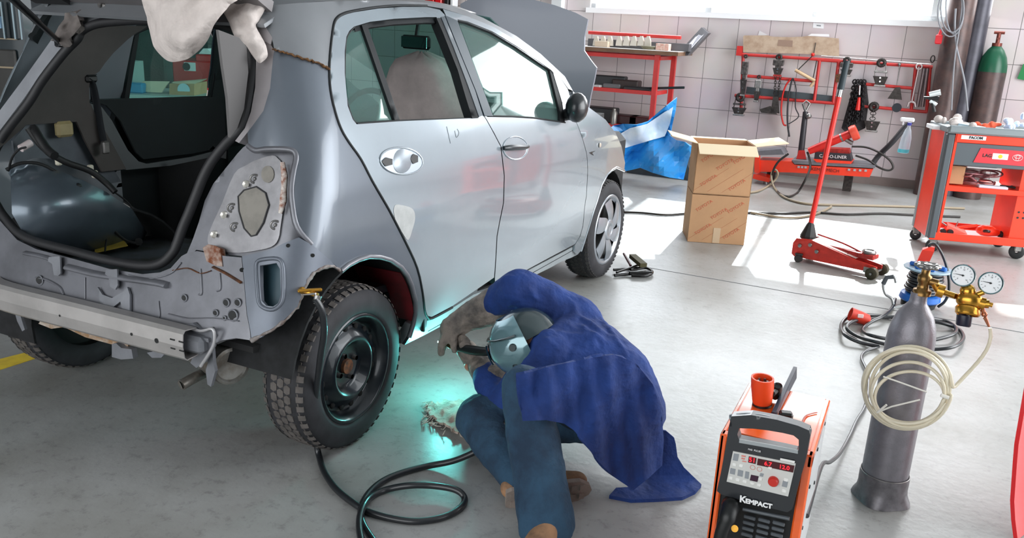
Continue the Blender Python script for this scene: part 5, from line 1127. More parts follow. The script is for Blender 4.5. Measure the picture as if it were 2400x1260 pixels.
for p,q in((A,B),(B,C_),(C_,D_),(D_,A)): wallp4(p,q,z0,z1)
m.hexa([p+V(0,0,z0) for p in(A,B,C_,D_)]+[p+V(0,0,z0+.006) for p in(A,B,C_,D_)]); m.build('carton',CARD,b2)
prints(b2,BH,.34)
def flap(p,q,out,up,L_):
    m=MB(); e=out*L_*math.cos(up)+V(0,0,L_*math.sin(up)); n=V(0,0,.005); p=p+V(0,0,z1);q=q+V(0,0,z1)
    m.hexa([p,q,q+e,p+e,p+n,q+n,q+e+n,p+e+n]); m.build('flap',mat('sunlit_carton_flap','#e2cfae',.8),b2)  # sunlight on the flaps is in the colour, paler than the box
flap(A,B,-by,-.38,.14); flap(D_,C_,by,-.05,.12); flap(A,D_,-bx,.22,.19); flap(B,C_,bx,.16,.22)
# ================= floor jack =================
fj=thing('floor_jack',(1.95,3.6,0),'red trolley jack with long upright handle standing on the floor','floor jack')
pA=V(1.70,3.68,0); pB=V(2.24,3.50,0); jd=(pB-pA); jl=np.linalg.norm(jd); jd/=jl; jn=V(-jd[1],jd[0],0)
def jp(a,b,z): return pA+jd*a+jn*b+V(0,0,z)
for sg in(-1,1):
    m=MB(); P=[jp(0,sg*.075,.045),jp(.02,sg*.075,.03),jp(.50,sg*.05,.035),jp(.56,sg*.05,.05),jp(.56,sg*.05,.075),jp(.42,sg*.055,.095),jp(.12,sg*.075,.165),jp(.02,sg*.075,.155),jp(0,sg*.075,.12)]
    m.prism(P,jn*(-sg*.012)); m.build('side_plate',DRED if sg>0 else mat('jack_red','#c62a1d',.4,.1,var=.15,scale=25),fj)
    for a,z in((.05,.11),(.12,.13),(.17,.095)):
        m=MB(); m.lathe([(0,.006),(.012,.005),(.014,0)],jp(a,sg*.076,z),jn*sg,12); m.build('bolt',STEEL,fj)
m=MB(); m.prism([jp(.12,-.06,.16),jp(.12,.06,.16),jp(.42,.045,.10),jp(.42,-.045,.10)],(0,0,.004)); m.build('top_plate',mat('pale_pink_jack_top','#e2c4bc',.4),fj)
m=MB(); m.box(jp(.03,0,.09),(.03,.14,.09),rz=math.atan2(jd[1],jd[0])); m.build('rear_plate',DRED,fj)
m=MB(); m.tube([jp(.10,-.03,.10),jp(.36,-.03,.09)],.028,10); m.build('hydraulic_ram',DSTEEL,fj)
m=MB(); m.prism([jp(.16,-.02,.10),jp(.47,-.02,.105),jp(.5,-.02,.13),jp(.18,-.02,.145)],jn*.04); m.box(jp(.48,0,.125),(.10,.09,.03),rz=math.atan2(jd[1],jd[0]),bev=.006); m.build('lifting_arm',DRED,fj)
m=MB(); m.lathe([(0,0),(.04,0),(.045,.012),(.038,.022),(.03,.014),(0,.014)],jp(.48,0,.14),(0,0,1),16); m.build('saddle',STEEL,fj)
for a,b,r in((.55,-.085,.038),(.55,.085,.038)):
    m=MB(); m.lathe([(.010,-.018),(r-.006,-.02),(r,-.016),(r,.016),(r-.006,.02),(.010,.018)],jp(a,b,r),jn,24); m.build('front_wheel',mat('olive_dark_wheel','#3b3524',.5,.3,var=.3),fj)
m=MB(); m.cyl(jp(.55,-.11,.038),jp(.55,.11,.038),.008); m.box(jp(.52,-.07,.05),(.06,.012,.035),rz=math.atan2(jd[1],jd[0])); m.box(jp(.52,.07,.05),(.06,.012,.035),rz=math.atan2(jd[1],jd[0])); m.build('front_axle',STEEL,fj)
for b in(-.09,.09):
    m=MB(); m.lathe([(.0,-.011),(.026,-.011),(.026,.011),(0,.011)],jp(.06,b,.026),jn,18); m.box(jp(.06,b,.055),(.05,.03,.012),bev=.003); m.build('rear_castor',DSTEEL,fj)
h0=PY(1895,548,3.66); h1=PY(1985,142,3.72); hd=(h1-h0)
m=MB(); m.tube([h0-hd*.03,h0+hd*.80],.017,12); m.build('handle_bar',mat('bright_red_tube','#e3261c',.35),fj)
m=MB(); m.tube([h0+hd*.78,h0+hd*.9],.015,10); m.build('chrome_collar',CHROME,fj)
m=MB(); m.tube([h0+hd*.84,h1],[.021,.019],12); m.build('hand_grip',mat('dark_teal_grip','#253238',.6),fj)
m=MB(); m.hull(sph(h0-V(0,0,.02),(.055,.05,.03),5)+sph(h0+hd*.05,(.026,.026,.03),5)); m.build('handle_socket',mat('black_socket','#1c1c1c',.6),fj)
m=MB(); m.tube(cr([jp(.12,.02,.19),jp(.3,.02,.165),jp(.43,.02,.13)],3),.006,6); m.build('link_rod',DRED,fj)
# ================= tool trolley =================
TR=.27; TO=V(2.765,4.765,0)
tt=thing('tool_trolley',tuple(TO),'orange-red and dark grey tool trolley on castors','trolley')
RT_=Rz(TR); 
def tp(x,y,z): return TO+RT_@V(x,y,z)
def tbx(m,x0,x1,y0,y1,z0,z1,bev=0): m.box(tp((x0+x1)/2,(y0+y1)/2,(z0+z1)/2),(x1-x0,y1-y0,z1-z0),R=RT_,bev=bev)
HW,HD_=.33,.215
TG=mat('dark_grey_trolley_plastic','#4d5459',.45); TGL=mat('grey_trim_strip','#8f969b',.35,.2)
m=MB(); tbx(m,-HW,HW,-HD_,HD_,.10,.115); tbx(m,-HW,HW,-HD_-.005,-HD_+.01,.095,.15,.003); tbx(m,-HW,HW,HD_-.01,HD_,.095,.15); m.build('bottom_shelf',ORED,tt)
m=MB(); tbx(m,-HW+.02,HW,-HD_+.005,HD_,.475,.487); tbx(m,-HW+.02,HW,-HD_,-HD_+.012,.455,.492,.003); m.build('middle_shelf',ORED,tt)
m=MB(); tbx(m,-HW-.005,-HW+.012,-HD_+.05,HD_-.03,.10,.86); m.build('side_panel',ORED,tt)
m=MB(); tbx(m,HW-.13,HW+.0,-HD_+.02,HD_-.03,.115,.69); m.build('side_column',ORED,tt)
for i in range(3):
    for j in range(8):
        if j>1: continue
        m=MB(); m.lathe([(0,.001),(.008,.001)],tp(HW-.10+i*.035,-HD_+.019,.30+j*.04),RT_@V(0,-1,0),10); m.build('column_hole',BLACK,tt)
m=MB(); tbx(m,-HW-.012,-HW+.045,-HD_-.01,-HD_+.05,.10,.86,.012); m.build('corner_post',TG,tt)
m=MB(); tbx(m,-HW-.012,-HW+.02,HD_-.04,HD_,.10,.86,.006); tbx(m,-HW-.014,-HW-.008,-HD_+.045,-HD_+.056,.10,.86); m.build('trim_strip',TGL,tt)
m=MB(); tbx(m,-HW+.045,-HW+.062,-HD_-.004,-HD_+.03,.10,.86); tbx(m,-HW+.05,HW,-HD_-.008,-HD_+.02,.80,.86,.003); m.build('front_frame',ORED,tt)
m=MB(); tbx(m,-HW+.06,HW,-HD_-.002,HD_-.02,.64,.80,.004); m.build('drawer_unit',TG,tt)
m=MB(); tbx(m,-HW-.015,HW+.02,-HD_-.025,HD_+.01,.86,.885,.006); tbx(m,-HW-.015,HW+.02,-HD_-.03,-HD_+.0,.86,.915,.012); tbx(m,-HW-.015,-HW+.01,-HD_,HD_,.86,.905,.006); tbx(m,-HW,HW,HD_-.015,HD_+.01,.86,.905,.005); m.build('top_tray',mat('grey_top_tray','#7b8487',.4,.2),tt)
m=MB(); m.prism([tp(-HW+.19,-HD_-.0035,.67),tp(HW-.03,-HD_-.0035,.665),tp(HW-.035,-HD_-.0035,.755),tp(HW-.12,-HD_-.0035,.768),tp(-HW+.22,-HD_-.0035,.772)],RT_@V(0,-.003,0)); lp=m.build('red_label_plate',mat('label_red','#d3303a',.35),tt)
fx=RT_@V(1,0,0)
def tt_text(s_,size,x,z,mt,name,off=.0075,par=lp,bold=.0,sx=1): return text(s_,size,tp(x,-HD_-off,z),fx,V(0,0,1),mt,name,par,.0004,bold,sx)
tt_text('LAG',.032,-.06,.722,BLACK,'plate_lettering',bold=.001)
m=MB(); tbx(m,-.025,.075,-HD_-.008,-HD_-.0066,.702,.742); fp=m.build('yellow_badge_plate',WHITE,lp)
m=MB(); m.lathe([(0,.001),(.014,.001)],tp(.025,-HD_-.0085,.722),RT_@V(0,-1,0),18); m.build('yellow_badge',mat('yellow_badge','#d9b820',.4),fp)
m=MB(); c=tp(.135,-HD_-.008,.722)
for rx,rz_ in((.032,.021),(.010,.021),(.02,.010)): m.tube([c+fx*rx*math.cos(a)+V(0,0,rz_*math.sin(a)+(.006 if rz_==.010 else 0)) for a in np.linspace(0,6.283,22,endpoint=False)],.0016,5,closed=True)
m.build('oval_emblem',mat('silver_emblem','#e6d0d0',.3),lp)
m=MB(); tbx(m,-HW+.08,-HW+.24,-HD_-.0095,-HD_-.008,.825,.852); np_=m.build('name_strip',WHITE,tt)
tt_text('FACOM',.026,-HW+.175,.838,BLACK,'name_lettering',.0105,np_,.0012)
for x,y,r in((-HW+.04,-HD_+.03,.045),(-HW+.02,HD_-.03,.04),(HW-.05,-HD_+.04,.05),(HW-.05,HD_-.04,.045)):
    m=MB(); m.lathe([(.01,-.014),(r-.006,-.016),(r,-.012),(r,.012),(r-.006,.016),(.01,.014)],tp(x,y,r),RT_@V(.3,1,0),20); cw=m.build('castor_wheel',mat('black_castor','#1d2022',.5),tt)
    m=MB(); m.box(tp(x,y,r+.03),(.05,.045,.05),R=RT_,bev=.006); m.build('castor_fork',STEEL,cw)
# things on the trolley
sb=thing('spray_bottle',tuple(tp(-HW-.05,-.02,.70)),'clear spray bottle with white trigger head hooked on the left side of the trolley','spray bottle')
q=PY(2116,358,4.93); m=MB(); m.lathe([(0,0),(.036,0),(.040,.01),(.040,.05),(.036,.12),(.022,.175),(.012,.195),(.012,.21)],q,(.05,0,1),20,sharp=False); m.build('bottle',mat('clear_plastic_bottle','#dfe9f2',.15,trans=.5,alpha=.8),sb)
m=MB(); m.lathe([(.0405,.004),(.0405,.03)],q,(.05,0,1),20); m.build('liquid_band',mat('cyan_liquid_band','#58c8d8',.3),sb)
t0=q+V(.011,0,.21); m=MB(); m.cyl(t0,t0+V(0,0,.02),.015); m.build('collar',mat('blue_collar','#3a3fa0',.4),sb)
m=MB(); m.box(t0+V(-.02,0,.04),(.10,.028,.032),bev=.008); m.box(t0+V(-.045,0,.015),(.012,.016,.035),bev=.003); m.build('trigger_head',WHITE,sb)
def blobthing(name,c,r,mt,label,cat,seed=0,sq=(1,1,.5),n=10,group=None):
    rr_=np.random.default_rng(seed); m=MB()
    for k in range(n):
        d=rr_.normal(size=3)*np.array(sq)*r*.45; d[2]=abs(d[2]); m.hull(sph(np.array(c)+d,[r*.35*s_ for s_ in rr_.uniform(.5,1.1,3)],4))
    o=remesh(m.build(name,mt),max(.006,r*.06),3); return tag(o,label,cat,group)
blobthing('crumpled_rag',tp(-.22,.0,.905),.10,RAG,'crumpled white rag on the left of the trolley top','rag',3)
blobthing('crumpled_rag',tp(.02,.0,.895),.09,mat('orange_red_cloth','#e05a3a',.8,var=.2,bump=.3),'crumpled orange-red cloth on the trolley top','rag',5,(1.3,.7,.4))
blobthing('crumpled_rag',tp(.14,-.02,.91),.085,mat('pale_blue_cloth','#c3cfe6',.8,var=.15,bump=.3),'pale blue cloth bundled at the right of the orange-red one','rag',8,(.7,.7,.9))
o=MB(); o.box(tp(-.15,-.08,.895),(.16,.10,.035),R=Rz(TR-.5)@Ry(.1),bev=.002); tag(o.build('paper_box',mat('pale_blue_paper_box','#b5ccd8',.6)),'small pale blue box on the trolley top in front of the white rag','box')
o=MB(); o.lathe([(.025,0),(.045,0),(.045,.022),(.025,.022),(.025,0)],tp(.27,-.05,.886),(0,0,1),20); tag(o.build('masking_tape_roll',mat('cream_tape','#d8d2b4',.6)),'cream roll of masking tape at the right end of the trolley top','tape roll')
st_=thing('spray_gun',tuple(tp(-.30,.12,.9)),'black and chrome spray gun standing at the back left of the trolley top','spray gun')
g0=PY(2190,262,4.93); m=MB(); m.tube([g0,PY(2185,240,4.93)],.013,8); m.tube([PY(2165,228,4.93),PY(2200,232,4.93)],[.008,.02],8); m.build('gun_body',BLACK,st_)
m=MB(); m.tube([PY(2178,222,4.93),PY(2205,216,4.93)],[.02,.022],10); m.tube([PY(2180,236,4.93),PY(2195,246,4.93)],.014,8); m.build('gun_cup',mat('pale_cup','#d9e0e0',.3,.3),st_)
tray=MB(); tray.box(tp(-HW-.02,.04,.875),(.09,.16,.03),R=RT_,bev=.004); tag(tray.build('side_tray',WHITE),'small white tray clipped to the left side of the trolley','tray')
# contents of shelves
for k in range(9):
    c=tp(-.16+.30*random.random(),-.06+.12*random.random(),.53+.03*random.random()); 
rr_=np.random.default_rng(4)
m=MB()
for k in range(16):
    c=tp(rr_.uniform(-.18,.06),rr_.uniform(-.1,.05),rr_.uniform(.50,.58)); a0=rr_.uniform(0,3); R0=Rz(a0)@Rx(rr_.uniform(-.6,.6))
    rx_,ry_=rr_.uniform(.04,.09),rr_.uniform(.03,.06)
    m.tube([c+R0@V(rx_*math.cos(a),ry_*math.sin(a),0) for a in np.linspace(0,6.283,18,endpoint=False)],.006,5,closed=True)
tag(m.build('hose_bundle',mat('reddish_clear_hose','#a4686a',.3,c2='#6c4850',scale=20)),'tangled bundle of dull red hose on the middle trolley shelf','hose')
m=MB(); m.box(tp(-.05,-.10,.625),(.20,.10,.012),R=RT_,bev=.003); tag(m.build('sanding_board',WHITE),'white board lying on top of the tangled red hose','board')
m=MB(); m.box(tp(.04,-.15,.497),(.19,.06,.018),R=Rz(TR-.05),bev=.003); tag(m.build('paper_packet',mat('pale_packet','#cfd3de',.6)),'pale flat packet at the front of the middle trolley shelf','packet')
m=MB(); m.box(tp(-.20,-.06,.56),(.10,.14,.13),R=RT_,bev=.002); tag(m.build('cardboard_box',CARD),'small brown carton in the left corner of the middle trolley shelf','box')
for i,(x,y,rz_,lab) in enumerate(((-.24,-.10,.4,'leftmost red-handled tool on the middle trolley shelf'),(.16,-.10,-.5,'dark pliers at the right of the middle trolley shelf'),(.22,-.04,.9,'grey spanner next to the side column on the middle trolley shelf'))):
    m=MB(); c=tp(x,y,.50); d=Rz(rz_+TR)@V(1,0,0); m.tube([c-d*.05,c+d*.05],.008,6); m.box(c+d*.06,(.03,.02,.012),rz=rz_+TR,bev=.003); tag(m.build('hand_tool',[mat('tool_red','#b23a3a',.4),DSTEEL,STEEL][i]),lab,'tool')
# grinder on bottom shelf
gr=thing('power_grinder',tuple(tp(.05,-.08,.13)),'orange-red power grinder lying at the right of the bottom trolley shelf','power tool')
m=MB(); c=tp(.09,-.07,.165); m.hull(sph(c,(.07,.05,.042),6)+sph(tp(.16,-.07,.155),(.03,.03,.025),5)); m.build('grinder_body',ORED,gr)
m=MB(); m.tube([c+V(0,-.055,.01),c+V(.0,-.06,.0)],.024,12); m.tube([tp(.18,-.07,.15),tp(.23,-.09,.135)],[.025,.012],10); m.build('grinder_head',BLACK,gr)
pj=thing('pneumatic_tool',tuple(tp(-.1,-.08,.13)),'red pneumatic puller with small wheels at the left of the bottom trolley shelf','tool')
m=MB(); m.hull([tp(-.20,-.12,.13),tp(-.20,-.05,.13),tp(-.04,-.1,.13),tp(-.04,-.04,.13),tp(-.19,-.11,.19),tp(-.18,-.06,.20),tp(-.06,-.09,.16),tp(-.06,-.05,.16)]); m.tube([tp(-.1,-.07,.17),tp(.02,-.08,.20)],.010,8); m.build('puller_body',ORED,pj)
for x in(-.17,-.22):
    m=MB(); m.lathe([(0,-.01),(.020,-.01),(.020,.01),(0,.01)],tp(x,-.135,.145),RT_@V(0,1,0),16); m.build('wheel',BLACK,pj)
m=MB(); m.tube([tp(-.27,-.1,.23),tp(-.22,-.1,.20),tp(-.17,-.1,.17)],.006,6); m.tube([tp(-.13,-.1,.18),tp(-.12,-.1,.22)],.004,6); m.build('bare_rod',STEEL,pj)
m=MB(); m.prism([tp(-.28,-.17,.117),tp(.26,-.17,.117),tp(.26,.12,.117),tp(-.28,.12,.117)],(0,0,.002)); tag(m.build('shelf_paper',PAPER),'white paper spread over the bottom trolley shelf under the tools','paper')
# ================= tools by the front wheel =================
ft=thing('grip_pliers',tuple(fl(1485,642)),'black grip pliers heap lying beside the front wheel','pliers')
m=MB()
for a,b,r in(((1438,632,.02),(1500,628,.02),.009),((1440,645,.012),(1520,636,.02),.010),((1475,640,.02),(1527,640,.02),.014),((1445,638,.025),(1505,618,.03),.007)): m.tube([fl(*a),fl(*b)],r,7)
m.tube([fl(u,v,.018) for u,v in cr([(1478,632),(1515,628),(1529,638),(1515,646),(1480,646)],4)],.009,7); m.build('plier_handles',mat('shiny_black_steel','#101010',.25,.5),ft)
br_=thing('wire_brush',tuple(fl(1490,615)),'dark olive block brush lying on the black pliers beside the front wheel','brush')
m=MB(); a,b=fl(1482,604,.045),fl(1508,626,.04); d=b-a; n_=V(-d[1],d[0],0)/np.linalg.norm(d)*.022; m.hull([a-n_,a+n_,b-n_,b+n_,a-n_+V(0,0,.025),a+n_+V(0,0,.025),b-n_+V(0,0,.025),b+n_+V(0,0,.025)]); m.build('brush_block',mat('olive_brush','#413c1e',.7),br_)
m=MB(); m.tube([fl(1462,594,.06),fl(1478,622,.03)],.008,7); tag(m.build('punch_rod',mat('dark_red_rod','#5a3038',.4)),'thin dark red rod standing slanted left of the olive brush','rod')
# ================= hoses on the floor =================
BK_H=mat('black_air_hose','#26221f',.5); TN_H=mat('tan_air_hose','#9a8c76',.5)
def floorhose(pts,r,mt,label,name='air_hose'):
    m=MB(); P=[]; 
    for p in pts: P.append(fl(p[0],p[1],(p[2] if len(p)>2 else 0)+r+.001) if len(p)<4 else PY(p[0],p[1],p[3]))
    m.tube(cr(P,5),r,7); return tag(m.build(name,mt),label,'hose')
floorhose([(1440,496),(1500,498),(1560,503),(1620,499),(1700,500),(1760,498),(1830,500),(1900,497),(1980,502),(2060,500),(2130,503),(2250,508)],.010,BK_H,'straight dark hose lying across the sunlit floor behind the boxes')
floorhose([(1755,497),(1790,503),(1830,509),(1870,509),(1905,503),(1930,494),(1948,484)],.011,TN_H,'short tan hose crossing the dark hose beside the jack handle')
lp_y=6.6
floorhose([(1745,452),(1775,448),(1800,436),(1816,422,0,6.55),(1823,408,0,6.55),(1818,398,0,6.55),(1810,402,0,6.55),(1808,418,0,6.5),(1815,440,.0),(1835,460),(1865,472),(1900,478),(1960,480),(2050,482),(2130,484),(2260,488)],.011,TN_H,'tan hose looping up before the red bench then along the floor')
# ================= blue tarp =================
TPO=[(1430,300),(1437,294),(1460,290),(1492,292),(1520,284),(1550,258),(1587,228),(1584,258),(1576,292),(1570,318),(1585,328),(1605,332),(1624,343),(1614,375),(1602,420),(1570,416),(1530,405),(1500,392),(1465,400),(1452,380),(1444,330)]
def tarpm(u,v):
    f=lambda a:abs((a%1)-.5)*2
    spike=max(0,1-abs(u-(1500+ (330-v)*.7))/75)
    y=6.25-.30*f(u*.0052+v*.0075+.1)-.16*f(u*.011-v*.006+.3)-.05*f(u*.02+v*.016)-.22*(v-230)/190
    return PY(u,v,y)
m=MB(); plate(m,TPO,tarpm,[],12,.006)
for i in range(len(m.sm)): m.sm[i]=False if i%3 else True
tag(m.build('plastic_sheet',TARP),'crumpled blue plastic sheet heaped on the floor beside the front wing','plastic sheet')
m=MB(); plate(m,[(1442,322),(1480,300),(1520,290),(1560,262),(1580,250),(1572,290),(1560,318),(1520,330),(1470,345),(1448,348)],lambda u,v:tarpm(u,v)+V(-.0,-.035,.0),[],12,.004)
tag(m.build('plastic_sheet',mat('white_plastic_sheet','#eef5fa',.25,c2='#c4def2',scale=3)),'white translucent plastic sheet on top of the blue heap','plastic sheet')
m=MB(); m.hull([fl(1470,405,0),fl(1625,425,0),fl(1460,380,.0),fl(1640,395,0),PY(1480,345,6.6),PY(1610,360,6.6),PY(1480,350,6.3),PY(1610,380,6.3)]); tag(m.build('dark_form',mat('dark_heap','#33383c',.7,var=.3)),'dark grey heap under the blue plastic sheet','car part')  # dark hull filling the space under the sheet
# ================= workbench =================
wbn=thing('workbench',(-1.0,6.9,0),'red steel workbench with brown top against the tiled wall','workbench')
FYB,BYB=6.62,7.10
c0=PY(1590,121,FYB); TZ=c0[2]; TX=c0[0]
def bb(m,x0,x1,y0,y1,z0,z1,bev=0): m.box(((x0+x1)/2,(y0+y1)/2,(z0+z1)/2),(x1-x0,y1-y0,z1-z0),bev=bev)
m=MB(); bb(m,-2.1,TX,FYB,BYB+.1,TZ-.045,TZ-.006,.002); m.build('bench_top',mat('brown_chipboard','#7a5c47',.8,var=.15),wbn)
m=MB(); bb(m,-2.1,TX,FYB-.003,BYB+.1,TZ-.006,TZ,.001); m.build('white_top_sheet',mat('white_laminate','#e8e4e0',.4),wbn)
BR=mat('bench_red','#c8322f',.4,var=.12)
lx=PY(1535,200,FYB+.05)[0]; 
for x,y in((lx,FYB+.05),(lx+.06,BYB),(-2.0,FYB+.05),(-2.0,BYB)):
    m=MB(); bb(m,x-.025,x+.025,y-.025,y+.025,0,TZ-.045); m.build('bench_leg',BR,wbn)
m=MB(); bb(m,-2.0,lx,FYB+.03,FYB+.07,TZ-.10,TZ-.06); bb(m,-2.0,lx+.06,BYB-.02,BYB+.02,TZ-.10,TZ-.06); bb(m,lx-.02,lx+.04,FYB+.05,BYB,TZ-.1,TZ-.06); m.build('top_rail',BR,wbn)
for zz,nm in((PY(1460,213,FYB+.05)[2],'middle_shelf'),(PY(1460,296,FYB+.05)[2],'lower_shelf')):
    m=MB(); bb(m,-2.0,lx,FYB+.03,FYB+.07,zz-.02,zz+.02); bb(m,-2.0,lx,FYB+.07,BYB,zz-.01,zz+.0); bb(m,lx-.02,lx+.02,FYB+.05,BYB,zz-.02,zz+.02); m.build(nm,BR,wbn)
MZ=PY(1460,213,FYB+.05)[2]+.0; LZ=PY(1460,296,FYB+.05)[2]
# on the bench
m=MB(); a,b=PY(1380,76,6.85),PY(1596,88,6.85); m.tube([a,b],.02,10)
tag(m.build('red_tube',BR),'long red tube resting across the top of the workbench','tube')
m=MB(); bb(m,a[0],TX+.05,6.84,6.94,TZ,TZ+.08,.003); tag(m.build('steel_profile',mat('grey_profile','#5c5c60',.5,.3)),'dark grey steel channel lying under the red tube on the workbench','channel')
k=0
for u in(1392,1408,1424,1446,1463,1480,1497,1513):
    m=MB(); c=PY(u+6,96,6.76); m.hull([c+V(x,y,z) for x,z in((-.035,-.05),(.035,-.05),(.03,.0),(.012,.005),(.012,.05),(-.012,.05),(-.012,.005),(-.03,.0)) for y in(-.02,.02)]); 
    tag(m.build('support_clamp',mat('pale_clamp_metal','#cfc8bc',.4,.3)),['leftmost','second from the left','third from the left','fourth from the left','fourth from the right','third from the right','second from the right','rightmost'][k]+' of the small pale clamps in the row under the red tube','clamp','pale clamps in a row on the workbench'); k+=1
m=MB(); c=PY(1412,102,6.72); m.box((c[0],c[1],TZ+.03),(.15,.08,.06),bev=.003); tag(m.build('parts_box',mat('pale_carton','#c9b7a2',.7)),'small pale carton at the left end of the workbench','box')
m=MB(); c=PY(1555,108,6.72); m.box((c[0],c[1],TZ+.035),(.14,.09,.07),bev=.003); tag(m.build('parts_box',mat('pale_red_carton','#d8c4b8',.7,c2='#c98a7a',scale=40)),'small red and white carton at the right end of the workbench','box')
m=MB(); c=PY(1520,112,6.70); 
for kk in range(3): m.tube([(c[0]+(.06+.01*kk)*math.cos(a_),c[1]+.03*math.sin(a_),TZ+.012+.01*kk) for a_ in np.linspace(0,6.283,18,endpoint=False)],.007,5,closed=True)
tag(m.build('cable_ring',mat('olive_cable','#74705a',.5)),'olive ring of cable before the clamps on the workbench','cable')
m=MB(); q=[PY(1592,128,6.9),PY(1612,130,6.9),PY(1660,78,7.1),PY(1644,64,7.1),PY(1600,112,6.95),PY(1590,115,6.9)]
m.prism(q,(0,.12,0)); lb=m.build('steel_bracket',mat('dull_steel_bracket','#6d6c70',.4,.6,var=.2)); tag(lb,'large bent steel channel leaning at the right end of the workbench','bracket')
m=MB(); m.prism([PY(1613,122,6.89),PY(1652,78,7.09),PY(1643,71,7.09),PY(1604,114,6.93)],(0,-.004,0)); m.build('channel_face',mat('light_channel_face','#9a9aa2',.35,.6),lb)
rr_=np.random.default_rng(9)
for k,(u,v,w,h,lab) in enumerate(((1425,190,.40,.13,'dark plastic case at the back of the middle bench shelf'),(1470,194,.30,.10,'brown-black box right of the dark case on the middle bench shelf'),(1440,200,.20,.05,'grey metal bracket on the middle bench shelf'),(1500,205,.30,.04,'dark flat tray at the right of the middle bench shelf'),(1410,204,.08,.03,'white-edged tool at the left of the middle bench shelf'))):
    c=PY(u,v,6.85); m=MB(); m.box((c[0],6.87-.03*k,MZ+h/2+.01),(w,.14,h),rz=rr_.uniform(-.1,.1),bev=.01); tag(m.build(['plastic_case','storage_box','metal_bracket','flat_tray','scraper'][k],mat('shelf_dark_%s'%'abcde'[k],['#2b2d30','#3c3230','#6f7072','#2a2c2e','#c8c8c8'][k],.5)),lab,['case','box','bracket','tray','tool'][k])
m=MB(); m.tube([PY(1480,208,6.75),PY(1604,205,6.70)],.013,8); tag(m.build('steel_bar',mat('dark_green_bar','#2f3a3c',.4,.5)),'long dark bar sticking out right of the middle bench shelf','bar')
for k,(u,v,w,h,col,lab) in enumerate(((1400,272,.45,.16,'#26282a','dark sloping cover on the lower bench shelf'),(1470,284,.28,.10,'#3a1f1f','dark red toolbox on the lower bench shelf'),(1505,286,.25,.10,'#4a2424','small worn red case right of the toolbox on the lower bench shelf'))):
    c=PY(u,v,6.85); m=MB(); m.box((c[0],6.85,LZ+h/2+.01),(w,.2,h),bev=.012); tag(m.build(['dark_form','tool_box','tool_case'][k],mat('lower_shelf_%s'%'abc'[k],col,.5)),lab,['cover','tool box','case'][k])
m=MB(); c=PY(1437,292,6.68); m.lathe([(0,0),(.035,0),(.037,.01),(.037,.13),(.02,.15),(.018,.17),(0,.17)],(c[0],c[1],LZ+.01),(0,0,1),20); tag(m.build('metal_can',mat('dull_can','#8a8680',.35,.7)),'dull metal spray can on the lower bench shelf','can')
# ================= wall rack and hanging tools =================
rk=thing('tool_rack',tuple(wallp(1.4,.9,0)),'red steel bar rack fixed to the tiled wall','rack')
RO=.10
def bar(pts,w=.018,par=rk,mt=BR,name='rack_bar',off=RO):
    m=MB(); m.tube([PW(u,v,off) for u,v in pts],w,6); return m.build(name,mt,par)
for q in(((1733,127),(1968,142)),((1915,140),(2186,157)),((1742,128),(1737,252)),((1752,178),(1908,190)),((1722,223),(1966,243)),((1921,142),(1908,238)),((1966,143),(1952,243)),((2030,197),(2142,207)),((2025,249),(2172,262)),((2180,157),(2172,262)),((2146,157),(2136,256))): bar(q)
m=MB(); m.prism([PW(u,v,.075) for u,v in((1750,203),(1965,226),(1962,243),(1748,219))],(0,.01,0)); m.build('dark_backing_strip',mat('dark_strip','#3f4a4f',.5),rk)
for u,v in((1742,128),(1966,143),(2180,157),(1737,222),(2172,262)):
    m=MB(); m.tube([PW(u,v,RO),PW(u,v,0)],.014,6); m.build('wall_stub',BR,rk)
m=MB(); m.box(PW(1734,119,RO),(.06,.06,.10)); m.build('rack_end_block',RED,rk)
m=MB(); m.prism([PW(u,v,.125) for u,v in((1742,85),(1745,83),(1800,83),(1812,86),(1850,87),(1880,86),(1895,84),(1966,90),(1967,132),(1880,126),(1742,122))],(0,-.006,0)); cb=m.build('cardboard_sheet',mat('beige_cardboard','#c4ae98',.85,c2='#ab9079',scale=9)); tag(cb,'long beige piece of cardboard lying along the top of the wall rack','cardboard')
m=MB(); m.prism([PW(u,v,.133) for u,v in((1825,93),(1858,95),(1857,110),(1822,107))],(0,-.001,0)); m.build('printed_stamp',mat('brown_stamp','#9a8070',.85),cb)
m=MB(); m.prism([PW(u,v,.002) for u,v in((1776,84),(1780,72),(1800,82))],(0,-.004,0)); tag(m.build('paper_note',PAPER),'small white paper corner sticking up behind the beige cardboard','paper')
m=MB(); m.prism([PW(u,v,.11) for u,v in((1893,84),(1902,79),(1943,80),(1944,86))],(0,-.004,0)); tag(m.build('paper_strip',PAPER),'white strip of paper behind the right half of the beige cardboard','paper')
m=MB(); m.prism([PW(u,v,.0) for u,v in((1906,53),(1931,55),(1930,67),(1905,65))],(0,-.003,0)); wp=m.build('wall_label',WHITE); tag(wp,'small white label stuck on the tile under the window','label')
m=MB(); m.prism([PW(u,v,.004) for u,v in((1914,58),(1924,59),(1924,62),(1914,61))],(0,-.001,0)); m.build('printed_block',GR,wp)
m=MB(); m.tube([PW(1925,131,.13),PW(2182,151,.13)],.008,8); tag(m.build('chrome_rod',CHROME),'long thin chrome rod resting along the top bar of the wall rack','rod')
def chain(m,a,b,n,r=.011,w=.0035):
    a,b=np.array(a),np.array(b); d=(b-a)/n
    for i in range(n):
        c=a+d*(i+.5); L_=np.linalg.norm(d)*.72; t_=d/np.linalg.norm(d); s1=np.cross(t_,[0,1,0]); s1/=np.linalg.norm(s1)
        if i%2: s1=np.cross(t_,s1)
        m.tube([c+t_*L_*math.cos(q)+s1*r*math.sin(q) for q in np.linspace(0,6.283,8,endpoint=False)],w,4,closed=True)
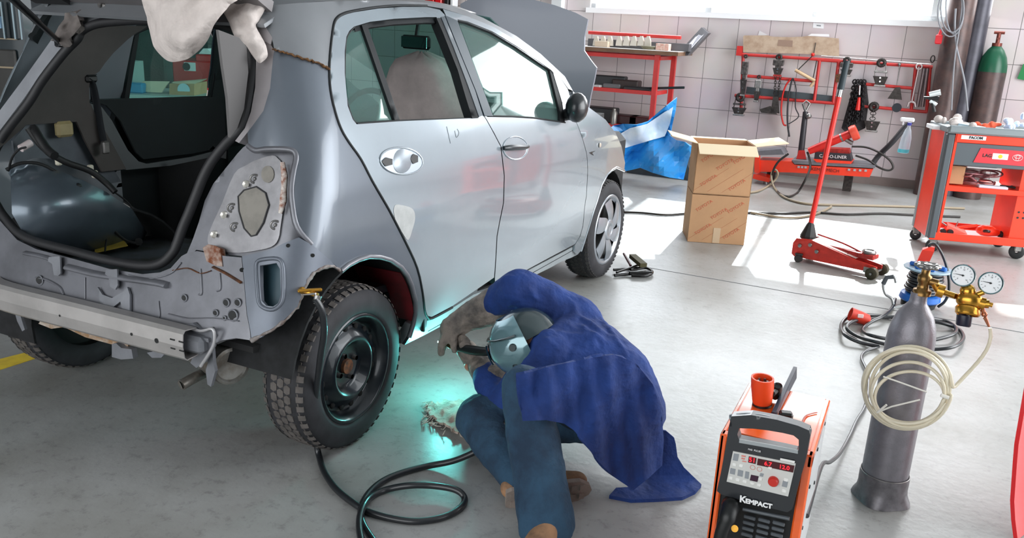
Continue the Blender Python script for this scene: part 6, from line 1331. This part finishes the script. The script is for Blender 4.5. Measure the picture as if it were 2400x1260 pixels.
def pull_clamp(name,top,bot,w,label,cat='clamp',mt=mat('greasy_grey_steel','#5f5a58',.4,.7,c2='#363230',scale=40),red=False,style=0,off=.14):
    """hanging body-pulling clamp: suspension eye, jaw block, jaw plates, bolts"""
    w*=1.3; a,b=PW(*top,off),PW(*bot,off); t=thing(name,tuple(a),label,cat); d=b-a; L_=np.linalg.norm(d); d/=L_; s1=V(1,0,0); 
    m=MB(); m.tube([a+s1*w*.2*math.cos(q)+V(0,0,1)*w*.2*math.sin(q) for q in np.linspace(0,6.283,12,endpoint=False)],w*.12,6,closed=True); m.build('hook_ring',DSTEEL,t)
    m=MB()
    if style==0:
        m.box(a+d*L_*.30,(w*.95,.04,L_*.34),bev=.006); m.box(a+d*L_*.52,(w*.5,.035,L_*.22),bev=.004); 
    elif style==1: chain(m,a,a+d*L_*.55,max(4,int(L_*.55/.025)),w*.16,.004)
    elif style==2:
        for sg in(-1,1): m.tube([a+s1*sg*w*.25,a+d*L_*.6+s1*sg*w*.35],.006,6)
        m.box(a+d*L_*.4,(w*.8,.03,.02),bev=.003)
    m.build('suspension',mt,t)
    m=MB(); m.hull([a+d*L_*.6+V(x*w*.45,y,0) for x in(-1,1) for y in(-.02,.02)]+[b+V(x*w*.25,y,0) for x in(-1,1) for y in(-.018,.018)]); m.build('jaw_block',DSTEEL,t)
    m=MB(); m.box(b+V(0,0,-.004),(w*.7,.05,.018),bev=.003); m.build('jaw_plate',DRED if red else STEEL,t)
    for f in(.66,.82):
        m=MB(); c=a+d*L_*f+V(0,-.022,0); m.cyl(c,c+V(0,-.012,0),.009,n=6); m.build('clamp_bolt',CHROME,t)
    return t
pull_clamp('pull_clamp',(1748,132),(1740,222),.055,'long narrow steel clamp hanging at the left end of the wall rack')
pull_clamp('pull_clamp',(1735,228),(1731,268),.13,'dark triangular clamp hanging below the left end of the rack',style=2)
pull_clamp('pull_clamp',(1779,180),(1772,236),.055,'short steel clamp with round hole hanging on the middle bar',mt=STEEL)
pull_clamp('pull_clamp',(1826,134),(1822,176),.09,'red and black clamp hanging from the top bar below the cardboard',red=True)
t=thing('chain_clamp',tuple(PW(1822,180,.13)),'foot-shaped black clamp hanging on double chains below the red and black clamp','clamp')
m=MB(); chain(m,PW(1818,178,.13),PW(1815,232,.13),9); chain(m,PW(1829,178,.13),PW(1822,232,.13),9); m.build('hanging_chain',DSTEEL,t)
m=MB(); m.hull([PW(u,v,o_) for u,v in((1812,226),(1824,226),(1827,266),(1806,262)) for o_ in(.11,.16)]); m.hull([PW(u,v,o_) for u,v in((1780,256),(1784,264),(1822,268),(1806,248)) for o_ in(.11,.16)]); m.build('clamp_foot',DSTEEL,t)
t=thing('lifting_sling',tuple(PW(1855,182,.13)),'red and dark webbing sling hanging in a loop on the wall rack','sling')
m=MB(); P=[PW(u,v,.14) for u,v in cr([(1855,183),(1842,200),(1834,225),(1831,262),(1836,290),(1843,294)],4)]; m.tube(P,.022,8,flat=.4); m.build('red_webbing',RED,t)
m=MB(); m.tube([PW(u,v,.13) for u,v in cr([(1857,183),(1850,215),(1846,250),(1846,290),(1850,320)],4)],.03,8,flat=.3); m.tube([PW(u,v,.13) for u,v in cr([(1859,183),(1866,210),(1864,250),(1872,272),(1856,286),(1848,290)],4)],.014,6,flat=.4); m.build('dark_webbing',mat('dark_webbing','#2f2f33',.8),t)
t=thing('pull_yoke',tuple(PW(1906,132,.13)),'wooden-barred pulling yoke hanging on two dark rods at the wall rack','yoke')
m=MB(); m.tube([PW(1905,130,.14),PW(1871,163,.14)],.006,6); m.tube([PW(1914,142,.14),PW(1906,182,.14)],.006,6); m.tube([PW(1912,100,.14),PW(1906,132,.14)],.004,6); m.build('yoke_rods',DSTEEL,t)
m=MB(); m.tube([PW(1864,164,.14),PW(1910,190,.14)],.017,8); m.tube([PW(1899,203,.14),PW(1908,192,.14)],.016,8); m.build('wooden_bar',mat('pale_wood_bar','#d0b28c',.7,var=.15),t)
m=MB(); m.ball(PW(1905,128,.14),.02,8); m.build('red_hook_knob',RED,t)
pull_clamp('pull_clamp',(1985,142),(1983,176),.10,'grey clamp hanging above the jack handle grip',style=0,off=.13)
m=MB(); m.hull([PW(u,v,o_) for u,v in((1958,175),(1974,172),(1972,195),(1958,192)) for o_ in(.11,.16)]); tag(m.build('rusty_block',RUST),'brown rusty block hanging left of the jack handle grip','block')
t=thing('chain_bundle',tuple(PW(2010,190,.16)),'thick bundle of black chain with red hook handle hanging on the rack','chain')
m=MB()
for k in range(4): chain(m,PW(2004+k*7,188,.13+.02*(k%2)),PW(1985+k*11,300-6*k,.13+.02*((k+1)%2)),16,.02,.008)
m.build('chain_strand',mat('dull_black_chain','#2a282a',.6,.5),t)
m=MB(); m.hull([PW(u,v,o_) for u,v in((1996,215),(2030,190),(2036,240),(2028,300),(1990,318),(1972,300)) for o_ in(.07,.11)]); m.build('leather_backing',mat('dark_leather','#2d2a2c',.8,bump=.4),t)
m=MB(); m.tube([PW(2015,200,.2),PW(2014,222,.2)],.010,8); m.build('hook_shank',CHROME,t)
m=MB(); m.tube([PW(2014,228,.2),PW(2010,258,.2)],[.013,.025],10); m.build('red_hook_handle',RED,t)
pull_clamp('pull_clamp',(2066,147),(2062,200),.12,'two-jaw steel clamp hanging on the right part of the top bar',style=2,mt=STEEL)
t=thing('hanging_weight',tuple(PW(2108,150,.13)),'dark trapezoid weight hanging on a thin rod at the right of the rack','weight')
m=MB(); m.tube([PW(2109,150,.13),PW(2102,200,.13)],.005,6); m.ball(PW(2108,151,.13),.016,8); m.build('hanger_rod',STEEL,t)
m=MB(); m.hull([PW(u,v,o_) for u,v in((2098,205),(2110,204),(2114,234),(2080,231)) for o_ in(.11,.16)]); m.build('weight_block',DSTEEL,t)
m=MB(); m.lathe([(0,.02),(.045,.02),(.045,0)],PW(2102,252,.10),(0,-1,0),20); tag(m.build('round_pad',mat('dark_pad','#2a2f38',.6)),'dark round pad below the trapezoid weight on the bottom bar','pad')
t=thing('ring_spanner',tuple(PW(2154,157,.13)),'large pale combination spanner hanging at the right end of the rack','spanner')
a,b=PW(2154,156,.14),PW(2137,238,.14)
m=MB(); m.tube([a,b],[.014,.020],8,flat=.5); m.tube([a+.026*V(math.cos(q),0,math.sin(q)) for q in np.linspace(0,6.283,16,endpoint=False)],.010,6,closed=True); 
m.tube([b+V(-.03,0,-.05),b+V(-.025,0,-.01),b,b+V(.03,0,-.01),b+V(.045,0,-.05)],.013,6); m.build('spanner_shaft',mat('pale_pink_steel','#cfc0c0',.3,.6),t)
for k,(u0,u1) in enumerate(((2166,2150),(2174,2162))):
    m=MB(); m.tube([PW(u0,160,.12),PW(u1,250,.12)],.018,8); tag(m.build('steel_tube',mat('dull_pink_grey_tube','#8d7f80',.35,.6)),['dull steel tube hanging just right of the large spanner','dull steel tube nearest the big dark cylinder'][k],'tube')
pull_clamp('pull_clamp',(2048,250),(2042,306),.13,'grey clamp with a chain of links hanging below the black chain bundle',style=1)
m=MB(); m.tube([PW(2186,138,.13)+.018*V(math.cos(q),0,math.sin(q)*1.8) for q in np.linspace(0,6.283,14,endpoint=False)],.006,6,closed=True); tag(m.build('shackle',DSTEEL),'small dark shackle on the right end of the top rack bar','shackle')
# upright post tool on the red bench
t=thing('pulling_post',tuple(PY(1878,385,6.75)),'dark upright pulling post with forked top standing on the red bench','post')
m=MB(); a,b=PY(1877,360,6.75),PY(1888,262,6.85); m.tube([a,b],[.032,.026],8); m.build('post_tube',mat('dark_post','#38363a',.45,.4),t)
m=MB(); m.tube([b,PY(1882,243,6.87)],.012,6); m.tube([b,PY(1898,243,6.87)],.012,6); m.tube([PY(1882,243,6.87),PY(1890,236,6.87),PY(1898,243,6.87)],.01,6); m.ball(PY(1895,272,6.8),.03,8); m.build('fork_head',STEEL,t)
m=MB(); m.hull([PY(1872,352,6.72),PY(1886,352,6.72),PY(1872,352,6.80),PY(1886,352,6.80),PY(1866,372,6.70),PY(1890,373,6.70),PY(1866,372,6.82),PY(1890,373,6.82)]); m.build('red_foot',RED,t)
# red bench
rbn=thing('pulling_bench',(1.4,6.75,0),'low red steel pulling bench with grey top along the wall','pulling bench')
yb=6.60
q=[(1855,378),(1862,386),(2046,396),(2038,415),(1858,404),(1772,402),(1776,375)]
m=MB(); m.prism([PY(u,v,yb) for u,v in q],(0,.28,0)); m.build('bench_beam',ORED,rbn)
m=MB(); m.prism([PY(u,v,yb-.01) for u,v in((1855,375),(2052,388),(2050,394),(1862,384))],(0,.34,0)); m.prism([PY(u,v,yb) for u,v in((1772,354),(1830,349),(1838,362),(1776,364))],(0,.25,0)); m.build('grey_deck',mat('grey_deck','#74747a',.45,.3,var=.15),rbn)
for u in(1872,1880,1888,1990,2003,2016,2029): 
    m=MB(); m.box(PY(u,391+ (u-1872)*.055,yb-.008),(.022,.01,.02)); m.build('deck_tooth',mat('pale_teeth','#a8a4a8',.5),rbn)
cc=PY(1915,397,yb-.004)
text('KEMM',.045,PY(1916,397,yb-.005),PY(1940,398,yb)-PY(1900,395,yb),V(0,0,1),mat('dark_red_print','#5a1a14',.6),'worn_lettering',rbn,.0005)
text('MECH',.045,PY(1952,400,yb-.005),PY(1940,398,yb)-PY(1900,395,yb),V(0,0,1),mat('dark_red_print','#5a1a14',.6),'worn_lettering',rbn,.0005)
m=MB(); m.prism([PY(u,v,yb-.03) for u,v in((1768,364),(1780,366),(1780,405),(1768,404))],(0,.05,0)); m.prism([PY(u,v,yb-.03) for u,v in((1766,408),(1778,410),(1804,417),(1802,427),(1778,422),(1764,418))],(0,.2,0)); m.build('red_leg_frame',ORED,rbn)
m=MB(); m.tube([PY(1794,424,yb),PY(1795,436,yb)],.02,8); m.build('castor',STEEL,rbn)
for x in(1.75,1.0):
    m=MB(); m.box((x,6.82,.09),(.08,.08,.18)); m.build('bench_foot',DSTEEL,rbn)
t=thing('hydraulic_pump',tuple(PY(1945,375,6.62)),'dark hydraulic pump box with white lettering on the red bench','pump')
m=MB(); m.prism([PY(u,v,6.62) for u,v in((1910,356),(1992,361),(1996,378),(1908,372))],(0,.2,0)); m.build('pump_tank',mat('dark_blue_pump','#1d222c',.4),t)
m=MB(); m.prism([PY(u,v,6.66) for u,v in((1912,346),(1990,350),(1992,361),(1910,356))],(0,.15,0)); m.build('pump_lid',DRED,t)
text('CAR-O-LINER',.042,PY(1952,367,6.61),PY(1992,361,6.62)-PY(1910,356,6.62),V(0,0,1),WHITE,'pump_lettering',t,.0005)
m=MB(); m.prism([PY(u,v,6.58) for u,v in((1906,373),(1998,379),(1994,384),(1914,380))],(0,.24,0)); m.build('pump_tray',ORED,t)
t=thing('hydraulic_ram',tuple(PY(1950,335,6.5)),'red hydraulic ram lying slanted above the bench behind the jack handle','ram')
m=MB(); a,b=PY(1896,354,6.5),PY(1992,314,6.5); m.tube([a,a+(b-a)*.25,a+(b-a)*.55,b],[.034,.038,.040,.040],12); m.build('ram_barrel',RED,t)
m=MB(); m.lathe([(0,-.03),(.07,-.03),(.075,0),(.07,.03),(0,.03)],PY(2002,311,6.5),(b-a),16); m.build('ram_head',mat('orange_ram_head','#d84a36',.4),t)
m=MB(); m.tube([a+(b-a)*.78,a+(b-a)*.82],.043,12); m.tube([PY(1975,322,6.5),PY(1998,336,6.5)],.02,8); m.build('ram_band',STEEL,t)
floorhose([(2046,382,0,6.7),(2062,362,0,6.7),(2090,335,0,6.6),(2120,300,0,6.6),(2140,280,0,6.6)],.026,mat('thick_black_hose','#2e2e32',.5),'thick dark hose rising from the bench to the trolley','hydraulic_hose')
floorhose([(1996,343,0,6.7),(2030,345,0,6.7),(2060,357,0,6.6),(2085,375,0,6.6),(2093,392,0,6.6),(2082,399,0,6.6),(2060,392,0,6.6),(2035,375,0,6.7),(2005,364,0,6.7)],.010,BK_H,'thin dark hose curling right of the hydraulic pump','hydraulic_hose')
floorhose([(1848,360,0,6.5),(1825,378,0,6.5),(1812,402,0,6.5),(1812,432,.0),(1828,454,.0),(1850,460),(1870,450),(1888,420,0,6.3),(1899,392,0,6.4),(1896,368,0,6.5),(1892,356,0,6.5)],.011,BK_H,'dark hose hanging in a big loop from the red ram','hydraulic_hose')
# ================= tall gas cylinders at the wall =================
def tallcyl(x,y,r,h,shoulder,mtop,mbody,label,valve=True,neck=True):
    t=thing('gas_cylinder',(x,y,0),label,'gas cylinder')
    m=MB(); m.lathe([(0,0),(r,0),(r,h*shoulder)],(x,y,0),(0,0,1),32); m.build('cylinder_body',mbody,t)
    m=MB(); hs=h*shoulder; m.lathe([(r*1.002,hs),(r*.97,hs+r*.5),(r*.82,hs+r*1.1),(r*.55,hs+r*1.6),(r*.33,hs+r*1.85),(r*.3,hs+r*2.1)],(x,y,0),(0,0,1),32,sharp=False); m.build('cylinder_shoulder',mtop,t)
    zt=hs+r*2.1
    m=MB(); m.lathe([(r*.34,zt-.03),(r*.34,zt),(0,zt)],(x,y,0),(0,0,1),18); m.tube([(x,y,zt),(x,y,zt+.09)],.018,8); m.tube([(x-.045,y,zt+.095),(x+.045,y,zt+.095)],.014,8); m.tube([(x,y,zt+.04),(x,y-.05,zt+.04)],.012,8); m.build('valve',mat('reddish_valve','#7b4036',.4,.5),t); return t
GT=mat('green_shoulder_paint','#0c5238',.35,var=.12,scale=8); BRN=mat('brown_cylinder_paint','#5c4844',.4,.25,c2='#453a3a',scale=9)
q=PW(2325,170,.17); tallcyl(q[0]-.005,q[1],.128,1.55,.79,GT,BRN,'tall brown gas cylinder with green shoulder standing at the wall')
m=MB(); c=PW(2312,142,.285); m.box(c,(.035,.004,.018)); 
q=PW(2225,170,.28); tallcyl(q[0],q[1],.125,2.15,.87,GT,BRN,'tallest brown gas cylinder with green top, left of the others')
q=PW(2262,170,.14); tallcyl(q[0]+.02,q[1],.10,2.3,.9,mat('dark_grey_shoulder','#3e3f47',.4,.3),mat('dark_grey_cylinder','#46454e',.4,.3,var=.2),'tall dark grey gas cylinder behind the tallest brown one')
m=MB()
for (cu_,cv_,a_,b_,o_) in((2228,28,38,58,.46),(2232,20,34,56,.47),(2236,18,24,62,.45)): m.tube([PW(cu_+a_*math.cos(q)*.8,cv_+b_*math.sin(q),o_) for q in np.linspace(0,6.283,26,endpoint=False)],.007,6,closed=True)
m.tube([PW(u,v,.45) for u,v in cr([(2240,20),(2238,60),(2242,110),(2254,160),(2262,200),(2268,260)],4)],.010,6)
m.tube([PW(u,v,.46) for u,v in cr([(2256,10),(2248,70),(2240,120),(2234,180),(2230,258)],4)],.008,6)
tag(m.build('hose_loops',mat('grey_lead','#8a8c92',.4)),'grey hoses looped over the top of the tall cylinders','hose')
m=MB(); c=PW(2200,92,.36); m.box(c,(.06,.04,.09),bev=.01); m.tube([c+V(0,0,.04),c+V(.01,0,.09)],.014,8); tag(m.build('torch_holder',mat('bright_red_holder','#d8202c',.4)),'small bright red fitting at the left edge of the tallest cylinder','fitting')
m=MB(); m.prism([PW(u,v,.02) for u,v in((2384,184),(2398,150),(2420,150),(2420,190),(2396,187))],(0,-.01,0)); tag(m.build('green_sign',mat('green_sign','#0d7a3e',.5)),'green triangular sign on the wall at the right edge','sign')
# ================= things behind the car on the left =================
DV=mat('dark_teal_van_paint','#122026',.35,.3,coat=.3); DV2=mat('grey_brown_lower_panel','#3b3a38',.6,var=.15)
vn=thing('dark_vehicle',(-4.6,2.2,0),'dark vehicle parked behind the silver car at the left edge of the picture','vehicle')
def lp_(u,v,t=6.2,dx=0): return RD(u,v,t)
e1=fl(0,640,0); 
bx0=V(-5.6,1.0,0); 
m=MB(); a=RD(-260,120,6.4); b=RD(76,120,6.4); a[2]=b[2]=0; dv=(b-a)/np.linalg.norm(b-a); nv=V(-dv[1],dv[0],0)
def vb(m,s0,s1,o0,o1,z0,z1,bev=0):
    c=a+dv*(s0+s1)/2+nv*(o0+o1)/2+V(0,0,(z0+z1)/2); m.box(c,(s1-s0,o1-o0,z1-z0),rz=math.atan2(dv[1],dv[0]),bev=bev)
LNG=float(np.linalg.norm(b-a)); zt=lambda u,v:RD(u,v,6.4)[2]
vb(m,0,LNG,0,1.6,.35,1.95,.05); m.build('vehicle_body',DV,vn)
m=MB(); vb(m,.05,LNG-.12,-.03,.0,.45,zt(20,116),.01); m.build('lower_panel',DV2,vn)
m=MB(); vb(m,.1,LNG-.20,-.035,-.005,zt(10,66),zt(10,38)); m.build('side_window',mat('pale_blue_window','#8fb0c8',.1,.2,emit='#7fa3c4',es=.25),vn)  # pane glows faintly by itself to look bright
m=MB(); vb(m,0,LNG-.1,-.04,-.01,zt(20,92),zt(20,89)); vb(m,.0,LNG-.1,-.045,-.01,zt(20,160),zt(20,156)); m.build('trim_line',mat('tan_trim_line','#9a8a72',.5),vn)
m=MB()
for s_ in(.16,.08,.03): vb(m,LNG-s_-.012,LNG-s_,-.06,-.03,zt(20,90),zt(20,5))
m.build('door_tubes',mat('chrome_tubes','#6e7c82',.25,.8),vn)
for s_ in(.45,LNG-.45):
    c=a+dv*s_+V(0,0,.32); m=MB(); m.lathe([(.0,-.12),(.25,-.12),(.32,-.09),(.32,.09),(.25,.12),(.18,.1),(0,.1)],c-nv*.02,-nv,28); m.build('wheel',TYRE,vn)
# dark cabinet behind
t=thing('dark_cabinet',(-4.2,2.9,0),'dark cabinet standing between the vehicle and the car, behind the rear pillar','cabinet')
a2=RD(50,120,7.0); b2=RD(200,120,7.0); a2[2]=b2[2]=0; d2=(b2-a2); L2=np.linalg.norm(d2); d2/=L2; n2=V(-d2[1],d2[0],0)
def cb_(m,s0,s1,o0,o1,z0,z1,bev=0): m.box(a2+d2*(s0+s1)/2+n2*(o0+o1)/2+V(0,0,(z0+z1)/2),(s1-s0,o1-o0,z1-z0),rz=math.atan2(d2[1],d2[0]),bev=bev)
m=MB(); cb_(m,0,L2,.1,.7,0,1.9,.02); m.build('cabinet_body',mat('dark_teal_cabinet','#16262a',.6),t)
z7=lambda v:RD(100,v,6.95)[2]
m=MB(); cb_(m,.06,L2*.8,-.12,.1,z7(170),z7(128),.02); m.build('black_drawer',BLACK,t)
m=MB(); cb_(m,.03,L2*.8,-.14,-.12,z7(128),z7(125)); m.build('drawer_edge',TGL,t)
o=blobthing('blue_overalls',RD(118,42,6.75),.14,mat('blue_overalls_cloth','#3f7cb0',.85,c2='#235583',scale=20,bump=.4),'blue overalls hanging on the dark cabinet behind the tailgate strut','overalls',11,(.6,.6,1.3),14)
m=MB(); m.box(RD(112,92,6.75),(.18,.08,.03),rz=.5,bev=.01); m.box(RD(104,88,6.74),(.12,.02,.03),rz=.5); tag(m.build('red_tray',mat('dull_red_tray','#a8302c',.5)),'small red tray under the blue overalls','tray')
m=MB(); m.box(RD(143,36,6.6),(.05,.04,.10),rz=.4,bev=.01); tag(m.build('paper_roll',PAPER),'white paper roll right of the blue overalls','paper roll')
# red cabinet, cartons and bench seen through the car windows
C0=RD(405,180,7.6); C1=RD(500,180,7.6); C0[2]=C1[2]=0; dc=C1-C0; LC=np.linalg.norm(dc); dc/=LC; nc=V(-dc[1],dc[0],0)
def rc_(m,s0,s1,o0,o1,z0,z1,bev=0): m.box(C0+dc*(s0+s1)/2+nc*(o0+o1)/2+V(0,0,(z0+z1)/2),(s1-s0,o1-o0,z1-z0),rz=math.atan2(dc[1],dc[0]),bev=bev)
z8=lambda v:RD(450,v,7.6)[2]
RC=mat('bright_red_cabinet','#d8282a',.4)
t=thing('red_cabinet',tuple(C0+dc*LC/2),'bright red cabinet seen through the open tailgate and far window','cabinet')
m=MB(); rc_(m,0,LC,0,.5,0,z8(142),.01); rc_(m,LC*.58,LC*.98,0,.5,z8(143),z8(126),.01); m.build('cabinet_body',RC,t)
m=MB(); rc_(m,LC*.30,LC*.58,-.006,0,z8(166),z8(146)); m.build('white_label',WHITE,t)
m=MB(); m.lathe([(0,.003),(.035,.003)],C0+dc*LC*.36-nc*.006+V(0,0,z8(156)),-nc,16); m.build('round_print',BLACK,t)
m=MB(); m.hull([C0+dc*LC*s_+nc*o_+V(0,0,z_) for s_,z_ in((.62,z8(125)),(.98,z8(125)),(.74,z8(112)),(.84,z8(112))) for o_ in(.05,.25)]); tag(m.build('paper_cone',WHITE),'small white paper cone on top of the red cabinet','paper cone')
m=MB(); T0=fl(0,0) if 0 else None
def gbox(name,pts,t_,depth,mt,label,cat,z0=None):
    P=[RD(u,v,t_) for u,v in pts]; f=V(*(CM[2]));f[2]=0;f/=np.linalg.norm(f); m=MB(); m.prism(P,f*depth); return tag(m.build(name,mt),label,cat) if label else m.build(name,mt)
wb2=thing('white_work_table',tuple(RD(380,230,6.9)*V(1,1,0)),'pale work table seen through the rear door window','table')
P=[RD(215,226,6.6),RD(520,223,6.6)]; zz=RD(380,225,6.6)[2]; d3=P[1]-P[0]; d3[2]=0; L3=np.linalg.norm(d3); d3/=L3; n3=V(-d3[1],d3[0],0); P0=P[0]*V(1,1,0)
m=MB(); m.box(P0+d3*L3/2+n3*.35+V(0,0,zz-.015),(L3,.7,.03),rz=math.atan2(d3[1],d3[0])); m.build('table_top',mat('pale_table_top','#b8c4c2',.5),wb2)
for s_ in(.05,L3-.05):
    for o_ in(.05,.65):
        m=MB(); m.tube([P0+d3*s_+n3*o_,P0+d3*s_+n3*o_+V(0,0,zz-.03)],.02,8); m.build('table_leg',STEEL,wb2)
f=V(*CM[2]); f[2]=0; f/=np.linalg.norm(f)
bx3=thing('open_carton',tuple(P0+d3*L3*.72+n3*.3+V(0,0,zz)),'open cardboard carton with round sticker on the pale table','box')
bz=lambda u,v:RD(u,v,6.75)
m=MB(); m.prism([bz(397,224)*V(1,1,0)+V(0,0,zz),bz(455,224)*V(1,1,0)+V(0,0,zz),bz(455,196),bz(397,196)],n3*.3); m.build('carton',CARD,bx3)
m=MB(); m.prism([bz(402,194),bz(452,190),bz(482,187),bz(455,197),bz(425,197)],V(0,.02,.01)); m.prism([bz(336,190),bz(396,191),bz(378,217),bz(320,214)],n3*.02); m.build('carton_flap',CARDL,bx3)
m=MB(); m.lathe([(0,.002),(.05,.002)],bz(431,210)-n3*.003,-n3,18); m.build('round_sticker',mat('blue_white_sticker','#b8d4e2',.5),bx3)
m=MB(); c=RD(285,200,6.9); m.box(c*V(1,1,0)+V(0,0,zz+.12),(.30,.2,.24),rz=.4,bev=.004); tag(m.build('pale_crate',mat('pale_grey_crate','#8f9a98',.7)),'pale grey crate on the table left of the open carton','crate')
m=MB(); c=RD(318,214,6.75); m.box(c*V(1,1,0)+V(0,0,zz+.04),(.16,.1,.08),rz=.4,bev=.01); tag(m.build('blue_bag',mat('blue_bag_plastic','#1f86b8',.4)),'small blue bag on the table behind the dark window bar','bag')
m=MB(); a3=RD(200,120,8.4);b3=RD(400,120,8.4); a3[2]=b3[2]=0; d4=b3-a3; L4=np.linalg.norm(d4); d4/=L4
m.box((a3+b3)/2+V(0,0,.9),(L4,.3,1.8),rz=math.atan2(d4[1],d4[0]),bev=.02); t=m.build('dark_shelving',mat('dark_green_clutter','#14332f',.8,c2='#2c4a45',scale=9,bump=.5)); tag(t,'dark green cluttered shelving behind the table at the far left','shelving')
# bits on the wall above the roof line
m=MB()
for i,(u0,u1,mt,lab,nm) in enumerate(((1000,1022,RED,'red box on the wall just above the car roof','red_box'),(1024,1040,mat('signal_red_paint','#e0151d',.35),'brighter red can right of the red box above the roof','red_can'),(980,996,WHITE,'white box left of the red box above the roof','white_box'),(1046,1056,BLACK,'black canister right of the red can above the roof','black_canister'),(1060,1068,WHITE,'white tube at the right end of the row above the roof','white_tube'))):
    m=MB(); p=PW(u0,14,.15); q=PW(u1,14,.15); w=np.linalg.norm(q-p); m.box((p+q)/2+V(0,0,.16),(w,.12,.34),bev=.01); tag(m.build(nm,mt),lab,'container')
sh=thing('wall_shelf',tuple(PW(1020,16,.1)),'narrow shelf on the back wall behind the car roof','shelf')
p=PW(960,15,.0);q=PW(1075,17,.0); m=MB(); m.box((p+q)/2+V(0,-.1,-.02),(q[0]-p[0],.2,.02)); m.build('shelf_board',LW,sh)
for x in(p[0]+.1,q[0]-.1): m=MB(); m.box((x,p[1]-.05,p[2]-.08),(.02,.12,.1)); m.build('shelf_bracket',STEEL,sh)
